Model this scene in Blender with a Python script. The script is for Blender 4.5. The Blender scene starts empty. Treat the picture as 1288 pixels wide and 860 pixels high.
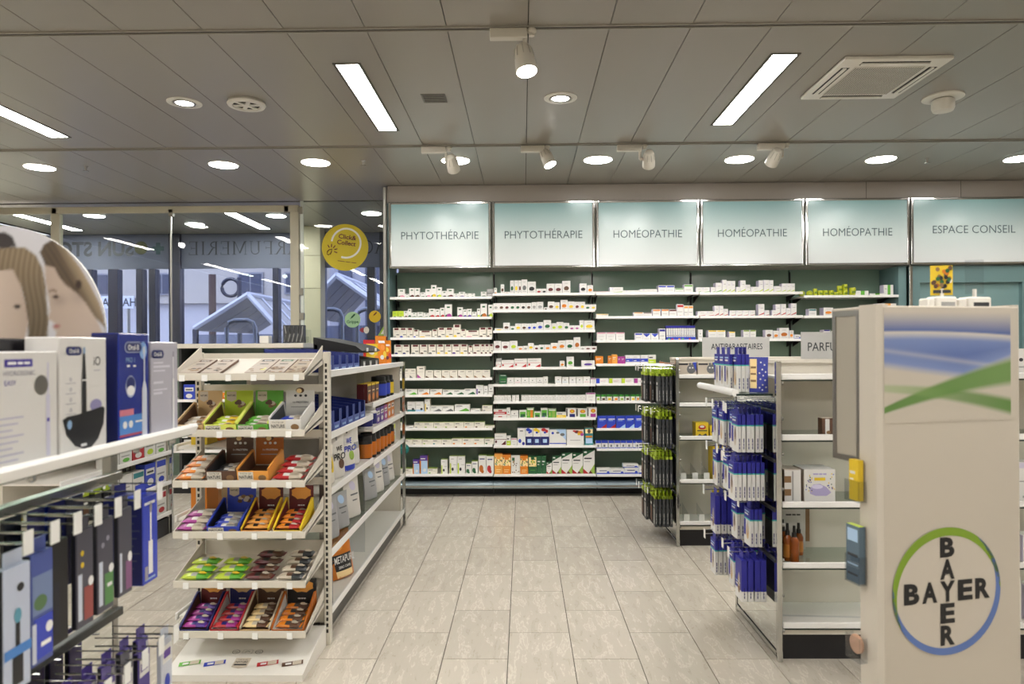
import bpy, bmesh, math, random
from mathutils import Vector, Matrix
random.seed(7)
SC = bpy.context.scene
COL = SC.collection
# ------------------------------------------------------------------ camera
W, H, F = 1288.0, 860.0, 880.0
CAM = Vector((0, 0, 1.43))
YAW, ROLL = math.radians(0.9), math.radians(0.33)
HORIZON = 437.0
fwd = Vector((-math.sin(YAW), math.cos(YAW), 0))
rt0 = Vector((math.cos(YAW), math.sin(YAW), 0)); up0 = Vector((0, 0, 1))
rgt = rt0 * math.cos(ROLL) - up0 * math.sin(ROLL)
upv = up0 * math.cos(ROLL) + rt0 * math.sin(ROLL)
cd = bpy.data.cameras.new('camera'); cam = bpy.data.objects.new('camera', cd); COL.objects.link(cam)
cd.sensor_width = 36; cd.lens = F / W * 36; cd.shift_y = (HORIZON - H / 2) / W
cd.clip_start = 0.05; cd.clip_end = 300
mw = Matrix((( rgt.x, upv.x, -fwd.x, CAM.x), (rgt.y, upv.y, -fwd.y, CAM.y), (rgt.z, upv.z, -fwd.z, CAM.z), (0, 0, 0, 1)))
cam.matrix_world = mw
cd.dof.use_dof = True; cd.dof.focus_distance = 5.2; cd.dof.aperture_fstop = 3.4
SC.camera = cam
# ------------------------------------------------------------------ view, world
SC.view_settings.view_transform = 'Standard'; SC.view_settings.look = 'None'
SC.view_settings.gamma = 1.0; SC.view_settings.use_curve_mapping = False
SC.view_settings.exposure = 1.17
wd = bpy.data.worlds.new('overcast_sky'); SC.world = wd; wd.use_nodes = True
bg = wd.node_tree.nodes['Background']
bg.inputs['Color'].default_value = (0.83, 0.85, 1.0, 1); bg.inputs['Strength'].default_value = 1.7
SC.cycles.max_bounces = 7; SC.cycles.diffuse_bounces = 4; SC.cycles.glossy_bounces = 4
SC.cycles.transparent_max_bounces = 16; SC.cycles.transmission_bounces = 4
SC.cycles.sample_clamp_indirect = 4.0; SC.cycles.caustics_reflective = False; SC.cycles.caustics_refractive = False
# light levels of the place (watts / emission strengths)
E_STRIP, E_DOWN, E_SMALL, W_SPOT = 31.0, 24.0, 18.0, 9.5
LAMP = (1.0, 0.968, 0.915)

# ------------------------------------------------------------------ pixel -> place
def ray(x, y):
    return fwd + rgt * ((x - W / 2) / F) + upv * ((HORIZON - y) / F)
def atY(x, y, Y):
    d = ray(x, y); return CAM + d * (Y / d.y)
def atX(x, y, X):
    d = ray(x, y); return CAM + d * (X / d.x)
def atZ(x, y, Z):
    d = ray(x, y); return CAM + d * ((Z - CAM.z) / d.z)

# ------------------------------------------------------------------ materials
def lin(h):
    if isinstance(h, str):
        h = h.lstrip('#'); h = [int(h[i:i + 2], 16) / 255 for i in (0, 2, 4)]
    return tuple(c / 12.92 if c <= .04045 else ((c + .055) / 1.055) ** 2.4 for c in h)
MATS = {}
def mat(name, col, rough=.5, metal=0, spec=.5, emit=None, estr=0, coat=0, alpha=None, var=0):
    if name in MATS: return MATS[name]
    m = bpy.data.materials.new(name); m.use_nodes = True
    nt = m.node_tree; b = nt.nodes['Principled BSDF']
    c = lin(col)
    b.inputs['Base Color'].default_value = (*c, 1); b.inputs['Roughness'].default_value = rough
    b.inputs['Metallic'].default_value = metal; b.inputs['Specular IOR Level'].default_value = spec
    b.inputs['Coat Weight'].default_value = coat
    if var:
        tc = nt.nodes.new('ShaderNodeTexCoord'); n = nt.nodes.new('ShaderNodeTexNoise')
        n.inputs['Scale'].default_value = 9; n.inputs['Detail'].default_value = 4
        mx = nt.nodes.new('ShaderNodeMix'); mx.data_type = 'RGBA'
        mx.inputs['A'].default_value = (*[v * (1 - var) for v in c], 1); mx.inputs['B'].default_value = (*[min(1, v * (1 + var)) for v in c], 1)
        nt.links.new(tc.outputs['Object'], n.inputs['Vector']); nt.links.new(n.outputs['Fac'], mx.inputs['Factor'])
        nt.links.new(mx.outputs['Result'], b.inputs['Base Color'])
    if emit:
        b.inputs['Emission Color'].default_value = (*emit, 1); b.inputs['Emission Strength'].default_value = estr
    MATS[name] = m; return m
def glass(name, tint, refl=1.0, rough=.0, ior=1.5):
    if name in MATS: return MATS[name]
    m = bpy.data.materials.new(name); m.use_nodes = True; nt = m.node_tree; nt.nodes.clear()
    o = nt.nodes.new('ShaderNodeOutputMaterial'); mx = nt.nodes.new('ShaderNodeMixShader')
    t = nt.nodes.new('ShaderNodeBsdfTransparent'); g = nt.nodes.new('ShaderNodeBsdfGlossy'); fr = nt.nodes.new('ShaderNodeFresnel')
    ml = nt.nodes.new('ShaderNodeMath'); ml.operation = 'MULTIPLY'; ml.inputs[1].default_value = refl
    t.inputs['Color'].default_value = (*tint, 1); g.inputs['Roughness'].default_value = rough; fr.inputs['IOR'].default_value = ior
    ge = nt.nodes.new('ShaderNodeNewGeometry'); sb = nt.nodes.new('ShaderNodeMath'); sb.operation = 'SUBTRACT'; sb.inputs[0].default_value = refl; nt.links.new(ge.outputs['Backfacing'], sb.inputs[1]); sb.use_clamp = refl <= 1; nt.links.new(sb.outputs[0], ml.inputs[1])  # one reflection per sheet, at its entry face
    nt.links.new(fr.outputs[0], ml.inputs[0]); nt.links.new(ml.outputs[0], mx.inputs[0])
    nt.links.new(t.outputs[0], mx.inputs[1]); nt.links.new(g.outputs[0], mx.inputs[2]); nt.links.new(mx.outputs[0], o.inputs[0])
    MATS[name] = m; return m
def frosted(name, col, trans=.5):
    if name in MATS: return MATS[name]
    m = bpy.data.materials.new(name); m.use_nodes = True; nt = m.node_tree; nt.nodes.clear()
    o = nt.nodes.new('ShaderNodeOutputMaterial'); mx = nt.nodes.new('ShaderNodeMixShader'); mx.inputs[0].default_value = trans
    d = nt.nodes.new('ShaderNodeBsdfDiffuse'); t = nt.nodes.new('ShaderNodeBsdfTranslucent')
    d.inputs['Color'].default_value = (*lin(col), 1); t.inputs['Color'].default_value = (*lin(col), 1)
    nt.links.new(d.outputs[0], mx.inputs[1]); nt.links.new(t.outputs[0], mx.inputs[2]); nt.links.new(mx.outputs[0], o.inputs[0])
    MATS[name] = m; return m
def colmat(name='printed_sheet', rough=.4):
    if name in MATS: return MATS[name]
    m = bpy.data.materials.new(name); m.use_nodes = True; nt = m.node_tree
    a = nt.nodes.new('ShaderNodeAttribute'); a.attribute_name = 'print'
    b = nt.nodes['Principled BSDF']; b.inputs['Roughness'].default_value = rough
    nt.links.new(a.outputs['Color'], b.inputs['Base Color']); MATS[name] = m; return m
def tilemat():
    m = bpy.data.materials.new('stoneware_tile'); m.use_nodes = True; nt = m.node_tree; b = nt.nodes['Principled BSDF']
    tc = nt.nodes.new('ShaderNodeTexCoord'); oi = nt.nodes.new('ShaderNodeObjectInfo'); vm = nt.nodes.new('ShaderNodeVectorMath'); vm.operation = 'MULTIPLY_ADD'
    cx = nt.nodes.new('ShaderNodeCombineXYZ')
    for i in range(3): nt.links.new(oi.outputs['Random'], cx.inputs[i])
    vm.inputs[1].default_value = (31, 47, 13)
    nt.links.new(cx.outputs[0], vm.inputs[0]); nt.links.new(tc.outputs['Object'], vm.inputs[2])
    mp = nt.nodes.new('ShaderNodeMapping'); mp.inputs['Rotation'].default_value = (0, 0, .9); mp.inputs['Scale'].default_value = (13, 3.2, 1)
    nt.links.new(vm.outputs[0], mp.inputs['Vector'])
    n = nt.nodes.new('ShaderNodeTexNoise'); n.inputs['Scale'].default_value = 1.6; n.inputs['Detail'].default_value = 5; n.inputs['Roughness'].default_value = .6; n.inputs['Distortion'].default_value = .35
    nt.links.new(mp.outputs[0], n.inputs['Vector'])
    r = nt.nodes.new('ShaderNodeValToRGB'); e = r.color_ramp.elements
    e[0].position = .25; e[0].color = (*lin('b7afa2'), 1); e[1].position = .8; e[1].color = (*lin('c7bfb1'), 1)
    for po, co in ((.36, 'bdb5a8'), (.375, 'b0a798'), (.39, 'bfb7aa'), (.545, 'c1b9ac'), (.57, 'd3ccbf'), (.6, 'c2baad'), (.66, 'c4bcaf'), (.68, 'd0c9bc'), (.7, 'c4bcaf')):
        x = e.new(po); x.color = (*lin(co), 1)
    nt.links.new(n.outputs['Fac'], r.inputs['Fac'])
    hs = nt.nodes.new('ShaderNodeHueSaturation'); mr = nt.nodes.new('ShaderNodeMapRange'); mr.inputs['To Min'].default_value = .95; mr.inputs['To Max'].default_value = 1.04
    nt.links.new(oi.outputs['Random'], mr.inputs['Value']); nt.links.new(mr.outputs[0], hs.inputs['Value']); nt.links.new(r.outputs[0], hs.inputs['Color'])
    nt.links.new(hs.outputs[0], b.inputs['Base Color'])
    b.inputs['Roughness'].default_value = .24; b.inputs['Specular IOR Level'].default_value = .45
    return m
PAL = dict(w='dcdbd8', c='ddd8cd', k='1b1b1d', g='5ea83a', G='1f5a35', r='b3272d', R='5e1f22', b='2f45b8', B='1d2268', y='e0c02c', Y='b4cc2e',
           o='d9801f', O='b0621d', n='5c4030', p='5a3a92', P='cf8aa0', t='2f7f86', s='9c9c9a', l='a9c6e4', m='a3388e', S='6a6c6e', d='34363a', T='c8a878',
           H='586c7c', i='2a2a92', v='c9c4d8', e='c4b9a8', a='8a6a48', q='48b8b0', u='dfe86a', z='f3d9a0', x='bfd7e8', j='ecc4cf', h='8fae4a', f='e6a048')
def pal(c, rough=.45):
    return mat('paper_' + PAL[c], PAL[c], rough)
CHROME = mat('chrome', 'c4c4c2', .12, 1)
STEEL = mat('brushed_steel', 'a3a19c', .32, 1)
MIRROR = mat('mirror_glass', 'e4e6e4', .015, 1)
WHITE = mat('white_lacquer', 'e4e1da', .35)
RAIL = mat('white_price_rail', 'eeedeb', .3)
BEIGE = mat('beige_metal', 'd4cec2', .45, var=.03)
CREAM = mat('cream_metal', 'd6d0c4', .4)
BLACK = mat('black_plinth', '17161a', .5)
GRAPH = mat('graphite_plinth', '55524e', .45)
DKGL = mat('dark_glass_edge', '24302c', .1)
GLASS = glass('clear_glass', (.93, .97, .95), 1.0)
ACRYL = glass('clear_acrylic', (.9, .91, .92), 1.0)
def emis(name, col, st):
    return mat(name, 'ffffff', .5, emit=col, estr=st)

# ------------------------------------------------------------------ mesh builder
class MB:
    def __init__(s): s.v = []; s.f = []; s.m = []; s.mats = []; s.xf = None
    def mi(s, m):
        if m not in s.mats: s.mats.append(m)
        return s.mats.index(m)
    def add(s, vs, fs, m):
        o = len(s.v)
        for p in vs:
            p = Vector(p); s.v.append(s.xf @ p if s.xf else p)
        k = s.mi(m)
        for f in fs: s.f.append(tuple(o + i for i in f)); s.m.append(k)
        return s
    def box(s, x0, x1, y0, y1, z0, z1, m, ch=0):
        if x0 > x1: x0, x1 = x1, x0
        if y0 > y1: y0, y1 = y1, y0
        if z0 > z1: z0, z1 = z1, z0
        if ch <= 0:
            return s.add([(x0, y0, z0), (x1, y0, z0), (x1, y1, z0), (x0, y1, z0), (x0, y0, z1), (x1, y0, z1), (x1, y1, z1), (x0, y1, z1)],
                         [(0, 3, 2, 1), (4, 5, 6, 7), (0, 1, 5, 4), (1, 2, 6, 5), (2, 3, 7, 6), (3, 0, 4, 7)], m)
        bm = bmesh.new(); bmesh.ops.create_cube(bm, size=1)
        for v in bm.verts: v.co = Vector(((x0 + x1) / 2 + v.co.x * (x1 - x0), (y0 + y1) / 2 + v.co.y * (y1 - y0), (z0 + z1) / 2 + v.co.z * (z1 - z0)))
        bmesh.ops.bevel(bm, geom=bm.edges[:], offset=ch, segments=2 if ch > .006 else 1, affect='EDGES', profile=.5)
        bm.verts.index_update()
        s.add([v.co.copy() for v in bm.verts], [tuple(v.index for v in f.verts) for f in bm.faces], m); bm.free(); return s
    def poly(s, pts, m): return s.add(pts, [tuple(range(len(pts)))], m)
    def prism(s, pts, ax, a, b, m):
        """pts: 2-D outline; extruded along ax ('x','y','z') from a to b"""
        def P(p, t): return {'x': (t, p[0], p[1]), 'y': (p[0], t, p[1]), 'z': (p[0], p[1], t)}[ax]
        n = len(pts)
        return s.add([P(p, a) for p in pts] + [P(p, b) for p in pts], [tuple(range(n))[::-1], tuple(range(n, 2 * n))] + [(i, (i + 1) % n, n + (i + 1) % n, n + i) for i in range(n)], m)
    def tube(s, pts, r, m, n=8, closed=False):
        pts = [Vector(p) for p in pts]; N = len(pts); rings = []
        for i, p in enumerate(pts):
            a = pts[i - 1] if (i > 0 or closed) else p; b = pts[(i + 1) % N] if (i < N - 1 or closed) else p
            t = (b - a).normalized(); u = t.cross(Vector((0, 0, 1)))
            if u.length < .05: u = t.cross(Vector((1, 0, 0)))
            u.normalize(); w = t.cross(u); rr = r[i] if isinstance(r, (list, tuple)) else r
            rings.append([p + (u * math.cos(2 * math.pi * k / n) + w * math.sin(2 * math.pi * k / n)) * rr for k in range(n)])
        vs = [q for g in rings for q in g]; fs = []
        for i in range(N if closed else N - 1):
            j = (i + 1) % N
            for k in range(n): fs.append((i * n + k, i * n + (k + 1) % n, j * n + (k + 1) % n, j * n + k))
        if not closed: fs += [tuple(range(n))[::-1], tuple((N - 1) * n + k for k in range(n))]
        return s.add(vs, fs, m)
    def lathe(s, c, prof, m, n=16, ax=None, cap=True):
        """prof: [(radius, height)] about axis ax (default +z) at c"""
        c = Vector(c); ax = Vector(ax or (0, 0, 1)).normalized(); u = ax.cross(Vector((0, 1, 0)))
        if u.length < .05: u = ax.cross(Vector((1, 0, 0)))
        u.normalize(); w = ax.cross(u); vs = []; fs = []
        for r, h in prof: vs += [c + ax * h + (u * math.cos(2 * math.pi * k / n) + w * math.sin(2 * math.pi * k / n)) * r for k in range(n)]
        for i in range(len(prof) - 1):
            for k in range(n): fs.append((i * n + k, i * n + (k + 1) % n, (i + 1) * n + (k + 1) % n, (i + 1) * n + k))
        if cap: fs += [tuple(range(n))[::-1], tuple((len(prof) - 1) * n + k for k in range(n))]
        return s.add(vs, fs, m)
    def disc(s, o, u, v, ru, rv, m, n=20, a0=0, a1=2 * math.pi, inner=0):
        o, u, v = Vector(o), Vector(u), Vector(v)
        if inner or a1 - a0 < 6.28:
            out = [o + u * ru * math.cos(a0 + (a1 - a0) * k / n) + v * rv * math.sin(a0 + (a1 - a0) * k / n) for k in range(n + 1)]
            inn = [o + u * ru * inner * math.cos(a0 + (a1 - a0) * k / n) + v * rv * inner * math.sin(a0 + (a1 - a0) * k / n) for k in range(n + 1)]
            return s.add(out + inn, [(k, k + 1, n + 2 + k, n + 1 + k) for k in range(n)], m)
        return s.poly([o + u * ru * math.cos(2 * math.pi * k / n) + v * rv * math.sin(2 * math.pi * k / n) for k in range(n)], m)
    def rect(s, o, u, v, u0, v0, u1, v1, m):
        o, u, v = Vector(o), Vector(u), Vector(v)
        return s.poly([o + u * u0 + v * v0, o + u * u1 + v * v0, o + u * u1 + v * v1, o + u * u0 + v * v1], m)
    def text(s, txt, o, u, v, w, cap, m, bold=0, mirror=False, center=True):
        """flat lettering: origin o = centre, u right, v up, total width w (None keeps shape), capital height cap"""
        vs, fs, wd_ = glyphs(txt, bold); k = cap / CAPH; kx = k if w is None else w / wd_
        o, u, v = Vector(o), Vector(u), Vector(v); off = wd_ / 2 if center else 0; sg = -1 if mirror else 1
        return s.add([o + u * ((x - off) * kx * sg) + v * (y * k - (cap / 2 if center else 0)) for x, y in vs], fs, m)
    def bars(s, o, u, v, w, cap, m):
        """a line of print too small to read: short dashes"""
        o, u, v = Vector(o), Vector(u), Vector(v)
        for a, c in ((-.5, -.12), (-.06, .18), (.24, .5)): s.poly([o + u * a * w - v * cap * .36, o + u * c * w - v * cap * .36, o + u * c * w + v * cap * .36, o + u * a * w + v * cap * .36], m)
        return s
    def mesh(s, name, sharp=35):
        me = bpy.data.meshes.new(name); me.from_pydata([tuple(p) for p in s.v], [], s.f)
        for m in s.mats: me.materials.append(m)
        me.polygons.foreach_set('material_index', s.m)
        bm = bmesh.new(); bm.from_mesh(me); bmesh.ops.recalc_face_normals(bm, faces=bm.faces[:]); bm.to_mesh(me); bm.free()
        me.polygons.foreach_set('use_smooth', [True] * len(me.polygons)); me.set_sharp_from_angle(angle=math.radians(sharp))
        me.update(); return me
    def part(s, name, parent, label=None):
        """link as a child; coordinates were given in the place's frame unless the root is turned (then local)"""
        L = ORG.get(parent.name, Vector())
        s.v = [p - L for p in s.v]
        o = bpy.data.objects.new(name, s.mesh(name)); COL.objects.link(o); o.parent = parent; ORG[o.name] = L
        if label: o['label'] = label
        return o
    def solo(s, name, label=None, cat=None, group=None, kind=None):
        """link as a top-level thing, origin at the bottom centre"""
        xs = [p.x for p in s.v]; ys = [p.y for p in s.v]; zs = [p.z for p in s.v]
        L = Vector(((min(xs) + max(xs)) / 2, (min(ys) + max(ys)) / 2, min(zs)))
        s.v = [p - L for p in s.v]
        o = bpy.data.objects.new(name, s.mesh(name)); COL.objects.link(o); o.location = L; ORG[o.name] = L
        return tag(o, label, cat, group, kind)
ORG = {}
GLY = {}
def glyphs(txt, bold=0):
    if (txt, bold) in GLY: return GLY[(txt, bold)]
    cu = bpy.data.curves.new('glyph', 'FONT'); cu.body = txt; cu.size = 1; cu.offset = bold; cu.resolution_u = 3
    ob = bpy.data.objects.new('glyph', cu); me = bpy.data.meshes.new_from_object(ob)
    vs = [(v.co.x, v.co.y) for v in me.vertices]; fs = [tuple(p.vertices) for p in me.polygons]
    x0 = min(a for a, b in vs); x1 = max(a for a, b in vs)
    vs = [(a - x0, b) for a, b in vs]
    bpy.data.objects.remove(ob); bpy.data.curves.remove(cu); bpy.data.meshes.remove(me)
    GLY[(txt, bold)] = (vs, fs, x1 - x0); return GLY[(txt, bold)]
CAPH = 1.0
CAPH = max(b for a, b in glyphs('H')[0])
def tag(o, label=None, cat=None, group=None, kind=None):
    if label: o['label'] = label
    if cat: o['category'] = cat
    if group: o['group'] = group
    if kind: o['kind'] = kind
    return o
def thing(name, label, cat, loc=(0, 0, 0), group=None, kind=None):
    o = bpy.data.objects.new(name, None); COL.objects.link(o); o.location = loc; o.empty_display_size = .05
    ORG[o.name] = Vector(loc); return tag(o, label, cat, group, kind)
def copy_tree(o, loc, label=None, parent=None):
    c = o.copy(); COL.objects.link(c)
    if parent is None: c.location = loc; ORG[c.name] = Vector(loc)
    else: c.parent = parent
    if label: c['label'] = label
    for ch in list(o.children): copy_tree(ch, loc, None, c)
    return c
def printed(name, o, u, v, nu, nv, fn, parent=None, keep=None, m=None):
    """a printed sheet: grid with per-vertex ink colour; o = lower-left corner, u/v = full edge vectors"""
    o, u, v = Vector(o), Vector(u), Vector(v); L = ORG.get(parent.name, Vector()) if parent else Vector()
    vs = [tuple(o + u * (i / nu) + v * (j / nv) - L) for j in range(nv + 1) for i in range(nu + 1)]
    fs = [(j * (nu + 1) + i, j * (nu + 1) + i + 1, (j + 1) * (nu + 1) + i + 1, (j + 1) * (nu + 1) + i) for j in range(nv) for i in range(nu)
          if keep is None or keep((i + .5) / nu, (j + .5) / nv)]
    me = bpy.data.meshes.new(name); me.from_pydata(vs, [], fs)
    at = me.color_attributes.new('print', 'FLOAT_COLOR', 'POINT'); buf = []
    for j in range(nv + 1):
        for i in range(nu + 1): buf += [*fn(i / nu, j / nv), 1]
    at.data.foreach_set('color', buf); me.materials.append(m or colmat()); me.update()
    ob = bpy.data.objects.new(name, me); COL.objects.link(ob)
    if parent: ob.parent = parent; ORG[ob.name] = L
    return ob
ORD = ['first', 'second', 'third', 'fourth', 'fifth', 'sixth', 'seventh', 'eighth', 'ninth', 'tenth', 'eleventh', 'twelfth', 'thirteenth', 'fourteenth', 'fifteenth',
       'sixteenth', 'seventeenth', 'eighteenth', 'nineteenth', 'twentieth', 'twenty-first', 'twenty-second', 'twenty-third', 'twenty-fourth', 'twenty-fifth', 'twenty-sixth', 'twenty-seventh', 'twenty-eighth', 'twenty-ninth', 'thirtieth']
X3, Y3, Z3 = Vector((1, 0, 0)), Vector((0, 1, 0)), Vector((0, 0, 1))
# ================================================================== THE SETTING
CEIL = 3.0
XL, XR, YN, YB, YW, YF = -6.5, 6.5, -3.0, 7.14, 7.41, 9.45
ft = thing('floor', 'pale beige stoneware tiled floor with staggered joints', 'floor', (0, 0, 0), kind='structure')
b = MB(); b.box(XL, XR, YN, 10.2, -.05, -.006, mat('dark_grout', '2e2a24', .8)); b.part('grout_bed', ft)
TM = tilemat(); TW, TL = .3008, .594
b = MB(); b.box(-TW / 2 + .0019, TW / 2 - .0019, -TL / 2 + .0019, TL / 2 - .0019, -.012, 0, TM); tme = b.mesh('tile')
tx0 = atZ(637.4, 860, 0).x; ty0 = atZ(700, 828.6, 0).y; n = 0
rest = MB()
for i in range(-21, 22):
    cx = tx0 + (i + .5) * TW
    if cx - TW / 2 < XL or cx + TW / 2 > XR: continue
    for j in range(-11, 17):
        cy = ty0 + (j + .5) * TL + (0 if i % 2 else TL / 2)
        if cy - TL / 2 < YN or cy + TL / 2 > 9.4: continue
        near = 2.0 < cy < 6.9 and abs(cx + .05) < .78 * cy and -2.75 < cx < 2.5 and not (-1.6 < cx < -1.1 and 3.3 < cy < 5.8) and not (cx > 1.4 and cy > 3.2) and n < 290
        if near:
            o = bpy.data.objects.new('tile', tme); COL.objects.link(o); o.parent = ft; o.location = (cx, cy, 0); n += 1
        else:
            rest.box(cx - TW / 2 + .0014, cx + TW / 2 - .0014, cy - TL / 2 + .0016, cy + TL / 2 - .0016, -.012, 0, TM)
o = rest.part('tile_field', ft); o['kind'] = 'stuff'

# ceiling: metal plank panels between two lighting rails
CP = mat('ceiling_panel_enamel', '908b82', .28, spec=.5)
ce = thing('ceiling', 'grey enamelled metal plank ceiling', 'ceiling', (0, 0, CEIL), kind='structure')
b = MB(); b.box(XL, XR, YN, YF + .1, CEIL + .012, CEIL + .1, mat('ceiling_void', '14130f', .9)); b.part('ceiling_slab', ce)
RY1, RY2 = 3.428, 5.418; PW = .4
def panel(x0, x1, y0, y1):
    b = MB(); b.box(x0 + .0022, x1 - .0022, y0 + .016, y1 - .016, CEIL, CEIL + .012, CP); b.part('ceiling_panel', ce)
rest = MB()
for k in range(-18, 18):
    x0 = .035 + PW * k; x1 = x0 + PW
    if x1 > XR or x0 < XL: continue
    if -3 <= x0 < 2.9: panel(x0, x1, RY1 - 1.99, RY1)
    else: rest.box(x0 + .002, x1 - .002, RY1 - 1.97, RY1 - .016, CEIL, CEIL + .012, CP)
    if abs(x0) < 4.5: panel(x0, x1, RY1, RY2)
    else: rest.box(x0 + .002, x1 - .002, RY1 + .016, RY2 - .016, CEIL, CEIL + .012, CP)
    y2 = YW if x0 < -1.3 else 6.8
    panel(x0, x1, RY2, y2)
    if x0 < -1.3: panel(x0, x1, YW + .03, YF)
    rest.box(x0 + .002, x1 - .002, YN, RY1 - 2.02, CEIL, CEIL + .012, CP)
    if x0 >= -1.3: rest.box(x0 + .002, x1 - .002, 6.79, YB, CEIL, CEIL + .012, CP)
o = rest.part('ceiling_panel_field', ce); o['kind'] = 'stuff'
DARKTR = mat('track_groove', '3a3733', .5); TRK = mat('track_white', '9a968c', .4)
def track(Y, nm, lab):
    t = thing(nm, lab, 'lighting track', (0, Y, CEIL - .012))
    b = MB(); b.box(-5.6, 5.6, Y - .018, Y - .01, CEIL - .008, CEIL + .012, TRK); b.box(-5.6, 5.6, Y + .01, Y + .018, CEIL - .01, CEIL + .012, TRK); b.part('track_profile', t)
    b = MB(); b.box(-5.6, 5.6, Y - .0098, Y + .0098, CEIL - .004, CEIL + .01, DARKTR); b.part('track_slot', t)
track(RY1, 'lighting_track', 'long white lighting track holding the single spotlight, nearer of two')
track(RY2, 'lighting_track', 'long white lighting track holding four spotlights before the shelf wall')

# walls
WALLM = mat('warm_white_plaster', 'cfc9bd', .7, var=.03)
b = MB(); b.box(-1.27, XR, YB + .01, YB + .12, 0, CEIL, WALLM); b.solo('wall_back', 'plain wall behind the medicine shelving', 'wall', kind='structure')
b = MB(); b.box(XR, XR + .1, YN, YB, 0, CEIL, WALLM); b.solo('wall_right', 'plain warm white side wall by the counters', 'wall', kind='structure')
b = MB(); b.box(XL - .1, XL, YN, YF, 0, CEIL, WALLM); b.solo('wall_left', 'plain warm white side wall by the windows', 'wall', kind='structure')
b = MB(); b.box(XL, XR, YN - .1, YN, 0, CEIL, WALLM); b.solo('wall_rear', 'plain warm white wall opposite the medicine shelving', 'wall', kind='structure')
b = MB(); b.box(-.75, -.65, YB + .12, YF, 0, CEIL, WALLM); b.solo('wall_vestibule', 'pale end wall of the glazed vestibule', 'wall', kind='structure')

# glazed partition between shop and vestibule
FRM = mat('beige_window_frame', 'b9b39f', .4)
def zat(y, Y): return CAM.z + (HORIZON - y) / F * Y
def xat(x, Y): return atY(x, 300, Y).x
wtop = zat(256, YW)
w1 = thing('window_1', 'beige framed glass partition in front of the vestibule', 'window', (-4, YW, 0), kind='structure')
b = MB(); b.box(XL, xat(377, YW), YW - .03, YW + .03, wtop - .07, wtop, FRM, .004); b.box(XL, -1.3, YW - .03, YW + .03, 0, .12, FRM); b.part('window_frame', w1)
for a, c in ((66, 77), (366, 377)):
    b = MB(); b.box(xat(a, YW), xat(c, YW), YW - .032, YW + .032, .12, wtop - .07, FRM, .004); b.part('window_post', w1)
for a, c in ((-84, 66), (77, 214), (216.5, 366)):
    b = MB(); b.box(xat(a, YW) if a > 0 else XL, xat(c, YW), YW - .005, YW + .005, .12, wtop - .07, GLASS); b.part('pane', w1)
b = MB(); b.box(xat(214.4, YW), xat(216, YW), YW - .008, YW + .008, .12, wtop - .07, STEEL); b.part('glass_joint_strip', w1)
b = MB()
for (px, py) in ((70, 266), (216, 267), (361, 263), (378, 264), (379, 366), (380, 397)):
    p = atY(px, py, YW); b.box(p.x - .025, p.x + .025, YW - .03, YW + .02, p.z - .045, p.z + .03, mat('clamp_grey', '8d887c', .4), .003)
b.part('glass_clamp', w1)
d1 = thing('door_1', 'frameless clear glass door carrying the round yellow sticker', 'door', (-1.9, YW, 0), kind='structure')
b = MB(); b.box(xat(379, YW), -1.31, YW - .005, YW + .005, .02, wtop + .05, GLASS); b.part('pane', d1)
b = MB(); b.box(xat(378, YW), xat(382, YW), YW - .009, YW + .009, .02, wtop + .05, mat('glass_edge', 'd8ded8', .08)); b.part('glass_edge', d1)

# stickers on the door
def facing(p, r, m, n=40, z=0): return MB().disc((p.x, p.y + z, p.z), X3, Z3, r, r, m, n)
YEL = mat('sticker_yellow', 'c9b400', .5); MAR = mat('sticker_maroon', '5e1a14', .5); OFFW = mat('sticker_white', 'e6e4d8', .5)
p = atY(434, 311, YW - .012); R = 29.5 / F * YW
st = thing('door_sticker', 'large round yellow Click & Collect sticker on the glass door', 'sticker', (p.x, YW - .012, p.z - R))
b = MB(); b.lathe((p.x, p.y + .004, p.z), [(R, 0), (R, .002)], YEL, 48, ax=(0, -1, 0)); b.part('sticker_disc', st)
cx, cz = p.x + .012, p.z + .044
b = MB(); b.disc((cx, p.y - .001, cz), X3, Z3, R * .66, R * .66, OFFW, 40, math.radians(-110), math.radians(172), .88); b.part('ring_mark', st)
rot = math.radians(-8); uu = X3 * math.cos(rot) + Z3 * math.sin(rot); vv = Z3 * math.cos(rot) - X3 * math.sin(rot)
b = MB(); b.text('Click&', Vector((p.x + .028, p.y - .003, p.z + .108)), uu, vv, .19, .045, MAR, .02); b.text('Collect', Vector((p.x + .016, p.y - .003, p.z + .046)), uu, vv, .2, .045, MAR, .02); b.part('lettering', st)
b = MB(); q = Vector((p.x - .168, p.y - .003, p.z - .045))
for ang in (15, 50, 85, 120, -20): 
    dv = X3 * math.cos(math.radians(ang)) + Z3 * math.sin(math.radians(ang)); nv = Vector((-dv.z, 0, dv.x))
    o_ = q + X3 * .02 + Z3 * .012; b.poly([o_ + dv * .035 - nv * .005, o_ + dv * .07 - nv * .005, o_ + dv * .07 + nv * .005, o_ + dv * .035 + nv * .005], MAR)
hp = [(0, .03), (.04, .035), (.03, -.005), (.012, -.035), (-.002, -.03), (-.01, -.045), (-.035, -.03), (-.025, -.015), (-.03, 0)]
b.tube([q + X3 * a_ * .75 + Z3 * c_ * .75 for a_, c_ in hp], .004, MAR, 6, True); b.part('pointer_mark', st)
b = MB(); b.bars(Vector((p.x + .02, p.y - .003, p.z - .155)), uu, vv, .2, .009, MAR); b.part('small_print', st)
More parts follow.
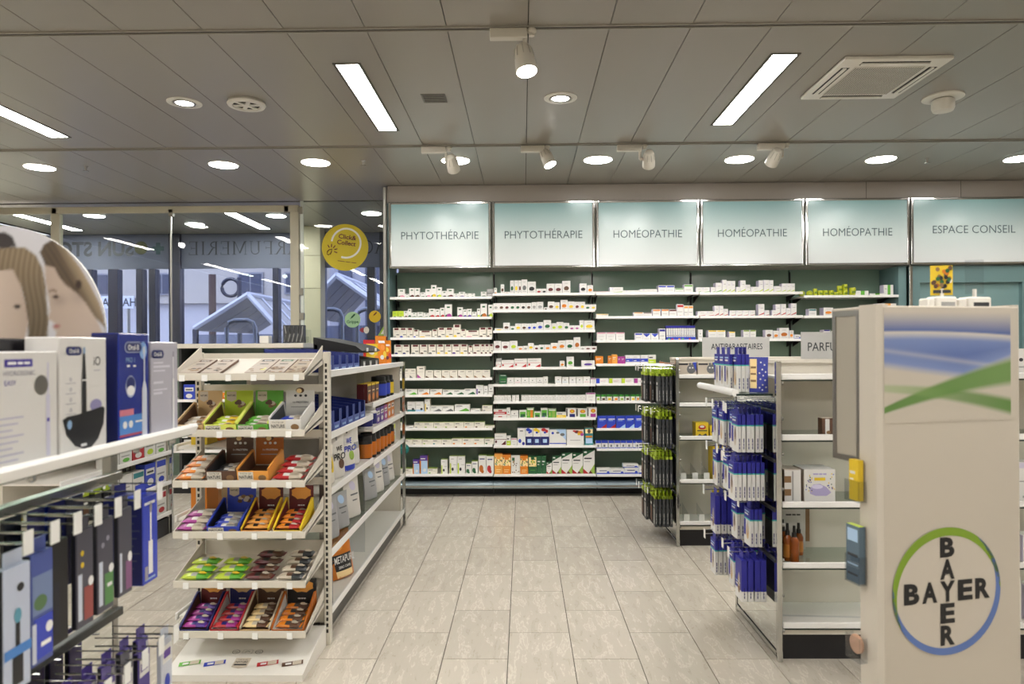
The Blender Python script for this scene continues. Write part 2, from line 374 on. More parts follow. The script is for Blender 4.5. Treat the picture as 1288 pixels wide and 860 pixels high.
def small_sticker(px, py, rp, m, lab, txt=None, tm=MAR, extra=None):
    p = atY(px, py, YW - .012); r = rp / F * YW
    t = thing('door_sticker', lab, 'sticker', (p.x, p.y, p.z - r), group='small door stickers')
    b = MB(); b.lathe((p.x, p.y + .003, p.z), [(r, 0), (r, .002)], m, 32, ax=(0, -1, 0)); b.part('sticker_disc', t)
    if txt:
        b = MB(); b.text(txt, (p.x, p.y - .001, p.z - r * .25), X3, Z3, r * 1.5, r * .36, tm, .02); b.part('lettering', t)
    b = MB(); b.tube([(p.x - r * .15, p.y - .002, p.z + r * .25), (p.x + r * .3, p.y - .002, p.z + r * .7)], r * .1, tm, 6); b.tube([(p.x - r * .3, p.y - .002, p.z + r * .1), (p.x - r * .15, p.y - .002, p.z + r * .25)], r * .03, tm, 5); b.part('syringe_mark' if txt else 'drop_mark', t)
small_sticker(443.5, 402, 10, mat('sticker_mint', '9fc49a', .5), 'round pale green Grippe sticker low on the glass door', 'Grippe', mat('ink_forest', '1f5a35', .5))
small_sticker(471.5, 398, 7.5, mat('sticker_amber', 'd9b400', .5), 'small round amber sticker beside the Grippe sticker', None, MAR)
p = atY(457, 415, YW - .012); t = thing('door_sticker', 'dark red heart-shaped sticker below the Grippe sticker', 'sticker', (p.x, p.y, p.z - .03), group='small door stickers')
b = MB(); b.poly([p + X3 * a_ + Z3 * c_ for a_, c_ in ((-.045, 0), (-.01, .028), (.008, .02), (.004, 0), (.008, -.02), (-.01, -.028))], mat('ink_crimson', '8c1d2a', .5)); b.part('heart_mark', t)
b = MB(); b.disc(p + X3 * .032, X3, Z3, .028, .036, OFFW, 20)
for a_ in (-.016, 0, .016):
    for c_ in (-.018, 0, .018): b.disc(p + X3 * (.032 + a_ * .8) + Z3 * c_ - Y3 * .001, X3, Z3, .004, .004, mat('ink_crimson', '8c1d2a', .5), 8)
b.part('dotted_mark', t)
p = atY(481, 416, YW - .012); b = MB(); b.poly([p + X3 * a_ + Z3 * c_ for a_, c_ in ((-.05, -.05), (.03, -.05), (.03, .075))], mat('sticker_lime', '8fae3a', .5)); b.poly([p - Y3 * .001 + X3 * a_ + Z3 * c_ for a_, c_ in ((-.02, -.035), (.015, -.035), (.015, .02))], OFFW)
b.solo('door_sticker', 'lime green triangular sticker by the edge of the shelf wall', 'sticker', 'small door stickers')

# column in the vestibule, facade with mirrored lettering
b = MB(); xa, xb = xat(381, 8.9), xat(403, 8.9); b.box(xa, xb, 8.9, 9.1, 0, CEIL, mat('cream_column', 'c4bda6', .6), .006)
for zz in (2.2, 2.62): b.box(xa - .001, xb + .001, 8.897, 8.9, zz, zz + .004, mat('dark_grout', '4a443c', .8))
b.solo('column', 'square cream column standing behind the glass partition', 'column', kind='structure')
MULL = mat('navy_aluminium', '20233c', .35)
w2 = thing('window_2', 'street facade glazing with navy mullions and lettered frosted band', 'window', (-4, YF, 0), kind='structure')
for a, c in ((-2, 6), (112, 118), (138, 150), (173, 181), (189, 197), (214, 228), (344, 351), (401, 409), (462, 472), (478, 484)):
    b = MB(); b.box(xat(a, YF), xat(c, YF), YF - .05, YF + .08, 0, CEIL if a in (-2, 214, 401, 478) else zat(335, YF), MULL, .004); b.part('mullion', w2)
zb0, zb1 = zat(335, YF), CEIL
b = MB(); b.box(XL, -.75, YF + .002, YF + .008, 0, zb0, glass('tinted_facade_glass', (.72, .74, .84), 1.0)); b.part('pane', w2)
b = MB(); b.box(XL, -.75, YF + .001, YF + .006, zb0, zb1, frosted('frosted_film', '7e8294', .45)); b.part('frosted_band', w2)
INK = mat('grey_ink', '3c3f48', .6)
# serif capitals built from strokes
SER = {'P': [('v', .12, .16), ('h', .0, .42, .0), ('h', .0, .42, 1), ('bow', .28, .75, .3, .25)], 'I': [('v', .14, .16), ('h', 0, .44, 0), ('h', 0, .44, 1)]}
def serif(b, ch, x, z, h, Y, m):
    """mirrored serif capital, right edge at x; returns its width"""
    def R(u0, v0, u1, v1): b.poly([(x - u0 * h, Y, z + v0 * h), (x - u1 * h, Y, z + v0 * h), (x - u1 * h, Y, z + v1 * h), (x - u0 * h, Y, z + v1 * h)], m)
    def D(u0, v0, u1, v1, t): b.poly([(x - u0 * h, Y, z + v0 * h), (x - (u0 + t) * h, Y, z + v0 * h), (x - (u1 + t) * h, Y, z + v1 * h), (x - u1 * h, Y, z + v1 * h)], m)
    def C(cu, cv, ru, rv, a0, a1, inn=.74): b.disc((x - cu * h, Y, z + cv * h), -X3, Z3, ru * h, rv * h, m, 14, math.radians(a0), math.radians(a1), inn)
    T, S = .1, .035
    stem = lambda u: (R(u, 0, u + T, 1), R(u - .06, 0, u + T + .06, S), R(u - .06, 1 - S, u + T + .06, 1))
    if ch == 'I': stem(.1); return .42
    if ch in 'PR':
        stem(.1); C(.22, .75, .3, .25, -90, 90); R(.18, 1 - S, .3, 1); R(.18, .5, .3, .5 + S)
        if ch == 'R': D(.3, .5, .58, 0, .1); R(.58, 0, .76, S)
        return .82 if ch == 'R' else .66
    if ch in 'EF':
        stem(.1); R(.2, 1 - S, .6, 1); R(.57, .82, .6, 1); R(.2, .48, .48, .48 + S); R(.45, .4, .48, .6)
        if ch == 'E': R(.2, 0, .62, S); R(.59, 0, .62, .18)
        return .76
    if ch == 'A': D(.05, 0, .38, 1, .035); D(.68, 0, .36, 1, .1); R(.2, .34, .62, .34 + S); R(0, 0, .16, S); R(.6, 0, .86, S); return .92
    if ch == 'U': R(.12, .3, .22, 1); R(.62, .3, .655, 1); C(.385, .3, .27, .3, 180, 360, .8); R(.04, 1 - S, .3, 1); R(.54, 1 - S, .74, 1); return .86
    if ch == 'M': R(.12, 0, .155, 1); R(.8, 0, .9, 1); D(.12, 1, .45, .1, .1); D(.8, 1, .47, .1, .04); R(.04, 0, .24, S); R(.72, 0, .98, S); R(.04, 1 - S, .2, 1); R(.8, 1 - S, .98, 1); return 1.08
    if ch == 'C': C(.45, .5, .4, .5, 50, 310, .8); return .85
    if ch == 'H': stem(.1); stem(.6); R(.2, .48, .6, .48 + S); return .86
    return .5
zt = zat(317.5, YF); hcap = 17 / F * YF
b = MB(); x = xat(383, YF) + .0
tot = 0
for ch in 'PARFUMERIE': tot += serif(MB(), ch, 0, 0, 1, 0, INK) * hcap
xr, xl = xat(392, YF), xat(235, YF); sx = (xr - xl) / tot; x = xr
for ch in 'PARFUMERIE':
    c = MB(); w_ = serif(c, ch, 0, 0, hcap, 0, INK)
    b.add([(x + v.x * sx, YF - .004, zt + v.z) for v in c.v], c.f, INK); x -= w_ * hcap * sx
b.part('perfumery_lettering', w2, 'mirrored serif PARFUMERIE lettering on the frosted band')
b = MB(); x = xat(484, YF) + hcap * (.66 + .86 + .92 + .82 + 1.08) * 1.02
for ch in 'PHARMACIE':
    c = MB(); w_ = serif(c, ch, 0, 0, hcap, 0, INK)
    b.add([(x + v.x * 1.0, YF - .004, zt + v.z) for v in c.v], c.f, INK); x -= w_ * hcap
b.part('pharmacy_lettering', w2, 'mirrored serif PHARMACIE lettering on the frosted band')
b = MB(); b.text('SUN STORE', (xat(107, YF), YF - .004, zat(309, YF)), X3, Z3, (xat(168, YF) - xat(46, YF)), 17 / F * YF, INK, .03, True); b.part('store_lettering', w2, 'mirrored bold sans lettering on the frosted band')
b = MB(); b.disc((xat(177.5, YF), YF - .004, zat(308, YF)), X3, Z3, .09, .09, mat('olive_ink', '4c4e30', .6)); b.part('round_mark', w2)
b = MB(); pc = Vector((xat(199, YF), YF - .004, zat(309, YF))); G_ = mat('pharmacy_cross_ink', '35505a', .6)
b.rect(pc, X3, Z3, -.03, -.08, .03, .08, G_); b.rect(pc, X3, Z3, -.08, -.03, -.03, .03, G_); b.rect(pc, X3, Z3, .03, -.03, .08, .03, G_); b.part('cross_mark', w2)

# ---- outdoors
GRND = mat('asphalt', '76767c', .8, var=.1)
b = MB(); b.box(-45, 20, YF + .1, 60, -.12, -.02, GRND); b.solo('pavement', 'grey asphalt street outside the shop window', 'street', kind='structure')
b = MB()
random.seed(3)
b.box(-12.5, -8.2, 17.4, 19, -.02, .25, mat('turf', '5b7a48', .9, var=.3))
for k in range(1500):
    x = random.uniform(-12.5, -8.2); y = random.uniform(17.4, 18.9); b.poly([(x, y, .24), (x + .04, y, .24), (x + .02 + random.uniform(-.05, .05), y - .02, .32 + random.random() * .14)], mat('turf', '5b7a48', .9, var=.3))
b.solo('grass', 'strip of green grass on the street outside', 'grass', kind='stuff')
bl = thing('apartment_building', 'pale rendered building across the street seen through the window', 'building', (-16, 30, 0))
b = MB(); b.box(-33, -7.6, 30, 34, 0, 3.4, mat('render_white', 'c9c7cc', .8, var=.04)); b.box(-33, -7.4, 29.7, 34, 3.4, 8, mat('render_cream', 'bdb7b0', .8, var=.04)); b.part('wall', bl)
for i, xx in enumerate((-19.6, -18.2, -15.4, -11.6, -9.6)):
    b = MB(); b.box(xx - .55, xx + .55, 29.62, 29.7, 3.75, 4.7, mat('far_window_frame', '8f8f98', .5)); w_ = b.part('window', bl)
    b = MB(); b.box(xx - .47, xx - .03, 29.6, 29.62, 3.82, 4.63, mat('far_glass', '39405a', .15)); b.part('pane', w_)
    b = MB(); b.box(xx + .03, xx + .47, 29.6, 29.62, 3.82, 4.63, mat('far_glass', '39405a', .15)); b.part('pane', w_)
b = MB(); b.box(-33, -7.2, 29.4, 34.2, 8, 8.4, mat('roof_edge', '6c6a6e', .7)); b.part('roof', bl)
b2 = thing('office_building', 'grey concrete building behind the gabled glass shelter', 'building', (-6, 26, 0))
b = MB(); b.box(-7.2, 6, 26, 30, 0, 9, mat('concrete', 'a3a2ab', .8, var=.08)); b.part('wall', b2)
for xx in (-6.6, -5.6, -4.2, -2.6): 
    b = MB(); b.box(xx - .25, xx + .25, 25.9, 26, .5, 8, mat('far_glass', '39405a', .15)); b.part('window_strip', b2)
# parked car
p0 = atY(206, 387, 21)
cr = thing('parked_car', 'white parked car beyond the window mullions', 'car', (p0.x, 21, 0))
CW = mat('car_paint_white', 'd9dde6', .25)
b = MB(); x = p0.x; b.prism([(x - 2.1, .3), (x + 2.1, .3), (x + 2.15, .85), (x + 1.5, .95), (x + .9, 1.5), (x - .9, 1.55), (x - 1.9, 1.0), (x - 2.15, .9)], 'y', 21, 22.7, CW); b.part('body', cr)
b = MB(); b.poly([(x + 1.35, 20.99, .98), (x + .82, 20.99, 1.43), (x + .05, 20.99, 1.46), (x + .05, 20.99, .98)], mat('far_glass', '39405a', .15)); b.poly([(x - .05, 20.99, .98), (x - .05, 20.99, 1.46), (x - .8, 20.99, 1.47), (x - 1.5, 20.99, 1.02)], mat('far_glass', '39405a', .15)); b.part('side_window', cr)
for s in (-1.35, 1.35):
    b = MB(); b.lathe((x + s, 21.18, .33), [(.33, 0), (.33, .2)], BLACK, 18, ax=(0, -1, 0)); b.lathe((x + s, 20.98, .33), [(.2, 0), (.2, .01)], STEEL, 14, ax=(0, -1, 0)); b.part('wheel', cr)
# white street sign band with mirrored text
b = MB(); pa = atY(127, 388, 12.2); pb = atY(168, 372, 12.2); b.box(pa.x - 1.2, pb.x, 12.2, 12.23, pa.z, pb.z, mat('sign_white', 'd7dcec', .5)); t = b.solo('street_sign', 'white street sign with mirrored pharmacy lettering outside the window', 'sign')
b = MB(); b.text('PHARMACIE', ((pa.x + pb.x) / 2 - .05, 12.195, (pa.z + pb.z) / 2), X3, Z3, .95, .14, INK, .01, True); b.part('lettering', t)
b = MB(); b.tube([(pb.x - .1, 12.215, -.02), (pb.x - .1, 12.215, pa.z)], .03, STEEL); b.tube([(pa.x - 1.1, 12.215, -.02), (pa.x - 1.1, 12.215, pa.z)], .03, STEEL); b.part('post', t)
# gabled glass shelters
SHW = mat('shelter_aluminium', 'c8cbd6', .35, .3); SHG = glass('shelter_glass', (.55, .58, .66), 1.2, .1)
SHP = mat('shelter_panel', 'a6a5a6', .3)
def shelter(ax, az, lx, lz, rx, rz, y0, y1, lab):
    t = thing('glass_shelter', lab, 'shelter', ((lx + rx) / 2, y0, 0), group='gabled glass shelters outside')
    for (ex, ez), nm in (((lx, lz), 'roof_slope'), ((rx, rz), 'roof_slope')):
        for k in range(5):
            a0, a1 = y0 + (y1 - y0) * k / 5 + .02, y0 + (y1 - y0) * (k + 1) / 5 - .02
            b = MB(); b.add([(ax, a0, az), (ex, a0, ez), (ex, a1, ez), (ax, a1, az), (ax, a0, az - .03), (ex, a0, ez - .03), (ex, a1, ez - .03), (ax, a1, az - .03)], [(0, 1, 2, 3), (7, 6, 5, 4), (0, 4, 5, 1), (1, 5, 6, 2), (2, 6, 7, 3), (3, 7, 4, 0)], SHP); b.part('roof_pane', t)
        b = MB(); b.tube([(ax, y0 - .04, az + .02), (ex, y0 - .04, ez + .02)], .05, SHW, 6); b.part('gable_rail', t)
        for k in range(5):
            yy = y0 + (y1 - y0) * k / 5; b = MB(); b.tube([(ax, yy, az + .02), (ex, yy, ez + .02)], .022, SHW, 5); b.part('rafter', t)
    b = MB(); b.tube([(ax, y0 - .05, az + .03), (ax, y1, az + .03)], .05, SHW, 6); b.part('ridge_rail', t)
    for ex, ez in ((lx, lz), (rx, rz)):
        for yy in (y0, y1):
            b = MB(); b.box(ex - .04, ex + .04, yy - .04, yy + .04, -.02, ez, MULL); b.part('post', t)
    b = MB(); b.box(lx, rx, y0, y0 + .02, .0, min(lz, rz) - .1, SHG); b.part('pane', t)
A_ = atY(313, 372, 13); Lp = atY(246, 414, 13); Rp = atY(350, 398, 13)
shelter(A_.x, A_.z, Lp.x, Lp.z, Rp.x, Lp.z, 13, 16, 'gabled glass shelter outside, seen below the PARFUMERIE lettering')
A_ = atY(424, 348, 12.5); Lp = atY(398, 372, 12.5); Rp = atY(500, 402, 12.5)
shelter(A_.x, A_.z, Lp.x - .3, Lp.z - .35, Rp.x, Rp.z, 12.5, 15.5, 'gabled glass shelter outside, seen through the glass door')
def hoop(pxa, pxb, pyt, Y, lab):
    pa = atY(pxa, pyt, Y); pb = atY(pxb, pyt, Y); z = pa.z; r = .12
    b = MB(); b.tube([(pa.x, Y, -.02), (pa.x, Y, z - r), (pa.x + r * .3, Y, z - r * .3), (pa.x + r, Y, z), (pb.x - r, Y, z), (pb.x - r * .3, Y, z - r * .3), (pb.x, Y, z - r), (pb.x, Y, -.02)], .035, mat('galvanised', '6d7380', .4, .6), 8)
    b.solo('steel_hoop', lab, 'railing', 'steel hoops outside')
hoop(285, 321, 403, 11, 'tall steel hoop rail outside in front of the PARFUMERIE shelter')
hoop(398, 430, 389, 11, 'tall steel hoop rail outside just behind the Grippe sticker')
hoop(449, 500, 389, 11, 'tall steel hoop rail outside behind the amber sticker')
b = MB(); pq = atY(267, 345, 17); b.tube([(pq.x, 17, 0), (pq.x, 17, pq.z)], .09, mat('rust_post', '4a3634', .6), 8); b.solo('street_post', 'slim dark post on the street outside', 'post')
b = MB(); pq = atY(301, 349, 17.5); b.tube([(pq.x, 17.5, 0), (pq.x, 17.5, pq.z)], .06, MULL, 8); b.tube([(pq.x - .12 + .22 * math.cos(k / 16 * 2 * math.pi) - .1, 17.5, pq.z - .25 + .22 * math.sin(k / 16 * 2 * math.pi)) for k in range(16)], .045, MULL, 6, True)
b.solo('street_lamp_post', 'dark street post with a ring bracket outside', 'post')

# ================================================================== CEILING FITTINGS
FIX = mat('fixture_white', 'd8d5cc', .35); GAP = mat('shadow_gap', '55524a', .6); DARKV = mat('vent_dark', '2a2926', .7)
def strip(x0, x1, y0, y1, lab):
    t = thing('strip_light', lab, 'ceiling light', ((x0 + x1) / 2, (y0 + y1) / 2, CEIL - .004), group='recessed strip lights')
    b = MB()
    for a in ((x0 - .016, x0, y0 - .016, y1 + .016), (x1, x1 + .016, y0 - .016, y1 + .016), (x0, x1, y0 - .016, y0), (x0, x1, y1, y1 + .016)): b.box(*a, CEIL - .004, CEIL + .01, GAP)
    b.part('frame', t)
    b = MB(); b.box(x0, x1, y0, y1, CEIL - .002, CEIL + .008, emis('strip_diffuser', LAMP, E_STRIP)); b.part('diffuser', t)
strip(-1.025, -.9, 3.85, 5.02, 'recessed strip light left of the small ceiling grille')
strip(1.355, 1.485, 3.79, 4.97, 'recessed strip light beside the square air conditioner')
strip(-3.47, -3.34, 3.9, 5.1, 'recessed strip light at the window side, cut by the picture edge')
strip(-3.43, -3.3, 7.9, 9.1, 'recessed strip light above the vestibule, over the PARFUMERIE lettering')
strip(-5.9, -5.77, 7.9, 9.1, 'recessed strip light above the vestibule, over the round portrait display')
strip(-5.89, -5.76, 3.9, 5.1, 'recessed strip light at the outer window corner, mirrored in the partition')
strip(3.74, 3.87, 3.8, 5.0, 'recessed strip light on the counter side of the shop')
for i, xx in enumerate((-5.82, -3.4, -.965, 1.42, 3.8)):
    strip(xx - .065, xx + .065, .9, 2.1, 'recessed strip light, %s of five in the row above the viewer' % ORD[i])
    strip(xx - .065, xx + .065, -2.0, -.8, 'recessed strip light, %s of five at the shop rear' % ORD[i])
def down(px, py, lab, r=.125):
    p = atZ(px, py, CEIL); t = thing('round_downlight', lab, 'ceiling light', (p.x, p.y, CEIL - .006), group='round downlights')
    b = MB(); b.lathe((p.x, p.y, CEIL + .005), [(r, 0), (r, .008), (r - .008, .011), (r - .012, .008)], FIX, 32, ax=(0, 0, -1), cap=False); b.part('trim_ring', t)
    b = MB(); b.lathe((p.x, p.y, CEIL + .005), [(r - .011, 0), (r - .011, .0115)], emis('downlight_diffuser', LAMP, E_DOWN), 32, ax=(0, 0, -1)); b.part('diffuser', t)
for i, (a, c) in enumerate(((50, 210), (281, 207), (397, 204), (573, 201.5), (752, 200.5), (930, 200), (1108, 200), (1283, 199))):
    down(a, c, 'bright round flush downlight, %s from left in the row before the shelf wall' % ORD[i])
for i, (xx, yy) in enumerate(((-5.0, 8.1), (-2.9, 8.2), (-1.75, 8.1), (-4.1, 8.7))):
    q = Vector((xx, yy, CEIL)); t = thing('round_downlight', 'round flush downlight in the vestibule, %s from the side wall' % ORD[(0, 2, 3, 1)[i]], 'ceiling light', (xx, yy, CEIL - .006), group='round downlights')
    b = MB(); b.lathe((xx, yy, CEIL + .005), [(.12, 0), (.12, .008), (.11, .011)], FIX, 24, ax=(0, 0, -1), cap=False); b.part('trim_ring', t)
    b = MB(); b.lathe((xx, yy, CEIL + .005), [(.11, 0), (.11, .0115)], emis('downlight_diffuser', LAMP, E_DOWN), 24, ax=(0, 0, -1)); b.part('diffuser', t)
def gimbal(px, py, lab):
    p = atZ(px, py, CEIL); t = thing('gimbal_downlight', lab, 'ceiling light', (p.x, p.y, CEIL - .01), group='gimbal downlights')
    b = MB(); b.lathe((p.x, p.y, CEIL + .004), [(.105, 0), (.105, .008), (.075, .012), (.068, .006)], FIX, 32, ax=(0, 0, -1), cap=False); b.part('trim_ring', t)
    b = MB(); b.lathe((p.x, p.y, CEIL + .004), [(.067, 0), (.067, .012), (.056, .013), (.052, .006)], STEEL, 32, ax=(0, 0, -1), cap=False); b.part('inner_ring', t)
    b = MB(); b.lathe((p.x, p.y, CEIL + .004), [(.051, 0), (.051, .009)], emis('small_downlight_lens', LAMP, E_SMALL), 24, ax=(0, 0, -1)); b.part('lens', t)
gimbal(232, 129, 'small adjustable downlight beside the round ceiling speaker'); gimbal(705, 123, 'small adjustable downlight below the single spotlight')
# round vent
p = atZ(310, 128, CEIL); t = thing('ceiling_vent', 'round white ceiling vent with dark slots near the small downlight', 'vent', (p.x, p.y, CEIL - .03))
b = MB(); b.lathe((p.x, p.y, CEIL), [(.11, 0), (.118, .018), (.11, .03), (.085, .03), (.08, .02)], FIX, 28, ax=(0, 0, -1), cap=False); b.part('outer_ring', t)
b = MB(); b.lathe((p.x, p.y, CEIL - .004), [(.1, 0), (.1, .01)], DARKV, 24, ax=(0, 0, -1)); b.part('dark_core', t)
for k in range(6):
    an = k * math.pi / 3; b = MB(); b.xf = Matrix.Translation((p.x, p.y, CEIL - .024)) @ Matrix.Rotation(an, 4, 'Z'); b.box(.02, .08, -.012, .012, -.003, .003, FIX); b.part('vane', t)
b = MB(); b.lathe((p.x, p.y, CEIL - .012), [(.028, 0), (.028, .016)], FIX, 16, ax=(0, 0, -1)); b.part('hub', t)
p = atZ(546, 123.5, CEIL); t = thing('ceiling_grille', 'small square dark grey grille set in the ceiling', 'vent', (p.x, p.y, CEIL - .003))
b = MB(); b.box(p.x - .075, p.x + .075, p.y - .075, p.y + .075, CEIL - .003, CEIL + .006, mat('grille_grey', '6e6b64', .5)); b.part('frame', t)
for k in range(7):
    for j in range(2):
        b = MB(); b.box(p.x - .065, p.x + .065, p.y - .066 + k * .02 + j * .009, p.y - .06 + k * .02 + j * .009, CEIL - .0045, CEIL - .003, DARKV if j else mat('grille_light', '8d8a82', .5)); b.part('slot', t)
# air conditioner cassette
x0, x1, y0, y1 = 1.755, 2.345, 3.82, 4.44
t = thing('ceiling_cassette', 'square white air conditioning cassette with perforated grille', 'air conditioner', ((x0 + x1) / 2, (y0 + y1) / 2, CEIL - .03))
b = MB(); b.box(x0, x1, y0, y1, CEIL - .022, CEIL + .002, FIX, .01); b.part('housing', t)
GR = bpy.data.materials.new('perforated_grille'); GR.use_nodes = True; nt = GR.node_tree
vo = nt.nodes.new('ShaderNodeTexVoronoi'); vo.inputs['Scale'].default_value = 75; vo.inputs['Randomness'].default_value = 0; tc = nt.nodes.new('ShaderNodeTexCoord'); rp = nt.nodes.new('ShaderNodeValToRGB')
rp.color_ramp.elements[0].position = .42; rp.color_ramp.elements[0].color = (*lin('5a564e'), 1); rp.color_ramp.elements[1].position = .5; rp.color_ramp.elements[1].color = (*lin('c6c2b8'), 1)
nt.links.new(tc.outputs['Object'], vo.inputs['Vector']); nt.links.new(vo.outputs['Distance'], rp.inputs['Fac']); nt.links.new(rp.outputs[0], nt.nodes['Principled BSDF'].inputs['Base Color'])
b = MB(); b.box(x0 + .1, x1 - .1, y0 + .1, y1 - .1, CEIL - .027, CEIL - .015, GR, .003); b.part('intake_grille', t)
for a in ((x0 + .11, x1 - .11, y0 + .03, y0 + .075), (x0 + .11, x1 - .11, y1 - .075, y1 - .03), (x0 + .03, x0 + .075, y0 + .11, y1 - .11), (x1 - .075, x1 - .03, y0 + .11, y1 - .11)):
    b = MB(); b.box(*a, CEIL - .0235, CEIL - .015, DARKV); q_ = b.part('air_slot', t)
    lx = a[1] - a[0] > a[3] - a[2]
    b = MB()
    if lx: b.box(a[0], a[1], (a[2] + a[3]) / 2 - .012, (a[2] + a[3]) / 2 + .006, CEIL - .03, CEIL - .024, FIX)
    else: b.box((a[0] + a[1]) / 2 - .012, (a[0] + a[1]) / 2 + .006, a[2], a[3], CEIL - .03, CEIL - .024, FIX)
    b.part('louvre', q_)
# smoke detector
p = atZ(1186, 122, CEIL); t = thing('smoke_detector', 'white cylindrical ceiling detector on a round plate by the air conditioner', 'detector', (p.x, p.y, CEIL - .1))
b = MB(); b.lathe((p.x, p.y, CEIL), [(.12, 0), (.12, .008), (.1, .012)], FIX, 28, ax=(0, 0, -1)); b.part('base_plate', t)
b = MB(); b.lathe((p.x, p.y, CEIL - .012), [(.05, 0), (.066, .012), (.066, .06), (.058, .078), (.03, .084)], FIX, 24, ax=(0, 0, -1)); b.part('body', t)
for i, (a, c) in enumerate(((108, 209), (457, 202), (1166, 199))):
    p = atZ(a, c, CEIL); t = thing('sprinkler_head', ['steel sprinkler head between the two window-side downlights', 'steel sprinkler head just before the glass door', 'steel sprinkler head nearest the smoke detector'][i], 'sprinkler', (p.x, p.y, CEIL - .05), 'ceiling sprinklers')
    b = MB(); b.lathe((p.x, p.y, CEIL), [(.02, 0), (.01, .012), (.007, .035)], STEEL, 12, ax=(0, 0, -1)); b.part('stem', t)
    b = MB(); b.lathe((p.x, p.y, CEIL - .04), [(.024, 0), (.024, .004)], STEEL, 14, ax=(0, 0, -1)); b.part('deflector', t)
# track spotlights
SPW = mat('spot_white', 'cfcabf', .4)
def spot(adx0, adx1, Y, sx, hx, hz, d, lab, power, sc=1.0, aim=None):
    """adapter from adx0 to adx1 on the track; stem at sx; head centre (hx, Y+, hz) looking along d"""
    t = thing('track_spotlight', lab, 'spotlight', ((adx0 + adx1) / 2, Y, CEIL - .05), group='track spotlights')
    b = MB(); b.box(adx0, adx1, Y - .022, Y + .022, CEIL - .06, CEIL - .011, SPW, .004); b.part('adapter_box', t)
    b = MB(); b.lathe((adx1 + .022, Y, CEIL - .012), [(.022, 0), (.024, .012), (.014, .022), (.014, .034)], SPW, 16, ax=(0, 0, -1)); b.part('locking_knob', t)
    d = Vector(d).normalized(); c = Vector((hx, Y, hz))
    b = MB(); b.tube([(sx, Y, CEIL - .055), (sx, Y, hz + .0)], .011 * sc, SPW, 10); b.tube([(sx, Y, hz), (hx, Y, hz)], .011 * sc, SPW, 10); b.part('stem', t)
    R = .052 * sc; L = .15 * sc
    b = MB(); b.lathe(c - d * L * .55, [(R * .35, 0), (R * .62, L * .05), (R * .8, L * .2), (R * .92, L * .45), (R, L * .8), (R, L), (R * .93, L)], SPW, 24, ax=d, cap=True); h = b.part('spot_head', t)
    u = d.orthogonal().normalized(); w = d.cross(u)
    for k in range(9):
        an = math.pi * 2 * k / 9; q = u * math.cos(an) + w * math.sin(an); s_ = d.cross(q)
        b = MB(); o_ = c - d * L * .55
        pts = [o_ + d * L * .03 + q * R * .5, o_ + d * L * .18 + q * R * .84, o_ + d * L * .5 + q * R * .99, o_ + d * L * .5 + q * R * .9, o_ + d * L * .1 + q * R * .45]
        b.add([p_ - s_ * .002 for p_ in pts] + [p_ + s_ * .002 for p_ in pts], [(0, 1, 2, 3, 4), (9, 8, 7, 6, 5)] + [(i, (i + 1) % 5, 5 + (i + 1) % 5, 5 + i) for i in range(5)], mat('spot_fin', 'a8a49a', .4)); b.part('cooling_fin', h)
    b = MB(); b.lathe(c + d * L * .45, [(R * .92, 0), (R * .92, .002)], emis('spot_lens', LAMP, 22.0), 20, ax=d); b.part('lens', t)
    ld = bpy.data.lights.new('spot_beam', 'SPOT'); ld.energy = power; ld.spot_size = math.radians(76); ld.spot_blend = .8; ld.shadow_soft_size = .045; ld.color = LAMP
    lo = bpy.data.objects.new('spot_beam', ld); COL.objects.link(lo); lo.parent = t; lo.location = c + d * (L * .45 + .01) - ORG[t.name]
    lo.rotation_euler = (Vector(aim) - (c + d * L * .5) if aim else d).to_track_quat('-Z', 'Y').to_euler()
def sx_(px, Y, py=190): return atY(px, py, Y).x
z_ = lambda py, Y: zat(py, Y)
spot(sx_(616, RY1, 35), sx_(663, RY1, 35), RY1, sx_(660, RY1, 60), sx_(660, RY1, 75), z_(75, RY1), (.12, -.18, -.8), 'white track spotlight alone on the nearer track, pointing down', W_SPOT * .9, 1.0)
for i, (a0, a1, s_, hx, hy, d) in enumerate(((530, 561, 561, 569, 205, (.1, .85, -.62)), (655, 685, 684, 688, 199, (.35, -.2, -.85)), (776, 807, 805, 816, 202, (.12, .85, -.62)), (953, 986, 984, 974, 201, (-.12, .85, -.62)))):
    spot(sx_(a0, RY2), sx_(a1, RY2), RY2, sx_(s_, RY2), sx_(hx, RY2), z_(hy, RY2), d, 'white track spotlight before the shelf wall, %s from left' % ORD[i], W_SPOT, .95,
         aim=(sx_(hx, RY2) + (-.3, .25, .2, -.1)[i], YB - .25, 1.05))
for i, xx in enumerate((4.6, -4.8)):  # two extra spotlights added out of view towards the track ends
    spot(xx, xx + .19, RY2, xx + .19, xx + .21, CEIL - .13, (.1, .85, -.62), ['extra unseen track spotlight aimed at the advice counter wall', 'extra unseen track spotlight over the window-side shelves'][i], W_SPOT * .8, .95, aim=(xx, YB - .2, 1.3))
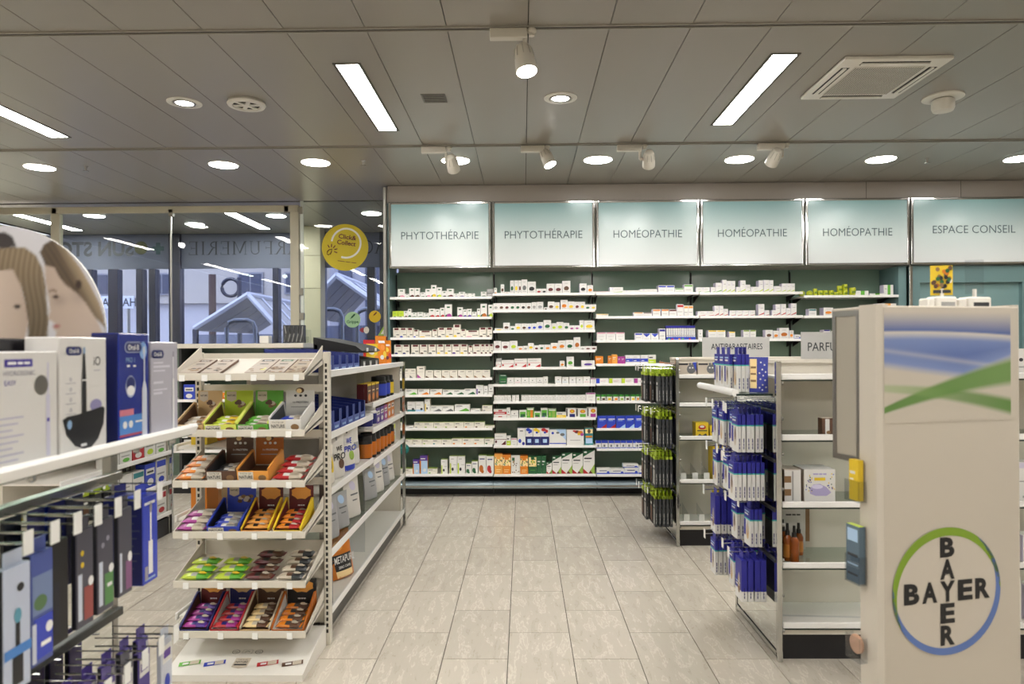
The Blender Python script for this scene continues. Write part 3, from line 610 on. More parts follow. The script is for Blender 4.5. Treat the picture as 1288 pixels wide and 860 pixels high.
# ================================================================== SHELF WALL
YS = 6.74                       # shelf fronts
GRN = mat('green_glass_back', '7b9484', .14, spec=.6); TEAL = mat('teal_panel', '6d8a8c', .35); FASC = mat('taupe_fascia', '9c948c', .4)
def bx(px, Y=YS): return atY(px, 330, Y).x
EDG = [bx(489.5) + k * (bx(1142) - bx(489.5)) / 5 for k in range(6)]
b = MB()
b.box(EDG[0] - .02, 5.4, YS + .0, YB, zat(253, YS), CEIL - .004, FASC); fz = b.solo('shelf_fascia', 'taupe fascia above the sign panels of the shelf wall', 'fascia')
for px in (1090, 1209):
    b = MB(); xx = bx(px); b.box(xx - .002, xx + .002, YS - .002, YS, zat(253, YS), CEIL - .004, mat('shadow_gap', '55524a', .6)); b.part('joint', fz)
b = MB(); b.box(EDG[0] - .05, EDG[0] - .02, YS - .04, YS + .03, 0, CEIL - .02, STEEL, .004); b.solo('end_post', 'dark steel post closing the shelf wall beside the glass door', 'post')
BAYN = ['window-end bay', 'second bay', 'middle bay', 'fourth bay', 'fifth bay']
SHY = [[374.5, 399.8, 425.4, 446.4, 476.4, 497.5, 518.7, 539.5, 560.4, 597.4],
       [369.8, 390.8, 416.5, 441.7, 462.9, 484.2, 505.7, 526.6, 561.3, 597.4],
       [369, 398.7, 428.8, 458.4, 483.1, 505.3, 539.5, 565, 597.5],
       [368.5, 398.2, 427.4, 458.4, 483.1, 505.3, 539.5, 565, 597.5],
       [372.3, 397.8, 426.4, 458.4, 483.1, 505.3, 539.5, 565, 597.5]]
SHZ = []
LIP = .026
for k in range(5):
    x0, x1 = EDG[k] + .0005, EDG[k + 1] - .0005 - (.085 if k == 4 else 0); xm = (x0 + x1) / 2
    t = thing('shelf_bay', 'tall white shelved bay with green back in the shelf wall, %s' % BAYN[k], 'shelving', (xm, YB - .2, 0), 'bays of the shelf wall')
    b = MB(); b.box(x0 + .004, x1 - .004, YB - .04, YB, .12, zat(337, YS), GRN); b.part('back_panel', t)
    b = MB(); b.box(x0, x0 + .011, YB - .052, YB - .04, .12, zat(340, YS), BLACK); b.part('upright', t)
    zs = []
    for sy in SHY[k]:
        pxm = 555 + 130.5 * k
        zz = atY(pxm, sy, YS).z; zs.append(zz)
        b = MB(); b.box(x0 + .006, x1 - .006, YS + .004, YB - .05, zz - .008, zz + .006, WHITE); s_ = b.part('shelf', t)
        b = MB(); b.box(x0 + .004, x1 - .004, YS - .004, YS + .006, zz - .013, zz + .011, RAIL, .002); b.part('price_rail', s_)
        for xx in (x0 + .03, x1 - .03):
            b = MB(); b.prism([(YS + .12, zz - .008), (YB - .05, zz - .008), (YB - .05, zz - .07)], 'x', xx - .003, xx + .003, BLACK); b.part('bracket', s_)
    SHZ.append(zs)
    if k in (0, 4):
        b = MB(); b.box(*((x0 - .018, x0 - .0005) if k == 0 else (x1 + .0005, x1 + .075)), YS + .01, YB, 0, zat(254 if k == 0 else 338, YS), TEAL); b.part('end_panel', t, 'teal end panel')
    b = MB(); b.box(x0, x1, YS + .1, YB - .05, 0, .115, BLACK); b.part('kick_plinth', t)
    zk = zat(603, YS)
    b = MB(); b.box(x0, x1, YS - .06, YS + .12, zk - .075, zk - .028, mat('blue_steel_ledge', '9fb0ba', .2, .35), .006); b.part('base_ledge', t)
    b = MB(); b.box(x0, x1, YS - .068, YS - .06, zk - .06, zk - .046, CHROME); b.part('ledge_trim', t)
# sign panels
SG = bpy.data.materials.new('frosted_sign_glass'); SG.use_nodes = True; nt = SG.node_tree; pb_ = nt.nodes['Principled BSDF']
tc = nt.nodes.new('ShaderNodeTexCoord'); sp = nt.nodes.new('ShaderNodeSeparateXYZ'); rp = nt.nodes.new('ShaderNodeValToRGB'); e = rp.color_ramp.elements
e[0].position = 0; e[0].color = (*lin('d2d5d5'), 1); e[1].position = 1; e[1].color = (*lin('86aaac'), 1); x = e.new(.5); x.color = (*lin('c2d0cf'), 1)
nt.links.new(tc.outputs['Generated'], sp.inputs[0]); nt.links.new(sp.outputs['Z'], rp.inputs['Fac']); nt.links.new(rp.outputs[0], pb_.inputs['Base Color'])
pb_.inputs['Roughness'].default_value = .22
nt.links.new(rp.outputs[0], pb_.inputs['Emission Color']); pb_.inputs['Emission Strength'].default_value = .04   # faint emission in the panel's own gradient colours
LET = mat('sign_lettering', '44565c', .4)
zt_, zb_ = zat(257, YS), zat(334.5, YS)
def sign(x0, x1, txt, tw, lab):
    t = thing('sign_panel', lab, 'sign', ((x0 + x1) / 2, YS - .03, zb_ - .03), 'lit signs above the shelf wall')
    Yf = YS - .045
    b = MB(); b.box(x0 + .03, x1 - .03, Yf, Yf + .035, zb_, zt_, SG); b.part('panel', t)
    for a in ((x0 + .006, x0 + .03, zb_ - .02, zt_ + .02), (x1 - .03, x1 - .006, zb_ - .02, zt_ + .02), (x0 + .03, x1 - .03, zt_, zt_ + .02), (x0 + .03, x1 - .03, zb_ - .02, zb_)):
        b = MB(); b.box(a[0], a[1], Yf - .008, Yf + .04, a[2], a[3], CHROME, .004); b.part('chrome_frame', t)
    b = MB(); b.text(txt, ((x0 + x1) / 2, Yf - .002, zat(296.3, YS)), X3, Z3, tw, .073, LET, -.006); b.part('lettering', t)
SIG = [('PHYTOTHÉRAPIE', .742, 'lit PHYTOTHÉRAPIE sign at the window end of the shelf wall'), ('PHYTOTHÉRAPIE', .742, 'lit PHYTOTHÉRAPIE sign next to the first HOMÉOPATHIE sign'),
       ('HOMÉOPATHIE', .652, 'lit HOMÉOPATHIE sign next to the PHYTOTHÉRAPIE signs'), ('HOMÉOPATHIE', .652, 'lit HOMÉOPATHIE sign between the other two HOMÉOPATHIE signs'), ('HOMÉOPATHIE', .652, 'lit HOMÉOPATHIE sign next to the ESPACE CONSEIL sign')]
for k in range(5): sign(EDG[k], EDG[k + 1], *SIG[k])
x0, x1 = EDG[5], 5.36
t = thing('sign_panel', 'wide frosted ESPACE CONSEIL sign above the teal wall', 'sign', ((x0 + x1) / 2, YS - .03, zb_ - .03), 'lit signs above the shelf wall'); Yf = YS - .045
b = MB(); b.box(x0 + .03, x1 - .03, Yf, Yf + .035, zb_, zt_, SG); b.part('panel', t)
for a in ((x0 + .006, x0 + .03, zb_ - .02, zt_ + .02), (x1 - .03, x1 - .006, zb_ - .02, zt_ + .02), (x0 + .03, x1 - .03, zt_, zt_ + .02), (x0 + .03, x1 - .03, zb_ - .02, zb_)):
    b = MB(); b.box(a[0], a[1], Yf - .008, Yf + .04, a[2], a[3], CHROME, .004); b.part('chrome_frame', t)
b = MB(); b.text('ESPACE CONSEIL', (bx(1221.5), Yf - .002, zat(294, YS)), X3, Z3, .774, .073, LET, -.006); b.part('lettering', t)
# advice wall below the last sign
av = thing('advice_wall', 'teal panelled wall with a recessed field under the ESPACE CONSEIL sign', 'wall panel', (4.6, YS + .1, 0))
za = zat(359, YS); xa, xb = bx(1157), bx(1286)
b = MB(); b.box(EDG[5] + .03, 5.4, YS + .0, YS + .05, za, zat(338, YS), TEAL); b.box(EDG[5] + .03, xa, YS, YS + .05, 0, za, TEAL); b.box(xb, 5.4, YS, YS + .05, 0, za, TEAL); b.part('panel_surround', av)
b = MB(); b.box(xa, xb, YS + .05, YS + .16, 0, za + .02, mat('teal_recess', '7a999a', .4)); b.part('recessed_field', av)
b = MB(); b.box(EDG[5], EDG[5] + .03, YS - .03, YS + .05, 0, zat(338, YS), CHROME, .004); b.part('chrome_post', av)

# ------------------------------------------------------------------ cartons
def Rr(a, b_, c, d, col): return ('r', a, b_, c, d, col)
def El(a, b_, c, d, col): return ('e', a, b_, c, d, col)
def Po(pts, col): return ('p', pts, col)
DOTS = lambda cs, v0, v1, seed: [El(random.Random(seed * 91 + k).uniform(.08, .92), random.Random(seed * 57 + k * 3).uniform(v0, v1), .07, .035, cs[k % len(cs)]) for k in range(16)]
TPL = {  # kind: colour -> (front, top, side, ink shapes, words)
 'a': lambda c: ('w', 'w', 's', [Rr(.28, .72, .72, .84, 'G'), El(.5, .06, .5, .2, 'G'), El(.6, .08, .36, .22, c)], 'white carton with leafy foot'),
 'L': lambda c: ('Y', 'Y', 'Y', [Rr(.05, 0, .95, .2, 'w'), El(.4, .1, .3, .1, 'G'), Rr(.2, .6, .7, .66, 'g')], 'lime green carton'),
 'r': lambda c: ('c', 'c', 'c', [Rr(.2, .78, .85, .97, 'R'), Rr(.2, .6, .7, .63, 's'), Rr(.5, .28, .92, .36, 'd'), El(.25, .1, .22, .11, c)], 'cream carton with dark red head'),
 'q': lambda c: ('c', 'c', 'c', [Rr(.3, .78, .8, .84, 'd'), Rr(.1, .52, .9, .54, 's'), Po([(.05, 0), (.05, .34), (.6, 0)], c)], 'pale carton with a dark corner wedge'),
 'f': lambda c: ('w', 'c', 'c', [Rr(.08, .72, .5, .82, 'd'), Po([(.2, 0), (.45, .22), (.75, .5), (.95, .2), (.95, 0)], c), Rr(.08, .55, .35, .6, 's')], 'flat white carton with a sloping print'),
 't': lambda c: ('w', 'w', 'c', [Rr(0, 0, 1, .2, c), El(.7, .26, .16, .12, 'd'), Rr(.1, .65, .6, .7, 's')], 'white carton with coloured foot'),
 'h': lambda c: ('c', 'h', 'c', [Rr(.1, .68, .55, .78, 'd'), Rr(.1, .5, .8, .54, 's'), El(.2, .15, .12, .12, c)], 'cream carton with green top'),
 'x': lambda c: ('l', 'B', 'o', [Rr(0, .72, 1, 1, 'p'), Rr(.1, .8, .7, .86, 'w'), Rr(0, 0, .14, .72, 'o'), El(.6, .2, .2, .1, 'w')], 'tall purple and pale blue carton'),
 'v': lambda c: ('w', 'h', 'c', [Rr(.05, 0, .22, .6, c), El(.42, .26, .15, .1, 'k'), Rr(.2, .82, .6, .86, 's'), Rr(.5, .5, .9, .53, 's')], 'tall white carton with lime stripe'),
 'u': lambda c: ('w', 'h', 'c', [Rr(.15, .78, .8, .84, 'B'), El(.35, .28, .28, .2, c), El(.5, .12, .2, .1, c)], 'white carton with plant picture'),
 'i': lambda c: ('w', 'w', 'v', [El(.5, .42, .33, .17, c), El(.35, .36, .16, .1, c), Rr(.3, .8, .7, .83, 's'), Rr(.2, .16, .8, .19, 's')], 'white carton with a small plant picture'),
 'j': lambda c: ('w', 'c', 'c', [Rr(0, .5, 1, .54, c), Rr(.08, .76, .7, .8, 's'), El(.12, .32, .08, .12, c), Po([(.55, .05), (.95, .42), (.95, .05)], c)], 'white carton with a red line'),
 'n': lambda c: ('w', 'w', 'c', [El(.5, .58, .09, .07, 'd'), Rr(.15, .28, .85, .33, c), Rr(.02, .0, .05, 1, 's')], 'plain white carton with small mark'),
 'g': lambda c: ('G', 'G', 'G', [Rr(.15, .88, .9, .94, 'w'), Rr(.15, .5, .85, .54, 'g'), Rr(.15, .25, .85, .3, c)], 'dark green carton'),
 'b': lambda c: ('w', 'w', 'c', [Rr(0, .42, 1, .7, 'r'), Rr(.12, .5, .85, .58, 'w'), Rr(.35, .76, .65, .9, 'r'), Rr(.35, .1, .65, .2, 'r')], 'white carton with broad red band'),
 'k': lambda c: ('w', 'w', 'c', [Rr(.1, .1, .9, .8, 'g'), Rr(.2, .2, .8, .5, 'G'), Rr(.15, .08, .6, .18, c)], 'white carton with green panel'),
 'e': lambda c: ('g', 'w', 'w', [Rr(.5, 0, .85, .8, c), Rr(.1, .8, .9, .95, 'w'), Rr(.1, .2, .35, .6, 'h')], 'green striped carton'),
 'y': lambda c: ('w', 'w', 'c', [Rr(0, 0, 1, .5, c), Rr(.08, .64, .6, .76, 'd'), Rr(.1, .2, .7, .26, 'w')], 'white carton with bright lower half'),
 'z': lambda c: ('w', 'w', 'c', [Rr(.02, .15, .14, .95, 'd'), El(.62, .68, .26, .2, 'o'), El(.62, .68, .13, .1, 'y'), Rr(.35, .06, .9, .4, c)], 'white carton with orange fruit disc'),
 'N': lambda c: ('w', 'B', 'w', [Rr(0, 0, 1, .5, 'B'), Rr(.25, .15, .75, .36, 'l'), El(.35, .9, .3, .1, c), El(.7, .82, .2, .1, c), El(.5, .74, .16, .06, 'b')], 'navy and white carton with bright head'),
 'W': lambda c: ('w', 'B', 'w', [Rr(.3, .8, .7, .86, 'S'), El(.3, .25, .2, .12, 'b'), El(.75, .1, .18, .1, 'i')], 'white carton with blue top'),
 'l': lambda c: ('w', 'l', 'c', [Po([(.4, 1), (1, 1), (1, .3), (.75, .6)], 'l'), El(.78, .68, .14, .1, 'S'), El(.5, .8, .1, .07, 'S'), El(.2, .78, .08, .08, 'b'), Rr(0, .08, 1, .14, 'b')], 'wide white carton with pale blue sky print'),
 'm': lambda c: ('w', 'R', 'c', [El(.6, .85, .16, .1, 'R'), El(.8, .8, .16, .12, 'o'), El(.9, .68, .1, .1, 'm'), El(.72, .7, .1, .07, 'y'), El(.45, .9, .1, .06, 'r'), Rr(.2, .3, .8, .34, 's')], 'wide white carton with berry print'),
 'o': lambda c: (c, 'O', c, [Rr(0, .42, 1, .84, 'z')] + DOTS('kogtn', .44, .82, 5) + [Rr(.25, .74, .75, .98, c), Rr(.2, .2, .8, .23, 'z'), Rr(.2, .1, .7, .13, 'z')], 'mosaic patterned tea carton'),
 'D': lambda c: ('w', 'w', 'c', [Rr(.1, .72, .4, .9, 'G')] + DOTS('aen', .08, .7, 9), 'white dotted carton'),
 'M': lambda c: ('G', 'G', 'G', [Rr(.05, .42, .95, .95, 'z')] + DOTS('Gghy', .44, .92, 2) + [Rr(.3, .8, .7, .98, 'G'), Rr(.2, .2, .8, .23, 'g')], 'green mosaic tea carton'),
 'd': lambda c: ('w', 'G', 'G', [Po([(0, 1), (1, 1), (0, .72)], 'G'), Rr(.08, .88, .32, .95, 'w'), Rr(.1, .62, .75, .68, 'd'), Rr(.1, .5, .6, .53, 's'), Po([(0, 0), (0, .22), (.5, 0)], 'r'), Po([(.45, 0), (1, .42), (1, 0)], 'h'), Po([(.45, 0), (.62, .14), (.85, 0)], 'R')], 'white carton with slanted green head'),
 'B': lambda c: ('w', 'w', 'v', [Rr(.05, .75, .95, .93, c), Rr(.1, .35, .8, .4, 's'), Rr(.3, .02, .7, .07, c)], 'white carton with coloured head bar'),
 'C': lambda c: ('w', 'w', 'v', [Po([(.05, .9), (.95, .9), (.5, .45)], c), Rr(.1, .92, .9, .97, c), Rr(.2, .2, .8, .24, 's')], 'white carton with blue chevron'),
 'p': lambda c: ('w', 'w', 'v', [Rr(.05, .85, .95, .98, c), Rr(.2, .5, .8, .53, 's'), Rr(.35, .1, .65, .15, 's')], 'white carton with soft coloured edge'),
 'c': lambda c: (c, c, c, [Rr(.1, .65, .7, .72, 'w'), Rr(.1, .5, .5, .54, 'w')], 'plain coloured carton'),
 's': lambda c: ('w', 'w', 'v', [Po([(.05, .05), (.05, .1), (.95, .3), (.95, .2)], c), Rr(.15, .6, .25, .9, 'v'), Rr(.35, .65, .8, .69, 's')], 'white carton with a slanting line'),
 'K': lambda c: ('w', 'w', 'v', [Rr(0, .25, 1, .62, 'b'), Rr(.15, .34, .5, .42, 'w'), Rr(.1, .75, .6, .8, 's')], 'white carton with blue belt'),
 'F': lambda c: ('w', 'w', 'v', [Rr(0, 0, .28, 1, c), Rr(.36, .5, .8, .56, 'P'), Rr(.36, .35, .7, .4, 's')], 'wide white carton with coloured end'),
 'U': lambda c: ('b', 'b', 'B', [Rr(.2, .7, .9, .78, 'w'), Rr(.2, .6, .7, .64, 'l'), Po([(.35, 0), (1, .35), (1, 0)], c)], 'blue carton with curved corner'),
 'V': lambda c: ('w', 'b', 'w', [Rr(0, .7, 1, 1, 'b'), Rr(.3, .2, .6, .5, 'S'), Rr(0, 0, 1, .12, 'b')], 'white carton with blue lid end'),
 'X': lambda c: ('w', 'w', 'l', [Rr(0, .0, 1, .2, 'b'), Rr(.2, .5, .75, .62, 'B'), El(.85, .3, .1, .2, 'b')], 'flat white and blue carton'),
 'Z': lambda c: ('w', 'w', 'v', [Rr(.4, .0, .7, 1, c), Rr(.1, .6, .32, .66, 's')], 'white carton with coloured middle stripe'),
 'Q': lambda c: ('t', 'a', 't', [Rr(.05, .68, .95, .92, 'z'), El(.5, .8, .2, .12, 'n'), Rr(.1, .44, .9, .54, 'o'), Rr(.1, .1, .9, .4, 'l')], 'teal and orange carton'),
}
CME = {}
NAMES = dict(a='herbal_carton', L='herbal_carton', r='supplement_carton', q='capsule_carton', f='tablet_carton', h='tea_carton', x='drops_carton', v='drops_carton', u='drops_carton', i='plant_extract_carton', j='supplement_carton', n='pill_carton', o='tea_carton', D='tea_carton', M='tea_carton', d='juice_carton', s='pellet_carton', U='mineral_carton', V='mineral_carton', X='mineral_carton', N='vitamin_carton', z='vitamin_carton')
def carton_mesh(code):
    if code in CME: return CME[code]
    kd, c = code[0], (code[1] if len(code) > 1 else 's')
    base, top, side, ink, words_ = TPL[kd](c)
    b = MB(); B, T_, S_ = pal(base), pal(top), pal(side)
    h = .5
    b.add([(-h, -h, 0), (h, -h, 0), (h, -h, 1), (-h, -h, 1)], [(0, 1, 2, 3)], B)
    b.add([(-h, -h, 1), (h, -h, 1), (h, h, 1), (-h, h, 1)], [(0, 1, 2, 3)], T_)
    b.add([(-h, -h, 0), (-h, h, 0), (-h, h, 1), (-h, -h, 1), (h, -h, 0), (h, h, 0), (h, h, 1), (h, -h, 1), ], [(0, 3, 2, 1), (4, 5, 6, 7), (1, 2, 6, 5), (0, 1, 5, 4)], S_)
    # tuck flap seam on the top edge
    b.add([(-h + .04, -h - .004, .985), (h - .04, -h - .004, .985), (h - .04, -h - .004, .993), (-h + .04, -h - .004, .993)], [(0, 1, 2, 3)], S_)
    e = -h - .006
    for s in ink:
        e -= .0012
        if s[0] == 'r': pts = [(s[1], s[2]), (s[3], s[2]), (s[3], s[4]), (s[1], s[4])]; cc = s[5]
        elif s[0] == 'e': pts = [(min(1, max(0, s[1] + s[3] * math.cos(k * math.pi / 5))), min(1, max(0, s[2] + s[4] * math.sin(k * math.pi / 5)))) for k in range(10)]; cc = s[5]
        else: pts = s[1]; cc = s[2]
        b.poly([(u - h, e, v) for u, v in pts], pal(cc))
    CME[code] = (b.mesh('carton'), words_); return CME[code]
CWN = dict(w='white', c='cream', k='black', g='green', G='green', r='red', R='dark red', b='blue', B='navy', y='yellow', Y='lime', o='orange', O='brown', n='brown', p='purple', P='pink', t='teal', s='grey', l='light blue', m='magenta', S='grey', d='dark', T='tan', h='green', j='pink', f='amber', a='brown', e='tan', q='aqua', i='indigo', z='cream', u='lime', v='lilac', x='blue')
def carton(code, x0, x1, z0, z1, yf, dep, lab, grp, name='carton', rz=0):
    me, _ = carton_mesh(code)
    o = bpy.data.objects.new(name, me); COL.objects.link(o)
    o.scale = (max(.008, x1 - x0), dep, z1 - z0); o.location = ((x0 + x1) / 2, yf + dep / 2, z0); o.rotation_euler = (0, 0, rz)
    return tag(o, lab, 'carton', grp)
SN = [('top', ''), ] 
def shelf_row(k, s, ox, oy, sc, base, items):
    """cartons read off one shelf: k bay, s shelf from the top; x0 x1 top code in an enlarged view"""
    zz = SHZ[k][s] + .0065; its = []; rd = random.Random(k * 40 + s)
    for it in items.split(';'):
        it = it.split()
        if not it: continue
        x0, x1, yt = float(it[0]), float(it[1]), float(it[2]); code = it[3]; lift = None
        if '^' in code: code, lf = code.split('^'); lift = float(lf)
        its.append((x0, x1, yt, code, lift))
    its.sort(key=lambda q: (q[0] + q[1]) / 2)
    last = -9; dl = 0
    for i, (x0, x1, yt, code, lift) in enumerate(its):
        yb = base if lift is None else lift
        P0 = atY(ox + x0 / sc, oy + yt / sc, YS + .03); P1 = atY(ox + x1 / sc, oy + yb / sc, YS + .03)
        hgt = (yb - yt) / sc / F * (YS + .03); w = P1.x - P0.x
        z0 = zz if lift is None else zz + (base - lift) / sc / F * (YS + .03)
        xa, xb = P0.x + .0004, P1.x - .0004
        if xa < last and lift is None and xb - last > .012: xa = last + .0005
        if lift is None: last = max(last, xb)
        words_ = TPL[code[0]](code[1] if len(code) > 1 else 's')[4]; cn = CWN[code[1]] if len(code) > 1 else ''
        if code[0] == 'c': words_ = '%s carton' % cn; cn = ''
        wl = words_.split()[:4]
        short = ' '.join(words_.split()) if len(words_.split()) <= 6 else ' '.join(words_.split()[:6])
        lab = '%s, %s from left, %s shelf, %s' % (short, ORD[i], ORD[s], BAYN[k])
        carton(code, xa, xb, z0, z0 + hgt, YS + .03 + rd.uniform(0, .012), rd.uniform(.05, .1), lab, 'cartons on the shelf wall', NAMES.get(code[0], 'remedy_carton'))
C1 = (490, 340, 7.82); C2 = (490, 450, 9.2); C3 = (490, 530, 9.05); C4 = (615, 340, 7.82); C5 = (615, 440, 8.6); C6 = (615, 530, 9.05); C7 = (745, 345, 7.82); C8 = (745, 440, 5.055); C9 = (860, 335, 7.167); C10 = (990, 335, 7.167)
shelf_row(0, 0, *C1, 258, '80 150 172 aP;150 190 220 aG;192 245 163 aR;245 298 163 an;300 350 207 aG;350 407 172 aP;407 462 135 ay;462 513 158 aY;513 562 194 ak;562 630 172 aR;630 680 220 ap;680 738 204 ap;740 790 220 aG;790 838 220 aG;897 955 204 aG;957 1020 222 cs;957 1020 178 cs^218')
shelf_row(0, 1, *C1, 458, '28 82 392 Lg;83 138 392 Lg;139 178 392 aR;178 213 370 aG;214 268 408 aG;270 330 404 aG;332 384 412 aG;385 446 370 ar;447 494 377 ar;495 542 361 ar;543 614 330 am;665 720 358 am;722 761 380 ap;762 808 375 ap;810 857 404 as;860 891 372 aY;893 958 326 aO;970 1018 335 aY')
shelf_row(0, 2, *C1, 655, '32 97 556 rs;98 168 556 rb;169 228 556 rs;232 284 575 rb;290 412 585 ry;418 468 572 rs;472 546 556 rS;548 624 556 ry;626 697 525 ry;698 748 572 rs;750 880 585 rP;882 952 556 rn;957 1010 556 rn')
shelf_row(0, 3, *C1, 820, ';'.join('%d %d %d %s' % q for q in [(45, 122, 722, 'rB'), (125, 195, 722, 'rB'), (212, 290, 722, 'rS'), (298, 372, 722, 'rn'), (380, 455, 722, 'rS'), (462, 535, 722, 'ry'), (540, 607, 722, 'ry'), (612, 690, 722, 'rp'), (692, 768, 722, 'ry'), (775, 815, 735, 'rR'), (820, 893, 722, 'rR'), (895, 935, 722, 'rR'), (937, 978, 722, 'rR'), (980, 1020, 722, 'rR')]))
shelf_row(0, 4, *C2, 228, '88 148 120 qs;149 228 120 qS;228 305 120 qS;313 405 92 qm;412 504 138 qn;512 598 138 qn;605 696 138 qa;698 785 138 qa;790 878 138 qn;880 968 138 qa;973 1068 138 qa;1070 1162 138 qa')
shelf_row(0, 5, *C2, 422, '92 180 355 fh;182 318 358 fg;328 460 358 fo;470 607 358 fo;612 735 366 fG;736 865 366 fG;866 998 355 fG;1000 1085 312 vp;1088 1138 322 nk;1142 1202 305 nk')
shelf_row(0, 6, *C2, 617, '203 298 503 tt;302 397 503 tl;407 468 470 vy;470 606 552 fS;608 742 552 fS;755 928 537 fg;938 1050 590 fs;1072 1188 548 hs')
shelf_row(0, 7, *C2, 812, '92 165 745 hs;172 278 785 fs;285 394 745 hs;395 508 745 hh;512 628 745 hh;630 745 745 hh;748 858 745 hn;862 975 745 ho;980 1100 745 hn;1105 1215 783 hh')
shelf_row(0, 8, *C3, 266, '92 150 205 hs;151 256 205 hs;258 368 205 hs;372 480 208 hh;482 592 208 ht;596 705 208 hd;708 828 197 ho;830 950 197 ho;952 1075 197 ho;1080 1190 200 hG')
shelf_row(0, 9, *C3, 595, '92 152 535 hs;155 262 535 hy;265 340 432 xo;343 432 388 xo;433 540 535 hg;585 660 432 vY;680 767 395 vY;769 858 395 vY;868 932 478 uG;935 1005 455 uG;1012 1100 388 uO;1103 1188 395 ur')
shelf_row(1, 0, *C4, 220, '50 77 158 ao;78 112 210 ns;115 150 125 in;152 207 198 ie;208 246 88 iG;250 288 88 iy;290 319 88 iR;320 378 78 iS;380 462 100 ik;465 519 170 ir;520 568 170 ik;570 644 122 iR;645 722 122 iR;724 802 95 in;892 962 122 ik;968 1025 140 io')
shelf_row(1, 1, *C4, 385, '42 95 312 is;96 150 312 in;151 203 312 iR;204 258 312 iG;259 310 312 iG;311 365 312 ik;366 418 312 in;420 469 305 is;471 535 302 is;541 579 355 ik;580 644 300 in;645 695 308 iy;705 776 282 io;778 841 300 iy;842 894 305 iR;895 945 305 iy;946 1000 330 iG;1001 1055 330 iy')
shelf_row(1, 2, *C4, 582, '55 139 555 iy;140 205 502 in;208 257 535 iG;258 318 510 iy;319 374 510 in;375 421 512 ib;422 471 510 ib;472 536 497 ib;537 613 478 iG;614 667 510 iY;668 733 497 iY;735 790 507 iG;791 842 532 im;843 892 532 im;893 934 482 iY;936 1040 485 iy')
shelf_row(1, 3, *C4, 780, '48 120 682 iR;122 202 690 iR;204 280 682 iY;282 336 735 io;337 384 732 is;385 442 705 iy;444 493 728 iR;494 545 722 iG;548 608 722 io;610 681 705 io;682 755 682 io;757 835 678 iG;836 900 650 iO;901 945 740 is;946 1004 738 iR;1005 1062 738 iR')
shelf_row(1, 4, *C5, 185, '75 132 122 jr;135 272 105 jr;276 412 88 jr;418 565 88 jr;768 820 116 io;842 920 72 ig;1003 1145 112 ip;78 138 84 cs^121')
shelf_row(1, 5, *C5, 365, '112 192 258 gs;196 270 293 ns;272 348 293 nP;350 430 293 ns;432 510 293 ns;512 586 293 nd;587 638 283 ns;715 785 283 nl;787 862 290 nl;866 941 288 nv;942 1019 288 nv;1020 1095 285 nP;1100 1160 302 pm')
shelf_row(1, 6, *C5, 550, ';'.join('%d %d 485 ns' % (a, a + 36) for a in [55, 92, 128, 165, 202, 249, 288] + [350 + 36.8 * k for k in range(19)]) + ';1051 1152 462 pm')
shelf_row(1, 7, *C5, 730, '52 191 635 br;192 231 620 nr;232 318 650 ns;328 405 648 kB;407 489 622 eo;490 558 662 km;562 635 625 kp;640 730 635 eh;732 834 672 yy;835 942 628 zB;945 1060 632 zg;1062 1168 622 zm')
shelf_row(1, 8, *C6, 266, '65 198 135 jR;200 248 162 yY;250 320 190 pP;325 415 70 Wb;417 501 70 Nb;503 588 70 Ny;590 685 70 Nr;688 880 90 ls;885 1080 88 ms;1092 1187 68 Qt')
shelf_row(1, 9, *C6, 595, '62 154 365 of;155 250 375 oo;252 354 388 Ds;355 445 388 oo;450 545 395 Ms;547 598 392 cG;600 652 392 cG;655 719 465 ds;722 824 395 ds;825 949 358 ds;950 1071 362 ds;1072 1205 328 ds')
shelf_row(2, 0, *C7, 178, '5 170 158 pP;172 303 118 sh;304 469 150 sl;470 640 140 sl;650 731 103 Bb;732 812 103 Bb;813 900 133 Bg;905 993 95 Bg')
shelf_row(2, 1, *C7, 405, '38 160 375 By;408 500 362 Bf;503 588 365 BR;595 672 332 Bo;682 755 332 Bo;757 832 335 BR;835 900 285 Br;902 945 300 Bf;947 993 300 Bf')
shelf_row(2, 2, *C7, 638, '45 136 557 pP;137 229 557 pP;232 320 557 pP;422 495 565 Bb;497 576 568 Cb;578 655 568 Cb;660 720 522 Bi')
shelf_row(2, 3, *C8, 82, '20 70 32 co;102 126 30 co;127 160 22 cf;162 184 35 cm;185 210 35 cm;212 257 27 Kb;258 305 27 Kb;307 355 27 Kb;357 405 25 yY')
shelf_row(2, 4, *C8, 212, '25 105 180 Fb;107 185 180 FY;187 265 180 FY;267 345 180 Fm')
shelf_row(2, 6, *C8, 492, '33 91 415 Ur;92 150 415 Ur;152 210 415 Ul;212 268 415 Ul;270 328 415 Ul;330 362 415 Ul')
shelf_row(2, 7, *C8, 622, '22 57 575 Vb;60 100 575 Vb;104 140 575 Vb;142 180 575 Vb;182 216 575 Vb;218 255 575 Vb;258 318 575 Vb;325 360 575 Vb')
shelf_row(2, 8, *C8, 782, '28 114 745 Xb;115 204 750 Xb;205 294 742 Xb;197 293 720 Xb^741;295 372 735 Xb')
shelf_row(3, 0, *C9, 232, '112 159 180 sg;160 238 180 sg;246 287 180 sg;288 345 142 sg;348 387 115 sY;388 427 125 sY;428 468 125 sY;472 509 180 sY;510 559 122 sY;560 602 160 sY;606 679 180 sY;680 720 122 sY;722 771 120 sY;772 810 122 sY;815 884 175 sY;885 925 152 sY;926 966 152 sY;967 1005 152 sY')
shelf_row(3, 1, *C9, 440, '125 200 392 sr;201 279 392 sr;280 320 345 sr;322 360 345 sr;362 403 372 sr;415 472 388 sr;473 530 388 sr;531 588 388 sr;589 645 388 sr;675 731 332 sr;732 773 388 sr;798 831 388 sr;832 876 335 sr;878 925 332 sr;926 965 370 sr;966 1018 328 sr')
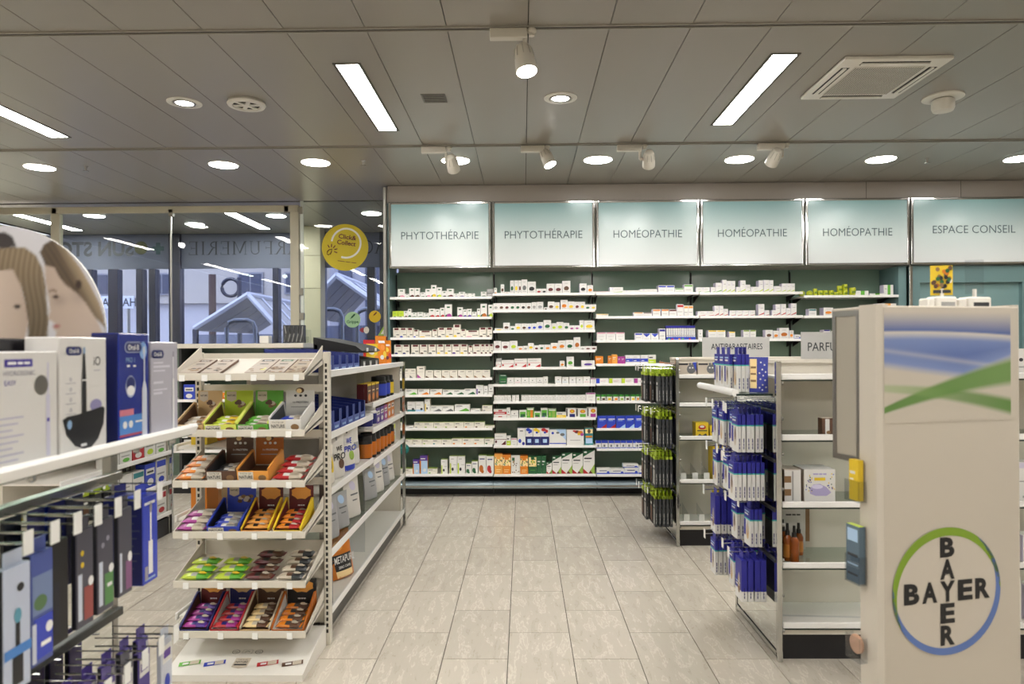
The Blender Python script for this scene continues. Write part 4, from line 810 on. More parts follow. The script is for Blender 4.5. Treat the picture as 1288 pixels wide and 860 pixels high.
shelf_row(3, 2, *C9, 650, '130 172 560 ns;222 299 567 py;300 378 567 py;410 465 580 py;540 596 567 ph;597 652 567 ph;740 806 567 in;808 860 575 io;862 950 550 iO;955 995 572 io;1000 1055 610 Xb')
shelf_row(4, 0, *C10, 255, '618 735 212 Zg;745 874 235 Zg;875 962 160 Zg')
shelf_row(4, 1, *C10, 440, '198 268 375 Bt;330 418 365 io;530 648 375 Zf;818 990 330 Zf')
shelf_row(4, 2, *C10, 650, '330 390 570 pi;420 500 580 ns;560 640 570 sg')
# display rack of vials, green lidded jars, lime tins
z0 = SHZ[2][2] + .0065; pa = atY(745 + 728 / 7.82, 400, YS + .03); pb = atY(745 + 1015 / 7.82, 400, YS + .03); hh = 143 / 7.82 / F * (YS + .03)
t = thing('vial_rack', 'blue counter rack packed with slim white vials, third shelf, middle bay', 'display rack', ((pa.x + pb.x) / 2, YS + .06, z0))
b = MB(); b.box(pa.x, pb.x, YS + .025, YS + .1, z0, z0 + hh * .22, pal('b'), .002); b.box(pa.x, pb.x, YS + .095, YS + .1, z0, z0 + hh, pal('i')); b.box(pa.x, pb.x, YS + .05, YS + .1, z0 + hh * .86, z0 + hh, pal('i')); b.part('rack_body', t)
for k in range(13):
    xx = pa.x + (k + .5) * (pb.x - pa.x) / 13; b = MB(); b.box(xx - .0085, xx + .0085, YS + .035, YS + .05, z0 + hh * .22, z0 + hh * .82, pal('w'), .002); b.box(xx - .006, xx + .006, YS + .034, YS + .035, z0 + hh * .3, z0 + hh * .34, pal('s')); b.part('vial', t)
for k, c in enumerate('grbogbrb'):
    xx = pa.x + (k + .7) * (pb.x - pa.x) / 8.4; b = MB(); b.rect((xx, YS + .0235, z0 + .005), X3, Z3, -.01, 0, .01, .014, pal(c)); b.part('colour_label', t)
zz = SHZ[2][5] + .0065; GL = mat('jar_lid_green', '3c8a35', .4)
for i, (a, c) in enumerate(((22, 52), (55, 88), (90, 128), (132, 168), (170, 205), (208, 240), (242, 275), (277, 302), (305, 345), (348, 390))):
    pa = atY(745 + a / 5.055, 500, YS + .05); pb = atY(745 + c / 5.055, 500, YS + .05); r = (pb.x - pa.x) / 2 - .001; xx = (pa.x + pb.x) / 2; hh = 40 / 5.055 / F * YS
    t = thing('lidded_jar', 'small white jar with green lid, %s from left, sixth shelf, middle bay' % ORD[i], 'jar', (xx, YS + .06, zz), 'green lidded jars')
    b = MB(); b.lathe((xx, YS + .06, zz), [(r * .9, 0), (r, .004), (r, hh * .66), (r * .85, hh * .72)], pal('w'), 16); b.part('jar_body', t)
    b = MB(); b.lathe((xx, YS + .06, zz), [(r * .96, hh * .7), (r * .96, hh), (r * .88, hh * 1.03)], GL, 16); b.part('lid', t)
    b = MB(); b.rect((xx, YS + .06 - r - .0008, zz), X3, Z3, -r * .5, hh * .15, r * .5, hh * .5, pal('hnyo'[i % 4])); b.part('paper_label', t)
zz = SHZ[4][0] + .0065
LIME = mat('tin_lime', 'b3bb1e', .35); LIM2 = mat('tin_lime_shade', '6f8a24', .4)
def tin(x0, x1, yt, yb, lab, lay=False):
    pa = atY(990 + x0 / 7.167, 370, YS + .06); pb = atY(990 + x1 / 7.167, 370, YS + .06); r = (pb.x - pa.x) / 2 - .0006; xx = (pa.x + pb.x) / 2
    h = (yb - yt) / 7.167 / F * (YS + .05); zb = zz + (255 - yb) / 7.167 / F * (YS + .05)
    t = thing('round_tin', lab, 'tin', (xx, YS + .06, zb), 'lime pastille tins')
    if lay:
        r = h / 2
        b = MB(); b.lathe((xx, YS + .045, zb + r), [(r * .95, 0), (r, .003), (r, .03)], LIME, 20, ax=(0, 1, 0)); b.part('tin_body', t)
        b = MB(); b.disc((xx, YS + .0445, zb + r), X3, Z3, r * .7, r * .7, LIM2, 20, 0, 6.2831, .75); b.part('printed_ring', t)
    else:
        b = MB(); b.lathe((xx, YS + .06, zb), [(r * .96, 0), (r, .002), (r, h - .003), (r * .94, h)], LIME, 16); b.part('tin_body', t)
        b = MB(); b.rect((xx, YS + .06 - r - .0006, zb), X3, Z3, -r * .6, h * .3, r * .6, h * .6, LIM2); b.part('printed_band', t)
for i, (a, c, yt, yb, l) in enumerate(((100, 165, 208, 255, 1), (172, 232, 206, 255, 1), (234, 271, 188, 255, 0), (273, 319, 205, 255, 0), (321, 368, 205, 255, 0), (373, 420, 205, 255, 0), (421, 462, 220, 255, 0), (463, 496, 228, 255, 0), (497, 545, 205, 255, 0), (497, 545, 152, 204, 0), (450, 495, 165, 226, 0), (560, 618, 182, 255, 0))):
    tin(a, c, yt, yb, 'round lime green tin, %s from left on the top shelf, fifth bay' % ORD[i], l)
p = atY(507, 565, YS - .05); b = MB(); b.disc((p.x, YS - .02, p.z), X3, Z3, .053, .053, mat('wobbler_teal', '1f6b68', .4), 28); b.disc((p.x, YS - .018, p.z), X3, Z3, .053, .053, mat('wobbler_teal', '1f6b68', .4), 28)
t = b.solo('shelf_wobbler', 'round dark teal shelf wobbler on the window-end bay', 'shelf sign')
b = MB(); b.rect((p.x, YS - .0215, p.z + .01), X3, Z3, -.04, -.003, .04, .003, pal('q')); b.part('printed_line', t)
b = MB(); b.box(p.x - .01, p.x + .01, YS - .017, YS - .0045, p.z + .03, p.z + .036, ACRYL); b.part('clear_strip', t)
# ================================================================== SHARED PRODUCT SHAPES
TPL.update({
 '1': lambda c: ('n', 'y', 'R', [Rr(0, .9, 1, 1, 'y'), El(.5, .3, .3, .2, 'o'), Rr(.2, .6, .8, .66, 'z')], 'dark brown carton with yellow top'),
 '2': lambda c: (c, 'k', c, [Rr(.1, .55, .9, .8, 'w'), Rr(.2, .62, .8, .7, 'd'), El(.5, .25, .3, .15, 'w')], 'bright boxed product'),
 '3': lambda c: ('w', 'w', 'w', [Rr(.05, .7, .95, .94, c), Rr(.1, .4, .8, .46, 's'), El(.5, .2, .3, .12, c)], 'white boxed product'),
 '4': lambda c: (c, c, c, [El(.5, .68, .3, .16, 'r'), El(.5, .72, .18, .08, 'w'), Rr(.12, .4, .88, .47, 'd'), Po([(.05, 0), (.3, .22), (.5, .1), (.8, .25), (.95, 0)], 'd')], 'yellow carton with red shield'),
 '5': lambda c: ('e', 'c', 'e', [Rr(.04, .8, .55, .92, 'd'), El(.72, .5, .24, .34, 'S'), El(.66, .85, .06, .12, 'S'), El(.82, .85, .06, .12, 'S'), Po([(.8, 1), (1, 1), (1, .3)], 'b'), El(.65, .6, .05, .06, 'w'), El(.8, .6, .05, .06, 'w')], 'grey carton with cat picture'),
 '6': lambda c: ('n', 'e', 'n', [Rr(.3, .05, .7, .95, 'w'), El(.6, .2, .2, .1, 'a')], 'small brown and white carton'),
 '7': lambda c: ('w', 'e', 'a', [Rr(0, .6, .4, .8, 'a'), Rr(0, .2, .4, .4, 'a'), Rr(.45, .05, .55, .95, 's')], 'white and brown carton'),
 '8': lambda c: ('H', 'Y', 'H', [Rr(.1, .72, .9, .94, 'l'), Rr(.1, .45, .9, .5, 'd'), Rr(.1, .3, .9, .33, 'l'), Rr(.1, .12, .9, .16, 'd')], 'slate blue carton'),
})
def carton_at(code, c, w, h, d, rz, lab, grp, name='carton', cat='carton'):
    """c = bottom centre of the FRONT face; rz turns the front (0 faces -y, +90 faces +x, -90 faces -x)"""
    me, _ = carton_mesh(code); o = bpy.data.objects.new(name, me); COL.objects.link(o)
    r = math.radians(rz); back = Vector((-math.sin(r), math.cos(r), 0))
    o.scale = (w, d, h); o.rotation_euler = (0, 0, r); o.location = Vector(c) + back * d / 2
    return tag(o, lab, cat, grp)
def local(c, rz): return Matrix.Translation(Vector(c)) @ Matrix.Rotation(math.radians(rz), 4, 'Z')
def pouch(c, w, h, d, rz, m, lab, grp, inks=(), texts=(), tilt=0, topm=None, cat='pouch'):
    """stand-up pouch: fat foot, flat sealed top; inks/texts on its front in unit coordinates"""
    c = Vector(c) + Z3 * (abs(math.sin(math.radians(tilt))) * d / 2 + .0005); t = thing('foil_pouch', lab, cat, c, grp); X = local(c, rz) @ Matrix.Rotation(math.radians(tilt), 4, 'X')
    prof = [(0, .8), (.04, 1), (.3, .95), (.6, .6), (.86, .16), (.9, .05), (1, .05)]; nx = 8
    def yf(s, v, sg):
        for (v0, a0), (v1, a1) in zip(prof, prof[1:]):
            if v0 <= v <= v1 + 1e-6: a = a0 + (a1 - a0) * (v - v0) / (v1 - v0); break
        return sg * d / 2 * a * max(.12, (1 - abs(s) ** 3))
    vs, fs = [], []
    for sg in (-1, 1):
        for v, a in prof:
            for i in range(nx + 1):
                s = -1 + 2 * i / nx; vs.append((s * w / 2 * (1 - .05 * math.sin(v * math.pi)), yf(s, v, sg), v * h))
    n = nx + 1; R_ = len(prof)
    for q in range(2):
        for j in range(R_ - 1):
            for i in range(nx): k = q * n * R_ + j * n + i; fs.append((k, k + 1, k + n + 1, k + n))
    for j in range(R_ - 1):
        for i in (0, nx): k = j * n + i; fs.append((k, k + n, k + n + n * R_, k + n * R_))
    for j in (0, R_ - 1):
        for i in range(nx): k = j * n + i; fs.append((k, k + 1, k + 1 + n * R_, k + n * R_))
    b = MB(); b.xf = X; b.add(vs, fs, m); b.part('pouch_body', t)
    if inks:
        off = .0015
        for s in inks:
            b = MB(); b.xf = X; off += .0003
            if s[0] == 'r':
                us = [s[1] + (s[3] - s[1]) * i / 6 for i in range(7)]; vv_ = [s[2] + (s[4] - s[2]) * i / 5 for i in range(6)]
                b.add([((u - .5) * w * .95, yf(2 * u - 1, v, -1) - off, v * h) for v in vv_ for u in us], [(j * 7 + i, j * 7 + i + 1, j * 7 + i + 8, j * 7 + i + 7) for j in range(5) for i in range(6)], pal(s[5]))
            else:
                cs = [(s[1], s[2])] + [(s[1] + s[3] * math.cos(k * math.pi / 8), s[2] + s[4] * math.sin(k * math.pi / 8)) for k in range(16)]
                b.add([((u - .5) * w * .95, yf(2 * u - 1, v, -1) - off - .0006, v * h) for u, v in cs], [(0, 1 + k, 1 + (k + 1) % 16) for k in range(16)], pal(s[5]))
            b.part('front_print', t)
    for (s, u, v, tw, cap, cc) in texts:
        y0 = min(yf(2 * u - 1, v, -1), yf(0, v, -1)) - .005
        b = MB(); b.xf = X; b.text(s, ((u - .5) * w, y0, v * h), X3, Z3, tw * w, cap * h, pal(cc), .02); b.part('lettering', t)
    if topm: b = MB(); b.xf = X; b.box(-w / 2, w / 2, -.004, .004, h * .9, h, topm); b.part('top_seal', t)
    return t
def tub(c, r, h, m, lidm, lab, grp, inkm=None, rz=0, text=None, name='product_tub', cat='tub', neck=.86, label2=None):
    t = thing(name, lab, cat, c, grp); c = Vector(c)
    b = MB(); b.lathe(c, [(r * .92, 0), (r, .006), (r, h * .74), (r * neck, h * .8)], m, 20); b.part('body', t)
    b = MB(); b.lathe(c, [(r * neck * .98, h * .79), (r * neck, h * .81), (r * neck, h * .98), (r * neck * .9, h)], lidm, 20); b.part('lid', t)
    if inkm:
        b = MB(); b.lathe(c, [(r * 1.008, h * .12), (r * 1.008, h * .66)], inkm, 20, cap=False); l = b.part('paper_label', t)
    if text:
        s, col = text; b = MB(); q = math.radians(rz); f_ = Vector((math.sin(q), -math.cos(q), 0)); u_ = Vector((math.cos(q), math.sin(q), 0))
        vs, fs, wd_ = glyphs(s, .02); k = h * .16 / CAPH; kx = r * 1.1 / wd_
        b.add([c + f_ * (r * 1.02 * math.cos((x - wd_ / 2) * kx / r)) + u_ * (r * 1.02 * math.sin((x - wd_ / 2) * kx / r)) + Z3 * (h * .38 + y * k) for x, y in vs], fs, pal(col)); b.part('lettering', t)
    return t
def bottle(c, h, r, m, capm, lab, grp, labm=None):
    t = thing('spray_bottle', lab, 'bottle', c, grp); c = Vector(c)
    b = MB(); b.lathe(c, [(r * .9, 0), (r, .004), (r, h * .56), (r * .7, h * .66), (r * .4, h * .7)], m, 16); b.part('body', t)
    b = MB(); b.lathe(c, [(r * .5, h * .68), (r * .5, h * .8), (r * .34, h * .82), (r * .3, h)], capm, 14); b.part('pump_cap', t)
    if labm: b = MB(); b.lathe(c, [(r * 1.01, h * .1), (r * 1.01, h * .45)], labm, 16, cap=False); b.part('paper_label', t)
# flow-wrapped snack bar: pillow with crimped ends
BARM = {}
def bar_mesh(ca, cb, cl, L=.112, w=.044, h=.026):
    k = (ca, cb, cl)
    if k in BARM: return BARM[k]
    b = MB(); st_ = [(-.5, .06, 1.04), (-.45, .06, 1.02), (-.44, .12, .98), (-.36, .8, .95), (-.15, 1, .96), (.05, .95, .97), (.36, .85, .95), (.44, .12, .98), (.45, .06, 1.02), (.5, .06, 1.04)]
    n = 10; fs = [[], [], []]; vs = []
    for s, hz, wz in st_:
        for q in range(n):
            a = 2 * math.pi * q / n; vs.append((s * L, w / 2 * wz * math.cos(a) * (1 if abs(math.cos(a)) < .99 else 1), h / 2 + h / 2 * hz * math.sin(a)))
    for j in range(len(st_) - 1):
        c = 0 if j < 5 or j >= 7 else 1
        for q in range(n):
            cc = 2 if (j == 4 and q in (1, 2, 3)) else c
            fs[cc].append((j * n + q, j * n + (q + 1) % n, (j + 1) * n + (q + 1) % n, (j + 1) * n + q))
    mm = [mat('wrap_' + PAL[z], PAL[z], .28) for z in (ca, cb, cl)]
    b.add(vs, fs[0] + [tuple(range(n))[::-1], tuple((len(st_) - 1) * n + q for q in range(n))], mm[0])
    b.v += []; o = 0
    for c in (1, 2):
        kk = b.mi(mm[c])
        for f in fs[c]: b.f.append(f); b.m.append(kk)
    for q, (u, sgn) in enumerate(((.16, 1), (.27, -1), (.2, -1))):
        b.disc((u * L, sgn * w * .12, h * 1.005 + .0006 * q), X3, Y3, .012, .008, mat('wrap_' + PAL['y' if cb in 'Gg' else 'e'], PAL['y' if cb in 'Gg' else 'e'], .3), 8)
    BARM[k] = b.mesh('snack_bar'); return BARM[k]
def bar(M4, ca, cb, cl, lab, grp):
    o = bpy.data.objects.new('snack_bar', bar_mesh(ca, cb, cl)); COL.objects.link(o); o.matrix_world = M4; return tag(o, lab, 'snack bar', grp)

# ================================================================== SNACK RACK (end of the gondola)
RX0, RX1, RYF, RYB = -1.552, -.963, 3.07, 3.35
rk = thing('snack_rack', 'cream metal snack rack with six sloping shelves at the aisle end', 'display rack', ((RX0 + RX1) / 2, 3.2, 0))
for xx in (RX0 - .035, RX1 - .002):
    b = MB(); b.box(xx, xx + .028, RYB + .01, RYB + .05, 0, zat(441, RYB), CREAM, .002); u_ = b.part('upright', rk)
    b = MB()
    for k in range(46): b.box(xx + .009, xx + .019, RYB + .0085, RYB + .0105, .06 + k * .0285, .06 + k * .0285 + .017, mat('slot_black', '201e1a', .7))
    b.part('slot_row', u_)
lips = [471.5, 543, 607, 671.5, 734, 797.5]; RZ = []
for i, ly in enumerate(lips):
    zf = zat(ly, RYF); rise = .075 if i == 0 else .05; zb = zf + rise; RZ.append((zf, zb))
    b = MB(); b.prism([(RYF, zf), (RYB, zb), (RYB, zb - .008), (RYF, zf - .008)], 'x', RX0, RX1, CREAM); s_ = b.part('shelf', rk)
    b = MB(); b.box(RX0, RX1, RYF - .006, RYF, zf - .017, zf + .015, CREAM, .002); b.part('front_lip', s_)
    for xx in (RX0, RX1 - .004):
        b = MB(); b.prism([(RYF, zf - .008), (RYF, zf + .014), (RYB, zb + .06), (RYB, zb - .03)], 'x', xx, xx + .004, CREAM); b.part('side_bracket', s_)
    for f in ((.1, .36, .62, .88) if i else (.08, .25, .43, .62, .76, .94)):
        xx = RX0 + (RX1 - RX0) * f; b = MB(); b.box(xx - .012, xx + .012, RYF - .01, RYF - .006, zf - .02, zf + .008, mat('tag_clear_white', 'f4f4f2', .2)); b.part('price_tag', s_)
b = MB(); b.prism([(2.99, 0), (2.99, .028), (3.3, .1), (RYB, .1), (RYB, 0)], 'x', RX0 - .005, RX1 + .008, WHITE); pl_ = b.part('plinth', rk)
for z in (.34, .56, .79, 1.02, 1.24, zat(447, RYB)):
    b = MB(); b.box(RX0, RX1, RYB + .02, RYB + .035, z - .018, z + .018, CREAM); b.part('cross_bar', rk)
b = MB(); b.box(RX0, RX1, RYB + .036, RYB + .042, .1, .5, BEIGE); b.part('back_board', rk)
# plinth print: four bars, logo, icons
sl = math.atan2(.072, .31); XP = Matrix.Translation((RX0, 2.99, .0295)) @ Matrix.Rotation(sl, 4, 'X')
def bprint(name): 
    b = MB(); b.xf = XP; return b
for cx, cc in ((.075, 'g'), (.185, 'x'), (.42, 'r'), (.53, 'n')):
    b = bprint(0); b.xf = XP @ Matrix.Translation((cx, .075, 0)) @ Matrix.Rotation(.25, 4, 'Z')
    b.rect((0, 0, .0005), X3, Y3, -.045, -.014, .045, .014, pal(cc) if cc != 'x' else pal('b')); b.rect((0, 0, .001), X3, Y3, .0, -.012, .038, .012, pal('e')); b.rect((0, 0, .0014), X3, Y3, -.03, -.006, -.005, .006, pal('w')); b.part('printed_bar', pl_)
b = bprint(0); b.poly([(.268, .05, .0006), (.302, .04, .0006), (.336, .05, .0006), (.336, .11, .0006), (.268, .11, .0006)], pal('e')); b.rect((.302, .06, .001), X3, Y3, -.028, 0, .028, .01, pal('d')); b.text('TASTE OF', (.302, .098, .001), X3, Y3, .045, .007, pal('d')); b.text('NATURE', (.302, .083, .001), X3, Y3, .055, .011, pal('d'), .02); b.part('logo_shield', pl_)
for cx in (.25, .302, .354):
    b = bprint(0)
    if cx == .302: 
        b.rect((cx, .14, .0006), X3, Y3, -.022, 0, .022, .0015, pal('s')); b.rect((cx, .165, .0006), X3, Y3, -.022, 0, .022, .0015, pal('s')); b.rect((cx - .022, .14, .0006), X3, Y3, 0, 0, .0015, .026, pal('s')); b.rect((cx + .021, .14, .0006), X3, Y3, 0, 0, .0015, .026, pal('s')); b.tube([(cx - .012, .148, .001), (cx, .158, .001), (cx + .012, .15, .001)], .001, pal('s'), 4)
    else: b.disc((cx, .152, .0006), X3, Y3, .017, .014, pal('d'), 24, 0, 6.2831, .86); b.text('oo', (cx, .152, .001), X3, Y3, .018, .009, pal('d'))
    b.part('printed_icon', pl_)
def SX(i):
    zf, zb = RZ[i]; return Matrix.Translation((RX0, RYF, zf)) @ Matrix.Rotation(math.atan2(zb - zf, RYB - RYF), 4, 'X')
def fx(px): return (px - 216) / 168 * (RX1 - RX0)
SHN = ['top', 'second', 'third', 'fourth', 'fifth', 'lowest']
# chocolate tablets on the top shelf
for i, (a, c, bc, pc, hd) in enumerate(((221, 246, 'c', 'd', 'n'), (249, 275, 'c', 'd', 'n'), (305, 331, 'c', 'u', 'd'), (331.5, 356, 'c', 'k', 'G'), (356.5, 380, 'e', 'n', 'n'))):
    x0, x1 = fx(a), fx(c); X = SX(0); lab = ['greige chocolate tablet with dark nibs at the shelf start', 'greige chocolate tablet with dark shavings, second in row', 'greige chocolate tablet with pale nuts after the gap', 'cream chocolate tablet with green head and dark berries', 'tan chocolate tablet with nut clusters at the shelf end'][i]
    p_ = X @ Vector(((x0 + x1) / 2, .12, 0)); t = thing('chocolate_tablet', lab, 'chocolate bar', p_, 'chocolate tablets on the rack')
    b = MB(); b.xf = X; b.box(x0 + .002, x1 - .002, .02, .235, .001, .013, mat('tablet_' + bc, {'c': 'b7ab9f', 'e': 'a5957f'}[bc], .5), .001); b.part('tablet_box', t)
    b = MB(); b.xf = X; b.box(x1 - .0025, x1 - .001, .02, .235, .001, .012, pal('n')); b.part('dark_edge', t)
    b = MB(); b.xf = X; xm = (x0 + x1) / 2; b.rect((xm, .19, .0135), X3, Y3, -.028, 0, .028, .03, pal(hd)); b.rect((xm, .1985, .014), X3, Y3, -.018, 0, .018, .008, pal('w')); b.rect((xm, .145, .0135), X3, Y3, -.02, 0, .02, .012, pal('d')); b.rect((xm, .125, .0135), X3, Y3, -.026, 0, .026, .006, pal('s'))
    rd = random.Random(i)
    for k in range(14 if i > 2 else 7): b.disc((xm + rd.uniform(-.032, .032), .06 + rd.uniform(-.03, .03) * (1.3 if i > 2 else .7), .0136 + k * .0001), X3, Y3, rd.uniform(.007, .012), rd.uniform(.005, .009), pal(rd.choice(pc + 'na')), 8)
    b.part('front_print', t)
# counter display trays with header cards
def tray(i, a, c, co, ci, ch, lab, head=None, txt=True, front=.034, rim=None, pic=None, hh=.125):
    x0, x1 = fx(a) + .002, fx(c) - .002; X = SX(i); p_ = X @ Vector(((x0 + x1) / 2, .12, 0)); w = x1 - x0
    t = thing('display_tray', lab, 'display box', p_, 'snack display trays'); O_, I_, H_ = (mat('card_' + PAL[z], PAL[z], .5) for z in (co, ci, ch)); E_ = mat('card_' + PAL[rim], PAL[rim], .5) if rim else O_
    b = MB(); b.xf = X; b.box(x0, x1, .016, .225, .0015, .004, I_); b.part('tray_floor', t)
    b = MB(); b.xf = X; b.box(x0, x1, .014, .018, .0015, front, O_); fr = b.part('tray_front', t)
    if txt:
        b = MB(); b.xf = X; b.rect((x0, .0135, 0), X3, Z3, .006, .006, w * .52, front - .004, pal('c')); b.text('TASTE OF', (x0 + w * .28, .013, front * .78), X3, Z3, w * .36, front * .13, pal('d')); b.text('NATURE', (x0 + w * .28, .013, front * .48), X3, Z3, w * .42, front * .26, pal('d'), .02); b.part('printed_label', fr)
    b = MB(); b.xf = X; b.disc((x1 - w * .2, .0134, front * .4), X3, Z3, w * .13, front * .26, pal(pic or 'a'), 12); b.part('printed_picture', fr)
    for xx in (x0, x1 - .003):
        b = MB(); b.xf = X; b.prism([(.016, .0015), (.016, front + .004), (.205, .082), (.225, .082), (.225, .0015)], 'x', xx, xx + .003, O_); sd = b.part('tray_side', t)
        b = MB(); b.xf = X; b.prism([(.016, front + .002), (.016, front + .011), (.205, .09), (.205, .08)], 'x', xx - .002, xx + .005, E_); b.part('side_edge', sd)
        xi = xx + .0035 if xx == x0 else xx - .0005
        b = MB(); b.xf = X; b.prism([(.018, .004), (.018, front), (.205, .078), (.222, .004)], 'x', xi - .0003, xi + .0003, I_); b.part('side_lining', sd)
    b = MB(); b.xf = X @ Matrix.Translation((0, .222, .01)) @ Matrix.Rotation(-.2, 4, 'X'); b.box(x0 + .004, x1 - .004, 0, .003, 0, hh, H_); hd = b.part('header_card', t)
    b = MB(); b.xf = X @ Matrix.Translation((0, .222, .01)) @ Matrix.Rotation(-.2, 4, 'X')
    if head == 'shield':
        b.poly([(x0 + w * .1, -.0006, hh * .97), (x0 + w * .42, -.0006, hh * .97), (x0 + w * .42, -.0006, hh * .66), (x0 + w * .26, -.0006, hh * .58), (x0 + w * .1, -.0006, hh * .66)], pal('e')); b.text('NATURE', (x0 + w * .26, -.001, hh * .82), X3, Z3, w * .26, .008, pal('d'), .02)
        for k in range(9): rd = random.Random(k + i * 7); b.disc((x0 + w * rd.uniform(.4, .85), -.0007 - k * .0001, hh * rd.uniform(.38, .6)), X3, Z3, w * .09, hh * .07, pal(rd.choice('aneT')), 8)
    elif head == 'protein':
        b.text('1g PROTEIN', (x0 + w * .52, -.001, hh * .55), X3, Z3, w * .5, .008, pal('d' if ch in 'cw' else 'w'), .02)
        for k in range(3): b.disc((x0 + w * (.35 + .17 * k), -.001, hh * .8), X3, Z3, .007, .006, pal('d' if ch in 'cw' else 'w'), 12)
        b.rect((x0 + w * .2, -.001, hh * .36), X3, Z3, 0, 0, w * .62, .004, pal('s'))
        b.disc((x0 + w * .5, -.0012, hh * 1.0), X3, Z3, .02, .014, pal('n'), 14); b.disc((x0 + w * .47, -.0016, hh * .98), X3, Z3, .013, .011, pal('z'), 12)
    else:
        b.poly([(x0 + w * (.5 + .36 * math.cos(k * math.pi / 8) * (1 + .12 * (k % 2))), -.0006, hh * (.72 + .22 * math.sin(k * math.pi / 8) * (1 + .2 * (k % 2)))) for k in range(16)], pal({'R': 'f', 'k': 'f'}.get(ch, 'T'))); b.bars((x0 + w * .5, -.0012, hh * .25), X3, Z3, w * .26, .009, pal('w'))
    b.part('header_print', hd)
    return X, x0, x1
def fill(X, x0, x1, n, cols, desc, grp, y0=.045, dy=.042, dz=.005):
    rd = random.Random(int(x0 * 1e4) + n)
    for k in range(n):
        lab = '%s snack bar, %s from front in the %s' % (desc, ORD[k], grp)
        M = X @ Matrix.Translation(((x0 + x1) / 2 + rd.uniform(-.003, .003), y0 + dy * k, .0055 + dz * k)) @ Matrix.Rotation(rd.uniform(-.04, .04), 4, 'Z') @ Matrix.Rotation(-.06, 4, 'X') @ Matrix.Diagonal((min(1, (x1 - x0 - .012) / .118),) * 3 + (1,))
        bar(M, *cols, lab, 'wrapped snack bars on the rack')
def open_stack(i, a, c, n, cols, desc, grp):
    X = SX(i); x0, x1 = fx(a), fx(c); rd = random.Random(i * 31 + int(a))
    for k in range(n):
        lab = '%s snack bar, %s from front in the %s' % (desc, ORD[k], grp)
        M = X @ Matrix.Translation(((x0 + x1) / 2 + .003 * k + rd.uniform(-.003, .003), .035 + .047 * k, .0015 + .012 * k)) @ Matrix.Rotation(rd.uniform(-.03, .05), 4, 'Z') @ Matrix.Rotation(-.1, 4, 'X') @ Matrix.Diagonal(((x1 - x0) / .12, 1.2, 1.25, 1))
        bar(M, *cols, lab, 'wrapped snack bars on the rack')
PAL['A'] = '9c7f3e'
q = tray(1, 218, 254, 'T', 'n', 'T', 'tan display tray with shield header on the second rack shelf', 'shield'); fill(*q, 3, ('e', 'a', 'w'), 'tan', 'tan tray')
q = tray(1, 254, 296, 'u', 'n', 'Y', 'lime yellow display tray with shield header on the second rack shelf', 'shield', rim='u'); fill(*q, 3, ('Y', 'y', 'w'), 'yellow', 'lime yellow tray')
q = tray(1, 296, 337, 'g', 'n', 'g', 'green display tray with nut header on the second rack shelf', 'shield', rim='u'); fill(*q, 3, ('g', 'e', 'w'), 'green', 'green tray')
q = tray(1, 337, 379, 'w', 'd', 'w', 'white display tray with coconut header on the second rack shelf', 'protein', front=.055); fill(*q, 3, ('b', 'e', 'w'), 'blue', 'white tray')
open_stack(2, 217, 255, 4, ('o', 'e', 'w'), 'orange', 'open stack on the third rack shelf')
q = tray(2, 256, 296, 'n', 'd', 'n', 'dark brown display tray with coconut header on the third rack shelf', 'protein', front=.052); fill(*q, 3, ('d', 'e', 'w'), 'brown', 'dark brown tray', .06)
q = tray(2, 296, 337, 'f', 'n', 'O', 'empty amber display tray with coconut header on the third rack shelf', 'protein', front=.052)
open_stack(2, 339, 381, 4, ('r', 'e', 'w'), 'red', 'open stack on the third rack shelf')
open_stack(3, 217, 256, 3, ('m', 'e', 'w'), 'magenta', 'open stack on the fourth rack shelf')
q = tray(3, 257, 299, 'b', 'k', 'b', 'royal blue display tray with cookie header on the fourth rack shelf', 'shield', front=.03); fill(*q, 3, ('b', 's', 'w'), 'blue', 'royal blue tray')
q = tray(3, 300, 336, 'f', 'R', 'R', 'red lined display tray of amber bars on the fourth rack shelf', 'nuts', False, .012, 'y'); fill(*q, 4, ('f', 'f', 'k'), 'amber', 'red lined tray')
q = tray(3, 341, 377, 'y', 'R', 'R', 'yellow sided display tray of orange bars on the fourth rack shelf', 'nuts', False, .012, 'y'); fill(*q, 4, ('o', 'r', 'k'), 'orange', 'yellow sided tray')
open_stack(4, 222, 261, 3, ('Y', 'g', 's'), 'lime', 'outer stack on the fifth rack shelf'); open_stack(4, 265, 303, 3, ('Y', 'g', 's'), 'lime', 'inner stack on the fifth rack shelf')
open_stack(4, 304, 342, 4, ('R', 'n', 'k'), 'red-brown', 'stack on the fifth rack shelf'); open_stack(4, 345, 382, 4, ('e', 'd', 'n'), 'taupe', 'stack on the fifth rack shelf')
q = tray(5, 221, 258, 'B', 'n', 'R', 'navy edged display tray on the lowest rack shelf', 'nuts', False, .012, 'B'); fill(*q, 4, ('m', 'p', 'B'), 'purple', 'navy edged tray')
q = tray(5, 260, 297, 'r', 'w', 'B', 'red edged display tray on the lowest rack shelf', 'nuts', False, .012, 'r'); fill(*q, 4, ('r', 'm', 'B'), 'crimson', 'red edged tray')
q = tray(5, 298, 337, 'T', 'n', 'n', 'tan edged display tray on the lowest rack shelf', 'nuts', False, .012, 'e'); fill(*q, 4, ('z', 'n', 'e'), 'cream', 'tan edged tray')
q = tray(5, 338, 380, 'O', 'w', 'k', 'brown edged display tray on the lowest rack shelf', 'nuts', False, .012, 'O'); fill(*q, 4, ('o', 'n', 'd'), 'caramel', 'brown edged tray')

